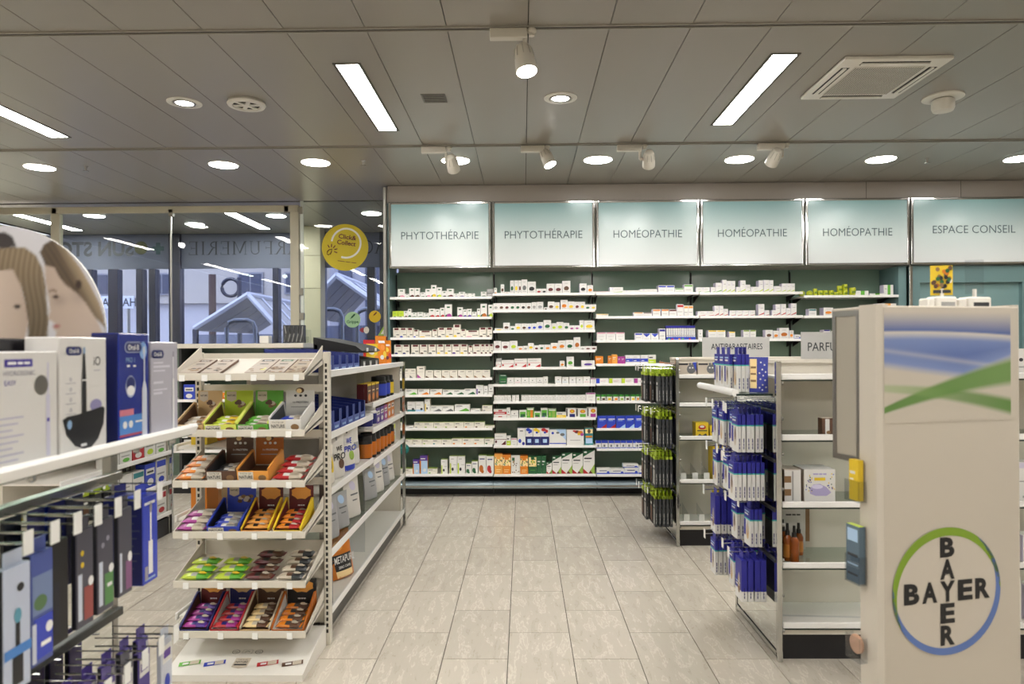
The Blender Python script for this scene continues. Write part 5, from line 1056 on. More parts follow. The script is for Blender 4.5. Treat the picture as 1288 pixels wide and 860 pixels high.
# ================================================================== LEFT GONDOLA
GX, GB, G0, GM, G1 = -.965, -1.34, 3.42, 4.49, 5.62
gd = thing('product_gondola', 'long double-sided product gondola behind the snack rack', 'shelving', (GB, (G0 + G1) / 2, 0))
b = MB(); b.box(GB - .02, GB + .0, G0, G1, .1, 1.34, BEIGE); b.part('back_panel', gd)
b = MB(); b.box(GB - .36, GX - .03, G1, G1 + .02, .02, 1.31, CREAM); b.part('end_panel', gd)
b = MB(); b.box(GX - .012, GX + .012, G1 + .0, G1 + .03, 0, 1.32, CHROME, .003); b.part('end_post', gd)
b = MB(); b.box(GX - .035, GX - .005, G0 - .02, G0 + .01, 0, 1.36, STEEL, .003); b.part('front_post', gd)
b = MB(); b.box(GB - .34, GX - .03, G0, G1, 0, .085, GRAPH); b.part('kick_plinth', gd)
SG_ = glass('smoky_shelf_glass', (.8, .85, .83), 1.0)
def gshelf(y0, y1, z, m=None, side=1, rail=True):
    xa, xb = (GB, GX) if side > 0 else (GB - .36, GB - .02)
    b = MB(); b.box(xa, xb - (.012 if side > 0 else 0), y0, y1, z - .012, z, m or WHITE); s_ = b.part('shelf', gd)
    xr_ = GX if side > 0 else GB - .37
    b = MB(); b.box(xr_ - .012, xr_, y0, y1, z - .024, z + .012, RAIL, .003); b.part('price_rail', s_)
NEARZ, FARZ = [1.31, .998, .718, .406], [1.31, 1.07, .905, .695, .406]
gshelf(G0, G1, 1.31); gshelf(G0, G1, .406, SG_); gshelf(G0, G1, .12)
for z in (.998, .718): gshelf(G0, GM - .005, z)
for z in (1.07, .905, .695): gshelf(GM + .005, G1, z)
for z in (1.31, .95, .6, .12): gshelf(G0, G1, z, side=-1)
b = MB(); b.box(GX - .33, GX - .06, GM - .004, GM + .004, .12, 1.3, glass('clear_acrylic', (.9, .91, .92), 1)); b.part('divider', gd)
BIN = mat('bin_blue', '22307c', .45); BINE = mat('bin_blue_edge', '4558a4', .45)
def bluebin(y0, y1, z, hf, hb, lab):
    t = thing('cardboard_bin', lab, 'display box', (GX - .17, (y0 + y1) / 2, z), 'blue cardboard bins'); xf, xk = GX - .02, GX - .325
    b = MB(); b.box(xk, xf, y0, y1, z + .001, z + .004, BIN); b.part('bin_floor', t)
    for yy in (y0, y1 - .004):
        b = MB(); b.prism([(xf, z + .001), (xf, z + hf), (xk, z + hb), (xk, z + .001)], 'y', yy, yy + .004, BIN); b.part('bin_side', t)
    b = MB(); b.box(xk, xk + .004, y0, y1, z + .001, z + hb, BIN); b.part('bin_back', t)
    b = MB(); w = y1 - y0; b.box(xf - .003, xf, y0, y1, z + .001, z + hf * .42, BINE); b.box(xf - .003, xf, y0, y0 + w * .14, z + hf * .42, z + hf, BINE); b.box(xf - .003, xf, y1 - w * .14, y1, z + hf * .42, z + hf, BINE); f_ = b.part('bin_front', t)
    b = MB(); b.bars((xf + .0006, (y0 + y1) / 2, z + hf * .2), Y3, Z3, w * .5, hf * .15, pal('l')); b.part('lettering', f_)
    b = MB(); b.box(xk + .05, xf - .04, y0 + .012, y1 - .012, z + .004, z + hf * .5, pal('d')); b.part('packed_sachets', t)
for k in range(5): bluebin(3.46 + k * .148, 3.46 + k * .148 + .143, 1.31, .085, .12, 'blue cardboard bin on the gondola top, %s from the snack rack' % ORD[k])
for k in range(6): bluebin(3.46 + k * .148, 3.46 + k * .148 + .143, .998, .11, .15, 'blue cardboard bin on the middle gondola shelf, %s from the snack rack' % ORD[k])
# black display boxes with open lids
def blackbox(y0, y1, z, lab, hl):
    t = thing('black_display', lab, 'display box', (GX - .16, (y0 + y1) / 2, z)); K = mat('black_card', '0f0e10', .55)
    b = MB(); b.prism([(GX - .03, z + .001), (GX - .03, z + .05), (GX - .3, z + .09), (GX - .3, z + .001)], 'y', y0, y1, K); b.part('box_base', t)
    b = MB(); b.prism([(GX - .02, z + hl), (GX - .06, z + hl + .03), (GX - .32, z + hl + .085), (GX - .32, z + hl + .01), (GX - .05, z + hl - .012)], 'y', y0, y1, K); b.part('box_lid', t)
    b = MB(); b.box(GX - .315, GX - .295, y0, y1, z + .05, z + hl + .04, K); b.part('lid_hinge', t)
    for k in range(3):
        yy = y0 + (y1 - y0) * (k + .5) / 3; b = MB(); b.box(GX - .0295, GX - .028, yy - .03, yy + .03, z + .008, z + .04, pal('s')); b.rect((GX - .0275, yy, z + .012), Y3, Z3, -.012, 0, .012, .02, pal('w')); b.part('front_window', t)
    for k in range(2):
        yy = y0 + (y1 - y0) * (k + .55) / 2.2; b = MB(); b.rect((GX - .0185, yy, z + hl + .0), Y3, Z3, -.03, -.004, .03, .018, pal('w')); b.part('lid_print', t)
blackbox(4.27, 4.82, 1.31, 'black display box with raised lid on the gondola top', .105)
# bags on the far top
for k, (yy, cc, xo) in enumerate(((4.92, 'y', .0), (5.05, 'r', -.05), (5.17, 'o', 0.01), (5.3, 'r', -.04), (5.42, 'o', .0), (5.53, 'R', -.05))):
    pouch((GX - .1 + xo, yy, 1.311), .12, .15 + .03 * (k % 3), .06, 60, mat('bag_' + cc, PAL[cc], .25), '%s sweets bag on the gondola top, %s from the black display box' % (CWN[cc], ORD[k]), 'sweets bags', [('e', .3 + .1 * (k % 3), .6, .2, .1, 'wyo'[k % 3]), ('e', .65, .35, .2, .12, 'ory'[k % 3]), ('e', .35, .25, .15, .08, 'yRw'[k % 3]), ('r', .2, .75, .8, .83, 'w')])
# far bay: boxes and tubs
FX_ = GX - .03
for k in range(3): carton_at('1o', (FX_ - .02 - .0 * k, 4.6 + k * .125, 1.071), .11, .125, .07, 90, 'brown and yellow powder carton, %s from the blue bins on the upper far shelf' % ORD[k], 'powder cartons')
for k in range(3): tub((FX_ - .06, 5.08 + k * .14, 1.071), .06, .155, mat('tub_black', '18181b', .35), mat('lid_black', '101012', .4), 'black tub with blue label, %s from the yellow-topped cartons' % ORD[k], 'black tubs', pal('b' if k < 2 else 'y'), 90)
tub((FX_ - .05, 4.6, .906), .05, .1, pal('w'), pal('w'), 'short white tub with navy label below the powder cartons', 'white tubs', pal('B'), 90); tub((FX_ - .055, 4.73, .906), .055, .13, pal('w'), pal('w'), 'tall white tub with navy label below the powder cartons', 'white tubs', pal('B'), 90)
for k, cc in enumerate('ppmoo'): carton_at('2' + cc, (FX_ - .02, 4.88 + k * .135, .906), .12, .11 + .02 * (k > 2), .08, 90, '%s boxed sports snack, %s after the white tubs' % (CWN[cc], ORD[k]), 'boxed sports snacks')
AMB = mat('amber_label', 'c06a18', .4)
for k in range(7):
    tub((FX_ - .055 - .0 * k, 4.58 + k * .135, .696), .055 - .003 * (k > 3), .165 - .02 * (k > 3), mat('tub_black', '18181b', .35), mat('lid_black', '101012', .4), 'orange tub with black lid, %s from the white pouches' % ORD[k], 'orange tubs', AMB, 90, name='product_tub', neck=.95)
carton_at('3u', (FX_ - .03, 5.54, .696), .09, .14, .06, 90, 'pale lime box at the far end of the orange tubs', 'loose boxes')
# near bay pouches
PW_ = mat('pouch_white', 'd6d2cc', .4); PG = mat('pouch_silver', 'a9a9ab', .3, .2)
pouch((FX_ - .035, 3.66, .719), .1, .2, .06, 75, pal('c'), 'cream pouch with a banana print beside the white pouches', 'pouches', [('e', .5, .55, .25, .25, 'y'), ('e', .45, .6, .12, .2, 'A')])
pouch((FX_ - .045, 3.83, .719), .2, .262, .08, 75, PW_, 'white pouch with black lettering next to the banana pouch', 'pouches', [('e', .55, .3, .16, .1, 'n'), ('e', .5, .85, .06, .07, 's')], [('WE', .52, .62, .3, .1, 'k'), ('PRO', .48, .46, .6, .13, 'k')])
pouch((FX_ - .045, 4.06, .719), .2, .264, .08, 75, PW_, 'white pouch with blue lettering near the bay divider', 'pouches', [('r', .05, .02, .95, .14, 'b'), ('e', .55, .34, .16, .1, 'h'), ('e', .5, .88, .07, .06, 'd')], [('WE', .5, .66, .3, .12, 'b'), ('PRO', .52, .5, .7, .12, 'b')])
pouch((FX_ - .06, 4.28, .719), .15, .25, .08, 75, PW_, 'plain white pouch against the bay divider', 'pouches', [('r', .1, .4, .9, .55, 's')])
# lower glass shelf: grey pouches
for k, (yy, mm, ww, hh) in enumerate(((3.75, PG, .17, .22), (3.98, PG, .16, .2), (4.25, PW_, .17, .23), (4.75, PG, .16, .2), (4.98, PW_, .17, .24), (5.2, PG, .17, .22), (5.4, PW_, .16, .21))):
    pouch((FX_ - .05, yy, .407), ww, hh, .07, 72, mm, '%s protein pouch on the lower glass shelf, %s from the snack rack' % ('silver' if mm is PG else 'white', ORD[k]), 'lower pouches', [('e', .5, .8, .2, .12, 'l' if k % 2 else 'v'), ('r', .25, .56, .75, .6, 'S'), ('r', .3, .42, .6, .45, 'S')], [], -4)
mp_ = pouch((GX - .075, 3.98, .121), .19, .262, .07, 62, mat('pouch_orange', 'c4701c', .3), 'orange pouch with black lettered band leaning at the gondola foot', 'floor level pouches', [('r', .04, .02, .96, .16, 'z'), ('r', .04, .16, .96, .5, 'k'), ('e', .35, .68, .2, .1, 'f')], [('METAPURE', .5, .4, .84, .14, 'w'), ('ZERO CARB', .45, .24, .5, .05, 'w')], -9)
tub((GX - .07, 3.56, .121), .055, .25, mat('tub_navy', '2c3146', .35), mat('lid_navy', '23283c', .35), 'tall navy tub with white lettering beside the orange pouch', 'floor level tubs', None, 90, neck=.92)
# rear side of the gondola, seen between the rack shelves
for k, (yy, cc) in enumerate(((3.55, 'y'), (3.7, 'o'), (3.85, 'r'), (4.0, 'g'), (4.15, 'n'))): carton_at('2' + cc, (GB - .33, yy, .951), .12, .16, .08, -90, '%s boxed tea on the window side of the gondola, upper shelf' % CWN[cc], 'teas on the gondola rear')
for k, (yy, cc) in enumerate(((3.55, 'o'), (3.72, 'T'), (3.9, 'y'))): carton_at('2' + cc, (GB - .33, yy, .601), .13, .14, .08, -90, '%s boxed tea on the window side of the gondola, middle shelf' % CWN[cc], 'teas on the gondola rear')

# ================================================================== WINDOW-SIDE SHELVING
LX0, LX1, LY = -4.6, -2.16, 6.86
lw = thing('low_shelving', 'low cream topped shelving unit along the glass partition', 'shelving', ((LX0 + LX1) / 2, LY + .2, 0))
b = MB(); b.box(LX0, LX1, LY - .02, LY + .42, 1.44, 1.485, BEIGE, .004); b.part('top_board', lw)
b = MB(); b.box(LX0 + .02, LX1 - .02, LY + .38, LY + .4, .1, 1.44, GRN); b.part('back_panel', lw)
for xx in (LX0, -3.4, LX1 - .025): b = MB(); b.box(xx, xx + .025, LY, LY + .4, .1, 1.44, mat('dark_upright', '2a2a2c', .5)); b.part('side_panel', lw)
for z in (.12, .43, .68, .93, 1.19): 
    b = MB(); b.box(LX0 + .02, LX1 - .02, LY, LY + .38, z - .014, z, WHITE); s_ = b.part('shelf', lw)
    b = MB(); b.box(LX0 + .02, LX1 - .02, LY - .006, LY, z - .02, z + .008, RAIL); b.part('price_rail', s_)
b = MB(); b.box(LX0 + .02, LX1 - .02, LY + .04, LY + .38, 0, .1, BLACK); b.part('kick_plinth', lw)
rd = random.Random(11)
for si, z in enumerate((.12, .43, .68, .93, 1.19)):
    for k, xx in enumerate((-3.31, -3.19, -3.06, -2.93, -2.8, -2.66)):
        cc = rd.choice('orpbmGyswgw')
        if si < 3 and k > 1: continue
        carton_at('23'[rd.random() < .5] + cc, (xx + .0, LY + .02, z + .001), .11, rd.uniform(.09, .17), .08, 0, '%s box on low window shelving, %s shelf up, %s from divider' % (CWN[cc], ORD[si], ORD[k]), 'boxes on the low window shelving', 'boxed_toiletry')
carton_at('3Y', (atY(142, 420, 6.9).x, 6.9, 1.486), .21, .085, .1, 0, 'small lime and white box on the low unit top, behind toothbrush boxes', 'loose boxes')
p = atY(363, 434, 6.88)
t = thing('brochure_holder', 'clear brochure holder with black and white brochures before the column', 'brochure holder', (p.x, 6.9, 1.486))
b = MB(); b.box(p.x - .19, p.x + .2, 6.88, 6.885, 1.486, 1.55, ACRYL); b.box(p.x - .19, p.x + .2, 6.96, 6.965, 1.486, 1.62, ACRYL); b.box(p.x - .19, p.x + .2, 6.88, 6.965, 1.486, 1.489, ACRYL); b.part('holder', t)
b = MB(); b.box(p.x - .06, p.x + .15, 6.9, 6.95, 1.49, 1.665, pal('d'))
for k in range(5): b.tube([(p.x - .05 + .04 * k, 6.898, 1.5), (p.x - .03 + .04 * k, 6.898, 1.58), (p.x - .045 + .045 * k, 6.898, 1.655)], .006, pal('s'), 5)
b.part('brochure_stack', t)
b = MB(); b.box(p.x - .29, p.x - .2, 6.88, 6.98, 1.486, 1.56, WHITE, .004); t2 = b.solo('white_block', 'plain white display block beside the brochure holder', 'display block')
# gondola further along the window aisle
AX, A0, A1 = -2.74, 4.1, 5.4
ag = thing('product_gondola', 'product gondola with chrome ends in the window aisle behind the hanging packs', 'shelving', (AX - .2, (A0 + A1) / 2, 0))
b = MB(); b.box(AX - .37, AX - .35, A0, A1, .1, 1.15, BEIGE); b.part('back_panel', ag)
b = MB(); b.box(AX - .35, AX - .02, A0, A1, 0, .13, BLACK); b.part('kick_plinth', ag)
for xx in (AX - .02, AX - .35): b = MB(); b.box(xx, xx + .025, A1, A1 + .025, 0, 1.17, CHROME, .003); b.part('end_post', ag)
b = MB(); b.box(AX - .33, AX - .03, A1 + .005, A1 + .012, .1, 1.1, CREAM); b.part('end_panel', ag)
for si, z in enumerate((.172, .405, .638, .9, 1.14)):
    b = MB(); b.box(AX - .35, AX - .012, A0, A1, z - .012, z, WHITE); s_ = b.part('shelf', ag)
    b = MB(); b.box(AX - .012, AX, A0, A1 + .02, z - .02, z + .012, RAIL, .003); b.part('price_rail', s_)
    if si < 4:
        for k in range(3 if si < 3 else 5, 8):
            cc = rd.choice('bgwsbYtrw'); hh = rd.uniform(.12, .19); ty = '3' if rd.random() < .6 else '2'
            carton_at(ty + cc, (AX - .03, A0 + .1 + k * .158, z + .001), .145, hh, .07, 90, '%s %s, %s shelf up, %s along the window-aisle gondola' % (CWN[cc], 'fronted white box' if ty == '3' else 'box', ORD[si], ORD[k]), 'boxes on the window-aisle gondola', 'boxed_toiletry')
# ================================================================== TOOTHBRUSH STAND (left foreground)
TX, TZ, T0, T1, MXP = -.95, 1.2, .85, 2.0, -1.17
ts = thing('toothbrush_stand', 'chrome stand with glass shelf and mirror back for toothbrushes', 'display stand', (-1.3, 1.45, 0))
b = MB(); b.box(-1.75, TX + .004, T0, T1 - .02, TZ - .013, TZ - .003, glass('green_shelf_glass', (.7, .82, .76), 1.0)); sh = b.part('glass_shelf', ts)
b = MB(); b.box(TX - .001, TX + .004, T0, T1 - .02, TZ - .0135, TZ - .0125, DKGL); b.box(TX + .0042, TX + .0052, T0, T1 - .02, TZ - .013, TZ - .003, mat('glass_edge_green', '2f4a40', .1)); b.part('glass_edge', sh)
b = MB(); b.xf = Matrix.Translation((TX + .004, 0, TZ + .002)) @ Matrix.Rotation(math.radians(20), 4, 'Y'); b.box(-.006, .009, T0, T1, -.015, .018, RAIL, .006); b.part('price_rail', sh)
for yy in (1.35, 1.72, 1.9): b = MB(); b.lathe((TX - .01, yy, TZ - .014), [(.008, 0), (.008, .01), (.004, .013)], CHROME, 10, ax=(0, 0, -1)); b.part('shelf_stud', sh)
for yy in (T0, T1 - .03): 
    b = MB(); b.box(MXP - .03, MXP, yy, yy + .03, 0, TZ - .012, STEEL, .003); b.part('post', ts)
for z in (1.07, .68, .06):
    b = MB(); b.box(MXP - .012, MXP + .014, T0, T1 - .0, z - .012, z + .012, STEEL if z > 1 else mat('dark_bar', '4a4a48', .3, .6), .002); b.part('hook_bar', ts)
for z0, z1 in ((.7, 1.05), (.08, .66)): b = MB(); b.box(MXP - .006, MXP - .002, T0 + .03, T1 - .03, z0, z1, MIRROR); b.part('mirror_panel', ts)
# ---- round portrait display (printed picture)
DC = Vector((-1.332, 1.76, 1.475)); DR = .272
def inpoly(x, y, P):
    c = False; n = len(P); j = n - 1
    for i in range(n):
        if (P[i][1] > y) != (P[j][1] > y) and x < (P[j][0] - P[i][0]) * (y - P[i][1]) / (P[j][1] - P[i][1]) + P[i][0]: c = not c
        j = i
    return c
_h = lambda s: lin(s)
SKIN, SKIN2, HAIRD, HAIRB, HAIRM = _h('d2c0b4'), _h('b8a497'), _h('463a32'), _h('a08d74'), _h('665644')
FACE_R = [(47, 326), (52, 316), (62, 322), (72, 338), (84, 350), (98, 366), (112, 392), (126, 425), (60, 425), (62, 412), (58, 408), (61, 402), (57, 399), (51, 396), (54, 386), (53, 374), (49, 352)]
HAIR_R = [(41, 310), (47, 300), (58, 294), (75, 306), (92, 328), (106, 352), (118, 376), (128, 410), (112, 394), (99, 374), (90, 364), (82, 358), (74, 352), (66, 342), (60, 330), (48, 327)]
FACE_L = [(-60, 330), (4, 328), (14, 344), (18, 362), (24, 384), (26, 400), (20, 425), (-60, 425)]
HAIR_L = [(-60, 312), (0, 304), (22, 304), (36, 314), (44, 330), (48, 350), (50, 376), (52, 398), (50, 425), (24, 425), (26, 400), (22, 376), (16, 352), (6, 332), (-60, 338)]
TOPD = [(-60, 290), (-4, 284), (6, 290), (11, 303), (-60, 310)]
def portrait(u, v):
    acc = [0, 0, 0]
    for ox, oy in ((-.7, -.4), (.5, -.7), (.7, .5), (-.5, .7), (-1.9, .6), (1.9, -.5), (.6, 1.9), (-.4, -1.9)):
        x = -12 + (u - .5) * 274 + ox; y = 413 - (v - .5) * 274 + oy
        c = _h('cfcdd4')
        if inpoly(x, y, TOPD): c = _h('3a3436')
        if inpoly(x, y, FACE_L):
            k = max(0, min(1, (x + 30) / 55)); c = tuple(a * (1 - k) + b_ * k for a, b_ in zip(SKIN, SKIN2))
        if inpoly(x, y, HAIR_L):
            s = .5 + .3 * math.sin(x * .9 + math.sin(y * .06) * 3) + .2 * math.sin(x * 2.3 + y * .08); dk = max(0, min(1, (y - 315) / 90)); c = tuple((a * (1 - s) + b_ * s) * (1 - .45 * dk) for a, b_ in zip(HAIRB, HAIRM))
        if inpoly(x, y, FACE_R):
            k = max(0, min(1, (x - 50) / 60)); c = tuple((a * (1 - k * .5) + b_ * k * .5) * (1 - .22 * math.exp(-((x - 66) / 9) ** 2 - ((y - 372) / 7) ** 2) - .18 * math.exp(-((x - 92) / 12) ** 2 - ((y - 366) / 12) ** 2)) for a, b_ in zip(SKIN2, SKIN))
        if inpoly(x, y, HAIR_R):
            s = .5 + .3 * math.sin((x + y * -.62) * .8) + .2 * math.sin((x + y * -.7) * 2.1); e_ = max(0, min(1, ((x - 58) * .8 - (y - 300) * .42) / 14)); c = tuple((a * (1 - s) + b_ * s) * (1 - e_) + d_ * e_ for a, b_, d_ in zip(HAIRD, HAIRM, HAIRB))
        if ((x - 61.5) / 4.2) ** 2 + ((y - 367.5) / 2.4) ** 2 < 1 and x > 57: c = _h('3a2c28')
        if abs(y - (361 - 2.4 * math.sin((x - 53) / 9 * 3.1))) < 1.1 and 53 < x < 63: c = _h('5a4234')
        if ((x - 62) / 5) ** 2 + ((y - 405) / 2.6) ** 2 < 1: c = _h('a8706e')
        if ((x - 91) / 4) ** 2 + ((y - 352) / 6) ** 2 < 1: c = _h('3a2c28')
        if ((x - 11.5) / 4.5) ** 2 + ((y - 379.5) / 2.6) ** 2 < 1: c = _h('35302e')
        acc = [a + b_ / 8 for a, b_ in zip(acc, c)]
    return acc
pd = thing('portrait_display', 'large round cardboard display printed with two faces behind toothbrush boxes', 'display board', (DC.x, DC.y, DC.z - DR))
b = MB(); b.lathe((DC.x, DC.y + .001, DC.z), [(DR, 0), (DR, .006)], pal('w'), 72, ax=(0, 1, 0)); b.part('board', pd)
printed('portrait_print', (DC.x - DR, DC.y - .0008, DC.z - DR), X3 * 2 * DR, Z3 * 2 * DR, 170, 170, portrait, pd, keep=lambda u, v: (u - .5) ** 2 + (v - .5) ** 2 < .249, m=colmat('glossy_print', .25))
# ---- boxed electric toothbrushes, fronts facing the aisle (+x)
def brand_pill(b, c, w, cap, pill, ink, off):
    u, v = Y3, Z3; c = Vector(c) + X3 * off
    b.rect(c, u, v, -w / 2, -cap, w / 2, cap, pill); b.disc(c - u * w / 2, u, v, cap, cap, pill, 16); b.disc(c + u * w / 2, u, v, cap, cap, pill, 16)
    b.text('Oral-B', c + X3 * .0006, u, v, w * .98, cap * .95, ink, .012)
def tbbox(y0, y1, xf, h, d, m, side, lab, topm=None):
    t = thing('toothbrush_box', lab, 'toothbrush box', (xf - d / 2, (y0 + y1) / 2, TZ - .002), 'boxed electric toothbrushes')
    b = MB(); b.box(xf - d, xf, y0, y1, TZ - .002, TZ + h, m, .002); b.part('box_body', t)
    b = MB(); b.box(xf - d + .002, xf - .002, y0 - .0006, y0, TZ, TZ + h - .002, side); b.part('side_face', t)
    if topm: b = MB(); b.box(xf - d + .001, xf - .001, y0 + .001, y1 - .001, TZ + h, TZ + h + .0008, topm); b.part('top_face', t)
    return t
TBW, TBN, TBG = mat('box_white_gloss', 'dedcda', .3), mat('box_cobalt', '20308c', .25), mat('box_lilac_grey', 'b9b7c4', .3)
INKB, INKK, WHT = mat('ink_deep_blue', '1f2a6e', .4), mat('ink_black', '1a1a20', .35), mat('ink_white', 'f2f2f4', .35)
# box 1 (cut by frame), white clinical
t = tbbox(1.255, 1.445, -.972, .228, .07, TBW, mat('box_violet_side', '6b5fa8', .4), 'white toothbrush box with violet head bar, cut by the picture edge')
b = MB(); x = -.9712; b.rect((x, 1.25, TZ), Y3, Z3, .045, .198, .12, .213, mat('ink_violet', '4a3ca0', .4)); b.bars((x + .0005, 1.3325, TZ + .2055), Y3, Z3, .06, .007, WHT); b.part('head_bar', t)
b = MB(); b.text('HYDROSONIC', (x, 1.335, TZ + .186), Y3, Z3, .085, .009, mat('ink_grey', '9a98a8', .5)); b.text('EASY', (x, 1.31, TZ + .168), Y3, Z3, .03, .009, mat('ink_violet', '4a3ca0', .4))
for k in range(8): b.rect((x, 1.275, TZ + .1 - k * .0115), Y3, Z3, 0, 0, .07 - (k % 3) * .015, .003, mat('ink_pale', 'b9b6cc', .5))
b.part('lettering', t)
b = MB(); b.disc((x + .0003, 1.395, TZ + .16), Y3, Z3, .02, .02, mat('seal_silver', '77746f', .3, .4), 28); b.part('seal', t)
b = MB(); b.rect((x, 1.415, TZ), Y3, Z3, -.006, .015, .006, .14, mat('ink_pale2', 'cfcde0', .4)); b.rect((x, 1.415, TZ), Y3, Z3, -.0025, .14, .0025, .205, mat('ink_pale2', 'cfcde0', .4)); b.rect((x + .0004, 1.415, TZ), Y3, Z3, -.004, .085, .004, .092, mat('ink_violet', '4a3ca0', .4)); b.part('brush_picture', t)
# black box behind
b = MB(); b.box(-1.2, -1.06, 1.33, 1.5, TZ - .002, TZ + .255, mat('box_black_gloss', '17161c', .25), .003); b.solo('toothbrush_box', 'plain black toothbrush box behind the white ones', 'toothbrush box', 'boxed electric toothbrushes')
# box 2: iO
t = tbbox(1.452, 1.617, -.972, .258, .075, TBW, TBW, 'white toothbrush box with black heart-shaped print')
x = -.9712; b = MB(); brand_pill(b, (x, 1.498, TZ + .228), .034, .0095, INKB, WHT, .0002); b.part('brand_mark', t)
b = MB(); b.text('iO', (x, 1.58, TZ + .205), Y3, Z3, .025, .02, INKK); b.rect((x, 1.58, TZ + .183), Y3, Z3, -.012, 0, .012, .0015, mat('ink_grey', '9a98a8', .5))
for k in range(4): b.rect((x, 1.47, TZ + .158 - k * .022), Y3, Z3, 0, 0, .034, .0012, mat('ink_grey', '9a98a8', .5)); b.disc((x, 1.487, TZ + .167 - k * .022), Y3, Z3, .004, .004, mat('ink_grey', '9a98a8', .5), 12, 0, 6.283, .6)
b.part('lettering', t)
b = MB(); b.poly([(x + .0003, 1.452 + .008, TZ + .082), (x + .0003, 1.475, TZ + .088), (x + .0003, 1.512, TZ + .09), (x + .0003, 1.6, TZ + .1), (x + .0003, 1.608, TZ + .095), (x + .0003, 1.603, TZ + .06), (x + .0003, 1.582, TZ + .028), (x + .0003, 1.548, TZ + .006), (x + .0003, 1.5, TZ + .022), (x + .0003, 1.472, TZ + .05)], INKK); b.disc((x + .0002, 1.575, TZ + .105), Y3, Z3, .022, .014, mat('ink_smoke', '8d88b4', .5), 16); b.disc((x + .0006, 1.482, TZ + .07), Y3, Z3, .008, .01, mat('ink_iceblue', '8fb0d8', .4), 14); b.rect((x + .0006, 1.53, TZ + .018), Y3, Z3, -.01, 0, .01, .006, WHT); b.part('heart_print', t)
b = MB(); b.poly([(x + .0009, 1.532 - .008, TZ + .035), (x + .0009, 1.532 + .008, TZ + .035), (x + .0009, 1.532 + .0075, TZ + .16), (x + .0009, 1.532 + .002, TZ + .235), (x + .0009, 1.532 - .002, TZ + .235), (x + .0009, 1.532 - .0075, TZ + .16)], INKK); b.rect((x + .0012, 1.532, TZ + .162), Y3, Z3, -.007, 0, .007, .003, WHT); b.rect((x + .0012, 1.532, TZ + .222), Y3, Z3, -.003, 0, .003, .014, mat('ink_iceblue', '8fb0d8', .4)); b.part('brush_picture', t)
# box 3: cobalt
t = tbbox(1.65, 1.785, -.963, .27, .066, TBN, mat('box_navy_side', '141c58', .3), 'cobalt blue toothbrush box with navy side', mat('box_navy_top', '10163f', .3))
x = -.9622; b = MB(); brand_pill(b, (x, 1.713, TZ + .236), .05, .0135, mat('pill_silver', 'aab4d8', .3), WHT, .0002); brand_pill(b, (x, 1.713, TZ + .236), .048, .011, INKB, WHT, .0006); b.part('brand_mark', t)
b = MB(); b.text('PRO 1', (x, 1.7, TZ + .205), Y3, Z3, .038, .012, mat('ink_iceblue', '8fb0d8', .4)); b.rect((x, 1.685, TZ + .188), Y3, Z3, 0, 0, .012, .005, WHT); b.rect((x, 1.712, TZ + .188), Y3, Z3, 0, 0, .012, .004, WHT); b.part('lettering', t)
b = MB(); b.disc((x + .0003, 1.7, TZ + .14), Y3, Z3, .022, .027, mat('pill_silver', 'aab4d8', .3), 28); b.disc((x + .0006, 1.7, TZ + .146), Y3, Z3, .019, .018, INKB, 24); b.disc((x + .0008, 1.7, TZ + .13), Y3, Z3, .017, .012, WHT, 24); b.part('tooth_badge', t)
b = MB(); b.rect((x, 1.653, TZ), Y3, Z3, 0, .025, .118, .07, mat('ink_azure', '4a86d0', .4)); b.rect((x + .0003, 1.653, TZ), Y3, Z3, .0, .07, .06, .085, mat('ink_coral', 'd07a8c', .4)); b.disc((x + .0004, 1.675, TZ + .048), Y3, Z3, .009, .009, WHT, 14); b.disc((x + .0004, 1.7, TZ + .048), Y3, Z3, .009, .009, WHT, 14); b.rect((x + .0004, 1.72, TZ + .05), Y3, Z3, 0, 0, .04, .004, WHT); b.rect((x + .0002, 1.653, TZ + .02), Y3, Z3, 0, 0, .118, .005, mat('ink_redline', 'a02040', .4)); b.part('foot_print', t)
b = MB(); b.disc((x + .0002, 1.757, TZ + .228), Y3, Z3, .017, .022, mat('ink_glowblue', '86aee8', .4), 20); b.poly([(x + .0006, 1.75, TZ + .0), (x + .0006, 1.774, TZ + .0), (x + .0006, 1.773, TZ + .13), (x + .0006, 1.766, TZ + .15), (x + .0006, 1.757, TZ + .15), (x + .0006, 1.751, TZ + .13)], mat('ink_silverwhite', 'cdd4e4', .3)); b.rect((x + .0007, 1.7615, TZ + .15), Y3, Z3, -.003, 0, .003, .07, mat('ink_silverwhite', 'cdd4e4', .3)); b.disc((x + .0009, 1.76, TZ + .228), Y3, Z3, .006, .011, mat('ink_silverwhite', 'cdd4e4', .3), 16); b.part('brush_picture', t)
# box 4: lilac grey
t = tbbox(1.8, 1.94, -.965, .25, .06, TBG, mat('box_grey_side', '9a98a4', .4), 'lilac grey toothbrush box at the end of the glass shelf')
x = -.9642; b = MB(); brand_pill(b, (x, 1.832, TZ + .218), .04, .011, INKB, WHT, .0002); b.part('brand_mark', t)
b = MB()
for k, (zz, ww) in enumerate(((.193, .05), (.182, .085), (.172, .06), (.14, .05), (.122, .07), (.112, .045))): b.rect((x, 1.81, TZ + zz), Y3, Z3, 0, 0, ww, .006 if k % 2 else .004, mat('ink_offwhite', 'dcdae6', .4))
b.part('lettering', t)
b = MB(); b.rect((x + .0003, 1.913, TZ), Y3, Z3, -.005, .01, .005, .15, WHT); b.rect((x + .0003, 1.913, TZ), Y3, Z3, -.002, .15, .002, .22, WHT); b.rect((x + .0006, 1.913, TZ), Y3, Z3, -.004, .21, .004, .225, mat('ink_grey', '9a98a8', .5)); b.part('brush_picture', t)

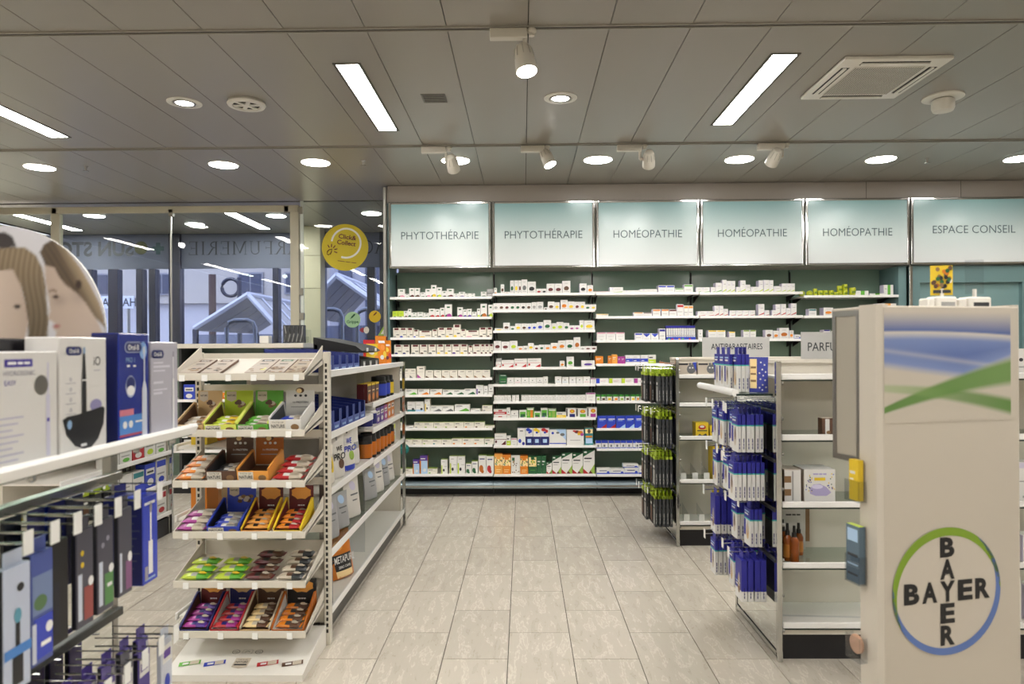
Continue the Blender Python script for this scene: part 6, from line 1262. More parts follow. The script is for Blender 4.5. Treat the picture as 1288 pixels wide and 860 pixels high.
# ---- hooks and hanging packs
def hook(base, length, dx, lab, grp, tagm=None):
    """wire hook from base along +x (dx=1) or -x"""
    t = thing('display_hook', lab, 'hook', base, grp); p = Vector(base); e = p + X3 * dx * length
    p = p + X3 * dx * .003; b = MB(); b.tube([p, e, e + Z3 * .012], .0026, CHROME, 6); b.tube([p + Z3 * .022, e + Z3 * .022 - X3 * dx * .004], .0018, CHROME, 6); b.part('wire', t)
    b = MB(); b.box(e.x + dx * .001, e.x + dx * .003, e.y - .014, e.y + .014, e.z - .022, e.z + .026, mat('tag_clear_white', 'f4f4f2', .2), 0); b.part('price_tag', t)
HANGM = {}
def hang_mesh(kd):
    """hanging pack: local front -y, hole at the origin, hangs down; returns width, height, thickness, mesh"""
    if kd in HANGM: return HANGM[kd]
    K = dict(
        bandage=(.085, .2, .017, 'w', 'i', 'q', 'e'), bandage2=(.085, .2, .017, 'w', 'i', 'q', 'T'), knee=(.1, .215, .026, 'i', 'i', 'w', 'a'), black=(.075, .25, .02, 'd', 'Y', 'h', 's'), black2=(.075, .25, .02, 'k', 'Y', 'h', 'n'))[kd]
    w, h, t, body, head, line, pic = K; b = MB(); hd = .3 if kd.startswith('b') and kd[1] == 'a' else .18
    if kd.startswith('black'):
        b.box(-w / 2, w / 2, -t / 2, t / 2, -h, -.03, pal(body), .0012); b.box(-w / 2, w / 2, -.001, .001, -.034, .012, pal(head))
        b.box(-w / 2, w / 2, -t / 2 - .0005, t / 2, -.05, -.03, pal(head))
        b.rect((0, -t / 2 - .0008, -h), X3, Z3, -w * .42, .02, w * .42, h * .5, pal(pic)); b.rect((0, -t / 2 - .0012, -h), X3, Z3, -w * .3, h * .55, w * .3, h * .62, pal('w'))
        for sg in (-1, 1): b.bars((sg * (w / 2 + .0008), 0, -h + .06), -Z3 if sg > 0 else Z3, Y3 * sg, .075, .007, pal('s'))
    else:
        cut = -h * (.36 if kd != 'knee' else .78)
        b.box(-w / 2, w / 2, -t / 2, t / 2, -h, cut - .006, pal(body if kd != 'knee' else 'w'), .001); b.box(-w / 2, w / 2, -t / 2, t / 2, cut - .006, cut, pal(line)); b.box(-w / 2, w / 2, -t / 2, t / 2, cut, -.022, pal(head), .001)
        b.box(-w * .3, w * .3, -.0008, .0008, -.024, .012, pal(head))
        e = -t / 2 - .0008
        b.rect((0, e, cut), X3, Z3, -w * .36, .016, w * .2, .024, pal('w')); b.rect((0, e, cut), X3, Z3, -w * .36, .03, w * .3, .036, pal('l'))
        b.disc((w * .08, e, -h * .66), X3, Z3, w * .2, h * .2, pal(pic), 14); b.disc((w * .12, e - .0003, -h * .56), X3, Z3, w * .1, h * .16, pal('n' if pic == 'e' else 'e'), 10)
        if kd != 'knee': b.rect((0, e, -h), X3, Z3, -w * .48, h * .22, -w * .2, h * .6, pal('i'))
        for sg in (-1, 1): b.bars((sg * (w / 2 + .0008), 0, -h + .04), -Z3 if sg > 0 else Z3, Y3 * sg, .05, .006, pal('B'))
    HANGM[kd] = (w, h, t, b.mesh('hanging_pack')); return HANGM[kd]
def hang_row(base, dx, n, kd, step, lab, grp, gap=.03, sway=.04):
    w, h, th, me = hang_mesh(kd); rd = random.Random(int(base[1] * 1000 + base[2] * 77))
    step = max(step, th + .004)
    for k in range(n):
        o = bpy.data.objects.new('hanging_pack', me); COL.objects.link(o)
        o.location = Vector(base) + X3 * dx * (gap + k * step) - Z3 * .002; o.rotation_euler = (0, rd.uniform(-.01, .01), math.radians(90 if dx > 0 else -90) + rd.uniform(-sway, sway))
        tag(o, '%s, %s out' % (lab, ORD[k]), 'hanging pack', grp)
# toothbrush packs under the glass shelf
def tbpack(yc, xf, w, h, d, z1, m, side, lab, dets):
    t = thing('toothbrush_pack', lab, 'hanging pack', (xf - d / 2, yc, z1 - h), 'hanging toothbrush packs')
    b = MB(); b.box(xf - d, xf, yc - w / 2, yc + w / 2, z1 - h, z1, m, .002); b.part('box_body', t)
    b = MB(); b.box(xf - d + .002, xf - .002, yc - w / 2 - .0007, yc - w / 2, z1 - h + .002, z1 - .002, side)
    for k in range(9): b.rect((xf - d + .006, yc - w / 2 - .0012, z1 - .03 - k * h * .085), X3, Z3, 0, 0, d - .014 - .008 * (k % 3), .004, mat('ink_dim', '4a5078', .5)) if d > .03 else None
    b.part('side_face', t)
    b = MB(); b.box(xf - d / 2 - .001, xf - d / 2 + .001, yc - w * .35, yc + w * .35, z1, z1 + .03, m); b.part('hang_tab', t)
    for (nm, sh_) in dets:
        b = MB()
        for q in sh_:
            if q[0] == 'r': b.rect((xf + .0006 + .0002 * len(b.f), yc - w / 2, z1 - h), Y3, Z3, q[1] * w, q[2] * h, q[3] * w, q[4] * h, q[5])
            elif q[0] == 'e': b.disc((xf + .0006 + .0002 * len(b.f), yc - w / 2 + q[1] * w, z1 - h + q[2] * h), Y3, Z3, q[3] * w, q[4] * h, q[5], 16)
            else: b.text(q[1], (xf + .001, yc - w / 2 + q[2] * w, z1 - h + q[3] * h), Y3, Z3, q[4] * w, q[5] * h, q[6], .02)
        b.part(nm, t)
    return t
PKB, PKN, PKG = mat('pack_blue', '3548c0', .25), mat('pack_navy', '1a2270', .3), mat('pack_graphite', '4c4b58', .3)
brush = ('brush_picture', [('r', .36, .1, .64, .48, WHT), ('r', .46, .48, .56, .86, WHT), ('e', .51, .86, .09, .06, mat('ink_grey', '9a98a8', .5)), ('r', .1, .05, .3, .2, mat('ink_grey', '9a98a8', .5))])
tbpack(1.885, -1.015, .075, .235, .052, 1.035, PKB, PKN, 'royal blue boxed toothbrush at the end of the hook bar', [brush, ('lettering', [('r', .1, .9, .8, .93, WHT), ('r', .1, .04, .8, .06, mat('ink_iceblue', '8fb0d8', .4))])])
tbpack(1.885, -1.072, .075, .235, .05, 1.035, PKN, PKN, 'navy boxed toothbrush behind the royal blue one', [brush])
tbpack(1.775, -1.02, .06, .22, .014, 1.025, PKG, mat('pack_dark_edge', '20212e', .4), 'graphite toothbrush pack with mauve foot beside the blue boxes', [('foot_print', [('r', .5, .05, .95, .38, mat('ink_mauve', '8a5a86', .4)), ('r', .05, .05, .22, .5, mat('ink_silverwhite', 'cdd4e4', .3)), ('e', .8, .42, .16, .06, WHT)])])
tbpack(1.69, -1.02, .065, .225, .014, 1.02, PKG, mat('pack_dark_edge', '20212e', .4), 'graphite toothbrush pack with green foot', [('foot_print', [('r', .42, .06, .96, .4, mat('ink_green', '5a8f52', .4)), ('r', .06, .08, .3, .55, mat('ink_silverwhite', 'cdd4e4', .3)), ('e', .82, .44, .16, .05, WHT), ('e', .3, .72, .1, .03, mat('ink_grey', '9a98a8', .5)), ('e', .6, .78, .1, .03, mat('ink_grey', '9a98a8', .5)), ('r', .55, .25, .85, .29, WHT)])])
tbpack(1.61, -1.02, .062, .225, .014, 1.015, PKG, mat('pack_dark_edge', '20212e', .4), 'graphite toothbrush pack with red foot', [('foot_print', [('r', .42, .06, .96, .4, mat('ink_brick', '9a4a48', .4)), ('r', .06, .08, .3, .55, mat('ink_silverwhite', 'cdd4e4', .3)), ('e', .82, .44, .16, .05, WHT), ('e', .3, .76, .1, .03, pal('y')), ('e', .3, .64, .1, .03, pal('y'))])])
tbpack(1.535, -1.03, .06, .23, .02, 1.01, mat('pack_black', '15151b', .3), mat('pack_dark_edge', '20212e', .4), 'black toothbrush pack between the red-footed and blue packs', [('foot_print', [('r', .2, .1, .5, .6, mat('pack_dark_edge', '20212e', .4))])])
tbpack(1.465, -1.02, .068, .235, .02, 1.005, mat('pack_steelblue', '4a5aa0', .3), mat('pack_dark_edge', '20212e', .4), 'steel blue refill pack with landscape print', [('front_print', [('r', .05, .45, .95, .8, mat('ink_bluegrey', '7688b0', .4)), ('e', .4, .55, .3, .07, mat('ink_fern', '5a7a52', .5)), ('r', .1, .05, .95, .42, PKB), ('r', .02, .03, .2, .38, mat('ink_silverwhite', 'cdd4e4', .3)), ('e', .78, .3, .16, .05, WHT), ('r', .4, .15, .85, .19, WHT)])])
tbpack(1.385, -1.015, .075, .25, .02, 1.0, mat('pack_paleblue', 'c2cbe0', .3), mat('pack_dark_edge', '20212e', .4), 'pale pack with a black charcoal toothbrush, cut by the picture edge', [('front_print', [('r', .3, .05, .7, .34, INKK), ('r', .42, .34, .58, .6, INKK), ('e', .5, .6, .14, .06, mat('ink_aqua', '5fa0b8', .4)), ('r', .0, .28, 1, .36, mat('ink_azure', '4a86d0', .4)), ('e', .6, .82, .13, .035, INKK)])])
for k, yy in enumerate((1.38, 1.46, 1.535, 1.61, 1.69, 1.775, 1.885)): hook((MXP + .014, yy, 1.045), .165, 1, 'chrome tagged hook, upper bar of the toothbrush stand, %s from front' % ORD[k], 'hooks of the toothbrush stand')
PUR = mat('pack_purple', '4a3a8a', .3)
for k, (yy, mm, cc) in enumerate(((1.62, PUR, 'm'), (1.7, PUR, 'v'), (1.78, PKG, 'p'), (1.86, PUR, 'v'), (1.94, mat('blister_clear', 'c6cbd8', .15), 'b'))):
    tbpack(yy, -1.02 + .02 * (k == 4), .058, .22, .014, .625, mm, mat('pack_dark_edge', '20212e', .4) if k < 4 else mm, ['purple interdental pack, first from front on the lower bar', 'purple interdental pack with lilac print, second on the lower bar', 'graphite interdental pack in the middle of the lower bar', 'purple interdental pack with lilac print next to the clear blister', 'clear blister with blue brush heads at the end of the lower bar'][k], [('front_print', [('r', .1, .7, .9, .92, pal('w')), ('r', .18, .76, .82, .86, pal('p')), ('e', .5, .45, .25, .1, pal(cc)), ('e', .5, .2, .2, .08, pal(cc)), ('r', .2, .04, .8, .1, pal('w'))])])
    tbpack(yy + .004, -1.07, .058, .21, .014, .625, PUR, mat('pack_dark_edge', '20212e', .4), 'purple interdental pack behind the %s front pack of the lower bar' % ORD[k], [('front_print', [('r', .1, .7, .9, .92, pal('w'))])])
    hook((MXP + .014, yy, .635), .18, 1, 'chrome tagged hook, lower bar of the toothbrush stand, %s from front' % ORD[k], 'hooks of the toothbrush stand')

# ================================================================== RIGHT GONDOLAS
def end_gondola(nm, lab, x0, x1, yf, yb, ztop, rails, mz, bars, panelz):
    g = thing(nm, lab, 'shelving', ((x0 + x1) / 2, (yf + yb) / 2, 0)); ym = (yf + yb) / 2
    for yy in (yf - .012, yb - .012):
        b = MB(); b.box(x0 - .012, x0 + .012, yy, yy + .024, 0, ztop if yy < ym else mz + .02, CHROME, .003); p_ = b.part('end_post', g)
        if yy < ym:
            b = MB()
            for k in range(8): b.lathe((x0 + .014, yy + .012, .14 + k * .16), [(.008, 0), (.008, .008)], STEEL, 10, ax=(1, 0, 0))
            b.part('post_stud', p_)
    b = MB(); b.box(x0 - .008, x0 + .0, yf + .02, yb - .02, .05, mz, MIRROR); b.part('mirror_panel', g)
    for z in (.03, mz):
        b = MB(); b.box(x0 - .012, x0 + .008, yf, yb, z - .012, z + .012, CHROME, .002); b.part('frame_rail', g)
    for z in bars:
        b = MB(); b.box(x0 - .016, x0 - .008, yf + .01, yb, z - .006, z + .006, mat('dark_bar', '4a4a48', .3, .6)); b.part('hook_bar', g)
    b = MB(); b.box(x0 + .014, x1, ym - .01, ym + .01, .1, panelz, BEIGE); b.part('back_panel', g)
    b = MB(); b.box(x0 + .014, x1, ym - .03, ym + .03, panelz, panelz + .02, CREAM, .003); b.part('top_cap', g)
    b = MB(); b.box(x0 + .02, x1, yf + .03, yb - .03, 0, .115, BLACK); b.part('kick_plinth', g)
    b = MB(); b.box(x0 + .016, x1, yf + .012, yb - .012, .118, .142, CREAM); b.part('plinth_board', g)
    for z in rails:
        for s in (1, -1):
            ye = yf if s > 0 else yb
            b = MB(); b.box(x0 + .016, x1, min(ye + s * .008, ym - s * .012), max(ye + s * .008, ym - s * .012), z - .012, z - .002, SG_ if .2 < z < 1.1 else WHITE); s_ = b.part('shelf', g)
            b = MB(); b.box(x0 + .016, x1, min(ye, ye + s * .008), max(ye, ye + s * .008), z - .016, z + .012, RAIL, .003); b.part('price_rail', s_)
            if s > 0:
                b = MB(); b.box(x0 + .016, x1, ye + .001, ye + .006, z - .022, z - .0165, DKGL); b.part('glass_edge', s_)
    return g
# near one
NX, NYF, NYB = 1.155, 3.19, 3.8
NR = [zat(475, NYF), zat(551, NYF), zat(635, NYF), zat(711, NYF), zat(786, NYF)]
NB = [1.13, .905, .68, .45]
end_gondola('perfume_gondola', 'near gondola with mirrored chrome end and nearly empty cream shelves', NX, 2.95, NYF, NYB, 1.36, NR, 1.185, NB, 1.345)
# far one
QX, QYF, QYB = 1.1, 5.02, 5.6
QR = [zat(474, QYF), zat(509.5, QYF), zat(551, QYF), zat(605.5, QYF), zat(658, QYF)]
QB = [1.265, .955, .665, .38]
end_gondola('pest_gondola', 'far gondola with mirrored chrome end below the ANTIPARASITAIRES sign', QX, 2.1, QYF, QYB, 1.345, QR, 1.3, QB, 1.33)
SGN = mat('sign_board_grey', 'b9b9b7', .45); SIK = mat('sign_ink_dark', '2f3338', .5)
def topsign(px0, px1, py0, py1, Y, txt, tx0, tx1, ty, cap, lab, post):
    a = atY(px0, py1, Y); c = atY(px1, py0, Y); t = thing('category_sign', lab, 'sign', ((a.x + c.x) / 2, Y, a.z), 'gondola top signs')
    b = MB(); b.box(a.x, c.x, Y, Y + .006, a.z, c.z, SGN, .001); b.part('sign_board', t)
    p0 = atY(tx0, ty, Y); p1 = atY(tx1, ty, Y); b = MB(); b.text(txt, ((p0.x + p1.x) / 2, Y - .001, p0.z), X3, Z3, p1.x - p0.x, cap / F * Y, SIK, .004); b.part('lettering', t)
    b = MB(); b.box(a.x + .02, c.x - .02, Y - .004, Y + .012, post, a.z + .004, CREAM); b.part('sign_foot', t)
topsign(883.5, 968, 423.5, 451, (QYF + QYB) / 2 - .006, 'ANTIPARASITAIRES', 894.5, 959, 435.8, 7.2, 'grey ANTIPARASITAIRES sign on the far gondola', 1.349)
topsign(1008, 1102, 417, 452.5, (NYF + NYB) / 2 - .006, 'PARFUMERIE', 1016, 1085, 436, 10.5, 'grey PARFUMERIE sign on the near gondola, partly behind the ivory logo stand', 1.364)
# products on the near gondola
z = NR[2] + .0125
def pxx(px, Y): return atY(px, 600, Y).x
carton_at('7a', (pxx(996, 3.26) - .004, 3.24, NR[2] - .001), .075, .15, .12, 0, 'white and brown carton beside the lilac breast pump box', 'boxes on the near gondola')
xa, xb = pxx(1011, 3.24), pxx(1050, 3.24); xm = (xa + xb) / 2; z0 = NR[2] - .001
t = thing('product_box', 'white box with lilac device picture on the near gondola', 'product box', (xm, 3.31, z0), 'boxes on the near gondola')
b = MB(); b.box(xa, xb, 3.235, 3.37, z0, z0 + .152, pal('w'), .002); b.box(xa - .0006, xa, 3.237, 3.368, z0 + .002, z0 + .15, pal('e')); b.part('box_body', t)
b = MB(); LIL = mat('ink_lilac', 'aaa2cc', .4); b.poly([(xm + dx, 3.234, z0 + dz) for dx, dz in ((-.048, .06), (-.03, .082), (0, .085), (.03, .07), (.052, .045), (.03, .03), (-.02, .03), (-.045, .04))], LIL); b.disc((xm - .012, 3.2335, z0 + .072), X3, Z3, .026, .01, mat('ink_lilac_light', 'd5d0ea', .4), 18); b.part('device_picture', t)
b = MB(); b.bars((xm, 3.234, z0 + .13), X3, Z3, .06, .01, mat('ink_lilac', 'aaa2cc', .4)); b.rect((xm, 3.234, z0 + .1), X3, Z3, -.025, 0, .025, .014, pal('y')); rd = random.Random(4)
for k in range(34):
    sx = rd.choice((-1, 1)); b.rect((xm + sx * rd.uniform(.035, .066), 3.2338, z0 + rd.uniform(.05, .14)), X3, Z3, -.002, -.003, .002, .003, pal(rd.choice('biyG')))
b.part('front_print', t)
carton_at('6a', (pxx(1040.5, 3.24), 3.235, NR[1] - .001), .05, .082, .04, 4, 'small brown and white carton alone on the second shelf of the near gondola', 'boxes on the near gondola')
z0 = NR[3] - .001; AM = mat('amber_glass', '8a4410', .15); BK = mat('pump_black', '141312', .4)
for k, (px, yy, h) in enumerate(((984, 3.33, .175), (990, 3.27, .172), (998.5, 3.25, .165), (1004, 3.36, .15))):
    bottle((pxx(px, yy), yy, z0), h, .021, AM, BK, 'amber spray bottle with black pump, %s from the mirrored end' % ORD[k], 'amber spray bottles', mat('amber_label2', 'b8742a', .4) if k % 2 else None)
for k, (px, hh, c) in enumerate(((1000, .2, 'w'),)):
    p = atY(px, 640, 3.44); b = MB(); b.box(p.x - .06, p.x + .05, 3.44, 3.443, z0, z0 + .24, pal('w')); t = b.solo('shelf_card', 'white brand card with a brown edge behind the amber bottles', 'card'); b = MB(); b.box(p.x + .05, p.x + .07, 3.44, 3.443, z0 + .04, z0 + .24, pal('a')); b.bars((p.x - .01, 3.4394, z0 + .17), X3, Z3, .07, .01, pal('d')); b.part('card_print', t)
b = MB(); b.tube([(1.2, 3.3, NR[4] + .003), (2.2, 3.24, NR[4] + .003)], .004, ACRYL, 6); b.solo('acrylic_rod', 'clear acrylic divider rod lying on the bottom shelf of the near gondola', 'divider')
for si, (z, its) in enumerate(((NR[0], ((2.16, 'Bk', .16), (2.28, 'ns', .12))), (NR[2], ((2.18, 'ns', .15), (2.3, 'pv', .18))), (NR[3], ((2.2, 'ns', .14), (2.34, 'Bs', .12))), (NR[4], ((2.22, 'ns', .2), (2.36, 'pP', .16))))):
    for k, (xx, cd_, h) in enumerate(its): carton_at(cd_, (xx, 3.24, z - .001), .11, h, .08, 0, 'white box beyond the ivory logo stand on near gondola, %s shelf down, %s along' % (ORD[si], ORD[k]), 'boxes beyond the ivory logo stand')
# side glass shelf with white tube rail
b = MB(); zs = 1.215; xs0 = .975
sg = thing('side_shelf', 'small glass side shelf with white rail on the mirrored end', 'shelf', (1.06, 3.5, zs - .015))
b.box(xs0, NX - .014, 3.22, 3.8, zs - .012, zs - .003, glass('green_shelf_glass', (.7, .82, .76), 1.0)); b.part('glass_plate', sg)
b = MB(); b.box(xs0, NX - .014, 3.217, 3.22, zs - .012, zs - .003, DKGL); b.part('glass_edge', sg)
b = MB(); b.tube([(xs0 - .004, 3.22, zs + .002), (xs0 - .004, 3.86, zs + .002)], .017, RAIL, 12); b.part('price_rail', sg)
for yy in (3.35, 3.65): b = MB(); b.lathe((xs0 + .02, yy, zs - .012), [(.008, 0), (.008, .012)], CHROME, 10, ax=(0, 0, -1)); b.part('shelf_stud', sg)
for k in range(3):
    w, h, th, me = hang_mesh('bandage'); o = bpy.data.objects.new('bandage_pack', me); COL.objects.link(o); o.location = (1.0 + .012 * 0 + .0 * k, 3.42 + .09 * k, zs + .2 - .001); o.rotation_euler = (0, 0, math.radians(-90)); tag(o, 'indigo and white bandage pack standing on the side shelf, %s of three' % ORD[k], 'bandage pack', 'bandage packs on the side shelf')
for k in range(3):
    w, h, th, me = hang_mesh('bandage2'); o = bpy.data.objects.new('bandage_pack', me); COL.objects.link(o); o.location = (1.02 + .019 * k, 3.36, zs + .2 - .001); o.rotation_euler = (0, 0, math.radians(-90)); tag(o, 'indigo and white bandage pack at the front of the side shelf, %s from the rail' % ORD[k], 'bandage pack', 'bandage packs on the side shelf')
# dotted pillow pack
pq = Vector((1.105, 3.3, zs - .002)); t = pouch(pq, .085, .165, .045, -20, mat('pack_indigo_dots', '3a44a4', .35), 'indigo dotted wrap pack with cream flap on the side shelf', 'wrap packs', [('e', u, v, .045, .024, 'w') for u, v in ((.62, .85), (.82, .78), (.7, .65), (.88, .58), (.75, .48), (.6, .38), (.85, .35), (.72, .22), (.55, .14), (.9, .15), (.7, .08), (.55, .55))] + [('r', .02, .12, .4, .95, 'z'), ('r', .06, .3, .36, .36, 'a'), ('r', .06, .5, .36, .55, 'a'), ('r', .06, .68, .36, .74, 'a')], cat='bandage pack')
# hanging packs
def cluster(g, bars, x0, rows, kinds, tagw, grp, step):
    for (ri, yy, n, kd) in rows:
        hi = sorted(r[1] for r in rows if r[0] == ri).index(yy)
        step_ = max(step, hang_mesh(kd)[2] + .004); z = bars[ri]; L = .03 + step_ * n + .02
        hook((x0 - .016, yy, z + .006), L, -1, 'chrome tagged hook on %s, %s bar down, %s hook back' % (tagw, ORD[ri], ORD[hi]), 'hooks of the ' + tagw)
        hang_row((x0 - .016, yy, z + .004), -1, n, kd, step, '%s, %s, %s bar, %s hook' % (kinds[kd], tagw, ORD[ri], ORD[hi]), grp, gap=.022)
KN = {'bandage': 'indigo topped bandage pack', 'bandage2': 'tan pictured bandage pack', 'knee': 'indigo joint support box'}
cluster(None, NB, NX, [(0, 3.34, 6, 'bandage'), (0, 3.45, 5, 'bandage2'), (0, 3.57, 6, 'bandage2'), (0, 3.69, 6, 'bandage'), (1, 3.33, 7, 'bandage'), (1, 3.45, 5, 'bandage2'), (1, 3.57, 5, 'bandage'), (1, 3.69, 6, 'bandage2'),
                       (2, 3.36, 3, 'bandage2'), (2, 3.5, 4, 'bandage'), (2, 3.66, 5, 'knee'), (3, 3.33, 4, 'knee'), (3, 3.48, 5, 'bandage2'), (3, 3.66, 7, 'bandage')], KN, 'near mirror end', 'bandage packs on hooks', .021)
KB = {'black': 'black pack with lime header', 'black2': 'brown printed black pack'}
cluster(None, QB, QX, [(r, yy, n, k) for r in range(4) for yy, n, k in ((5.09, 4 if r < 2 else 5, 'black'), (5.2, 5, 'black2'), (5.31, 6, 'black'), (5.42, 6, 'black2'))], KB, 'far mirror end', 'black packs on hooks', .027)
# far gondola products
z0 = QR[0] - .001
for k, (a, c) in enumerate(((853, 877), (878, 902))): carton_at('5b', ((pxx(a, 5.06) + pxx(c, 5.06)) / 2, 5.06, z0), (pxx(c, 5.06) - pxx(a, 5.06)) * .97, .098, .08, 0, 'grey pet carton with cat picture, far gondola, %s from mirrored end' % ORD[k], 'pet cartons')
z0 = QR[2] - .001
for k, (a, c, h) in enumerate(((875, 892, .103), (893, 906, .08))): carton_at('4y', ((pxx(a, 5.06) + pxx(c, 5.06)) / 2, 5.06, z0), (pxx(c, 5.06) - pxx(a, 5.06)) * .95, h, .1, 0, '%s yellow trap carton with red shield on the far gondola' % ('larger' if k == 0 else 'smaller'), 'yellow trap cartons')
carton_at('4y', (pxx(910, 5.06), 5.08, QR[3] - .001), .14, .24, .1, 6, 'tall yellow trap carton low on the far gondola', 'yellow trap cartons')
t = tub((pxx(901, 5.1), 5.1, QR[4] - .001), .04, .22, mat('can_yellow', 'c9b21e', .35), mat('can_cap', 'b8a41c', .35), 'yellow spray can with red shield at the foot of the far gondola', None, pal('e'), 0, cat='can', name='spray_can', neck=.8)
b = MB(); p = Vector((pxx(901, 5.1), 5.1 - .0415, QR[4] + .12)); b.disc(p, X3, Z3, .022, .018, pal('r'), 16); b.disc(p - Y3 * .0006, X3, Z3, .014, .008, pal('w'), 14); b.part('shield_print', t)
for ri, pxs in ((3, (859.5, 874, 888.5)), (4, (863, 882))):
    for k, px in enumerate(pxs):
        xx = pxx(px, 5.06); z0 = QR[ri] - .001; t = thing('shelf_divider', 'clear acrylic shelf divider with white stop, %s on the %s shelf of the far gondola' % (ORD[k], 'lowest' if ri == 4 else 'fourth'), 'divider', (xx, 5.15, z0), 'acrylic dividers')
        b = MB(); b.box(xx - .02, xx + .02, 5.05, 5.053, z0, z0 + .055, mat('acrylic_white', 'd9dad6', .2)); b.part('front_stop', t)
        b = MB(); b.prism([(5.053, z0), (5.053, z0 + .05), (5.28, z0 + .09), (5.28, z0)], 'x', xx + .018, xx + .02, ACRYL); b.part('divider_plate', t)

# ================================================================== BAYER STAND (right foreground)
BA = math.radians(13); BO = Vector((.995, 1.95, 0)); BM = Matrix.Translation(BO) @ Matrix.Rotation(BA, 4, 'Z'); BW, BH = .4557, 1.545
IV = mat('ivory_plastic', 'bfb7aa', .45); IV2 = mat('ivory_edge', 'c8c1b5', .35)
bs = thing('brand_stand', 'tall ivory floor stand with swoosh print and round cross-lettered logo', 'display stand', (1.2, 2.05, 0))
def bb(): b = MB(); b.xf = BM; return b
b = bb(); b.box(0, BW, .0, .012, 0, BH - .006, IV, .003); b.part('front_board', bs)
b = bb(); b.prism([(0, .002), (-.012, .012), (-.012, .08), (.0, .085), (.02, .085), (.02, .004)], 'z', 0, BH, IV2); b.part('side_rail', bs)
b = bb(); b.prism([(BW, .002), (BW + .012, .012), (BW + .012, .085), (BW - .02, .085), (BW - .02, .004)], 'z', 0, BH, IV2); b.part('side_rail', bs)
b = bb(); b.box(-.01, BW + .01, .012, .2, BH - .012, BH - .004, IV2, .002); b.part('top_board', bs)
b = bb(); b.box(.02, BW - .02, .012, .2, 0, .05, IV); b.part('base', bs)
b = bb(); b.box(.14, BW - .14, .012, .2, .05, BH - .012, IV); b.part('spine', bs)
for xx in (-.004, BW + .008):
    b = bb(); b.box(xx, xx + .006, .088, .2, 1.1, BH - .01, mat('grey_panel', 'a39d90', .5)); w_ = b.part('side_wing', bs)
    b = bb()
    for a in ((.086, .1, 1.09, BH - .008), (.19, .204, 1.09, BH - .008)): b.box(xx - .003, xx + .009, a[0], a[1], a[2], a[3], STEEL)
    b.box(xx - .003, xx + .009, .1, .19, 1.09, 1.106, STEEL); b.box(xx - .003, xx + .009, .1, .19, BH - .028, BH - .008, STEEL); b.part('wing_frame', w_)
# printed front
def Lp(px, py):
    """photo position on the front -> local x, z"""
    d = ray(px, py); nrm = BM.to_3x3() @ Vector((0, 1, 0)); s = (BO - CAM).dot(nrm) / d.dot(nrm); q = BM.inverted() @ (CAM + d * s); return q.x, q.z
x0p, _ = Lp(1112, 500); x1p, _ = Lp(1271, 500); zt0 = Lp(1190, 388)[1]; zt1 = Lp(1190, 530)[1]
NOISE = [[random.Random(7).random() for _ in range(3)]]
def mixc(a, c, k): k = max(0, min(1, k)); return tuple(x_ * (1 - k) + y_ * k for x_, y_ in zip(a, c))
BEI, BLU, BLD, GRE, GRL, PALE = _h('bfb7aa'), _h('7a8bb8'), _h('4a5f98'), _h('557f38'), _h('8ca66e'), _h('c6c0b6')
def swoosh(u, v):
    py = 530 - v * 142; px = 1112 + u * 159; c = BEI
    t = (px - 1112) / 159
    top = 418 + 8 * t * t - 3 * t                     # pale arc
    if py < top: c = mixc(mixc(BEI, BLD, (py - 392) / (top - 392) * 1.05), PALE, (py - top + 2.5) / 2.5)
    else:
        low = 455 + 26 * t - 4 * t * t
        if t > .62: low = 455 + 26 * .62 - 1.5 + (t - .62) * -60
        k = (py - top) / max(1, low - top); c = mixc(PALE, BLU, (py - top) / 9)
        c = mixc(c, BLD, .75 * max(0, 1 - abs(k - .55) * 1.9) * (.45 + .55 * math.exp(-((t - .62) / .3) ** 2)))
        st_ = math.exp(-((py - (440 + 24 * t)) / 3.0) ** 2); c = mixc(c, PALE, .35 * st_)
        c = mixc(c, BEI, (py - low) / 10 + .2)
    # ribbon rising to the right
    ya = 514 - 62 * t + 16 * t * t; wa = 5 + 15 * t
    k = 1 - abs(py - ya) / wa
    if k > 0: c = mixc(c, mixc(GRE, GRL, .25 * t), min(1, k * 2.2) * .95)
    # ribbon falling to the right
    yb_ = 487 + 10 * t + 16 * t * t; wb = 6 + 7 * t
    k = 1 - abs(py - yb_) / wb
    if k > 0: c = mixc(c, mixc(GRL, GRE, t * 1.6), min(1, k * 1.8) * (.55 + .4 * t))
    return c
R3 = BM.to_3x3(); ux, uz = R3 @ X3, Z3; uy = R3 @ Y3
o0 = BM @ Vector((x0p, -.0012, zt1)); printed('swoosh_print', o0, ux * (x1p - x0p), Z3 * (zt0 - zt1), 110, 100, swoosh, bs)
lx, lz = Lp(1191, 743); LC = BM @ Vector((lx, -.0016, lz)); RL = .18
fy = -uy
b = MB(); b.disc(LC - fy * .0002, ux, uz, RL * .97, RL * .97, mat('logo_field', 'c4bcb0', .45), 60); b.part('logo_field', bs)
def crescent(a0, a1, w0, m, nm):
    b = MB(); n = 48; out, inn = [], []
    for k in range(n + 1):
        a = math.radians(a0 + (a1 - a0) * k / n); s = math.sin(math.pi * k / n) ** .6; out.append(LC + fy * .0006 + (ux * math.cos(a) + uz * math.sin(a)) * RL); inn.append(LC + fy * .0006 + (ux * math.cos(a) + uz * math.sin(a)) * (RL - w0 * s))
    b.add(out + inn, [(k, k + 1, n + 2 + k, n + 1 + k) for k in range(n)], m); b.part(nm, bs)
crescent(-2, 212, .024, mat('logo_green', '7a9a2a', .4), 'green_crescent'); crescent(172, 415, .021, mat('logo_blue', '5a74b0', .4), 'blue_crescent')
b = MB(); LK = mat('logo_black', '17171a', .4)
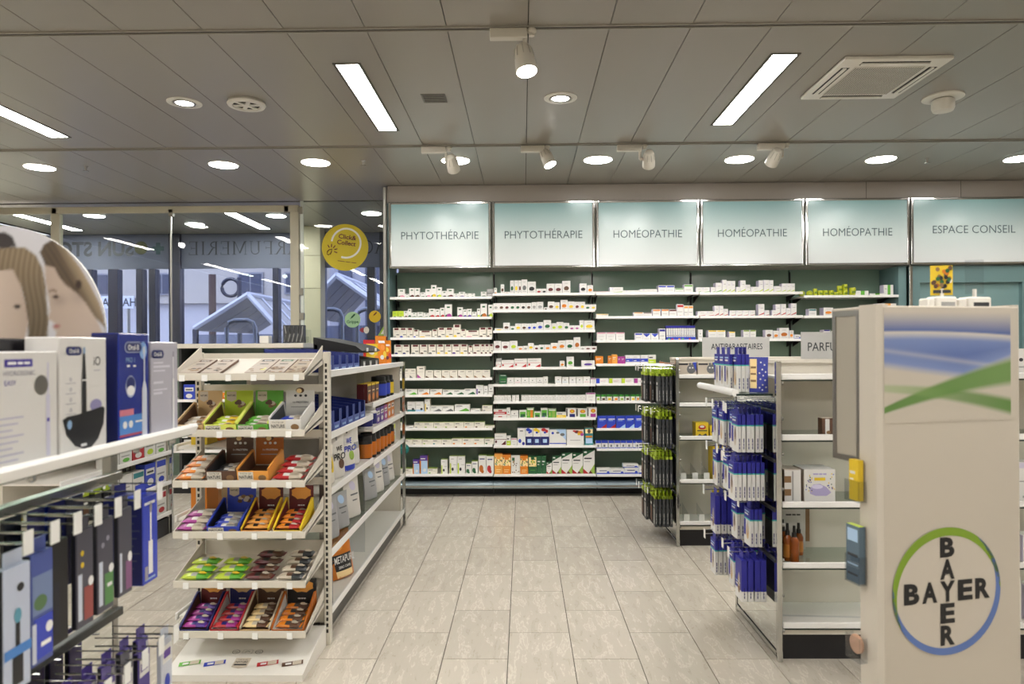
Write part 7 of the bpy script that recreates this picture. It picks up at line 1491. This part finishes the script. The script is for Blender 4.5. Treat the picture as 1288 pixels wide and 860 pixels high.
for i, ch in enumerate('BAYER'):
    b.text(ch, LC + fy * .001 + ux * (-.118 + .059 * i), ux, uz, .05, .052, LK, .045)
    if i != 2: b.text(ch, LC + fy * .001 + uz * (.124 - .062 * i), ux, uz, .048, .05, LK, .045)
b.part('lettering', bs)
# acrylic side pockets and their packs
def pocket(z0, z1, y0, y1, out, lab):
    t = thing('side_pocket', lab, 'holder', BM @ Vector((-.012 - out / 2, (y0 + y1) / 2, z0)), 'acrylic side pockets')
    b = bb(); b.box(-.014 - out, -.014, y0, y1, z0, z0 + .003, ACRYL); b.box(-.014 - out, -.012 - out, y0, y1, z0, z1, ACRYL); b.box(-.014 - out, -.014, y0, y0 + .002, z0, z1, ACRYL); b.box(-.014 - out, -.014, y1 - .002, y1, z0, z1, ACRYL); b.part('pocket_shell', t)
# positions along the rail side
def bpos(y, x): return BM @ Vector((x, y, 0))
pocket(.75, .83, .05, .11, .026, 'clear side pocket holding the slate blue carton on the ivory logo stand')
q = BM @ Vector((-.037, .08, .754)); carton_at('8t', q, .054, .162, .02, -90 + 13, 'slate blue carton in the middle side pocket of the ivory logo stand', 'cartons in the side pockets')
pocket(.985, 1.045, .05, .11, .026, 'clear side pocket holding the yellow carton on the ivory logo stand')
q = BM @ Vector((-.037, .075, .989)); carton_at('cy', q, .036, .115, .018, -90 + 13, 'yellow carton in the upper side pocket of the ivory logo stand', 'cartons in the side pockets')
pocket(.53, .6, .05, .11, .026, 'clear low side pocket holding a peach disc on the ivory logo stand')
b = bb(); b.lathe((-.022, .08, .575), [(.027, 0), (.027, .006)], mat('peach_card', 'd4a88c', .5), 24, ax=(-1, 0, 0)); b.solo('sample_disc', 'round peach sample card in the low side pocket', 'card')
# small card holders on top of the stand
def cardtop(xl, w, lab, pic):
    z0 = BH - .004; t = thing('card_holder', lab, 'card holder', BM @ Vector((xl, .12, z0)), 'card holders on the ivory logo stand')
    b = bb(); b.box(xl - w / 2, xl + w / 2, .1, .15, z0, z0 + .035, WHITE, .005); b.box(xl - w / 2 - .025, xl - w / 2, .11, .15, z0, z0 + .03, WHITE, .004); b.part('block', t)
    b = bb(); b.rect((xl, .0995, z0), X3, Z3, -w * .35, .006, w * .35, .018, pal('d' if not pic else 's')); b.part('block_print', t)
    b = bb(); b.box(xl - .004, xl + .004, .12, .128, z0 + .035, z0 + .06, WHITE); b.part('clip', t)
    b = bb(); b.xf = BM @ Matrix.Translation((xl, .124, 0)) @ Matrix.Rotation(math.radians(-28), 4, 'Z')
    if pic:
        b.box(-.03, .03, 0, .002, z0 + .04, z0 + .13, pal('y')); b.part('card', t)
        b = bb(); b.xf = BM @ Matrix.Translation((xl, .124, 0)) @ Matrix.Rotation(math.radians(-28), 4, 'Z'); rd = random.Random(2)
        for k in range(26): b.disc((rd.uniform(-.024, .024), -.0006 - k * .0001, z0 + rd.uniform(.055, .125)), X3, Z3, .006, .007, pal(rd.choice('OnakGwo')), 7)
        b.rect((0, -.004, z0 + .046), X3, Z3, -.024, 0, .024, .01, pal('d')); b.part('card_print', t)
    else:
        b.box(-.025, .025, 0, .002, z0 + .045, z0 + .15, ACRYL); b.part('clear_card', t)
cardtop(Lp(1197, 380)[0] + .085, .07, 'white card holder with a golden picture card on the ivory logo stand', True)
cardtop(Lp(1243, 380)[0] + .08, .08, 'white card holder with an empty clear card on the ivory logo stand', False)
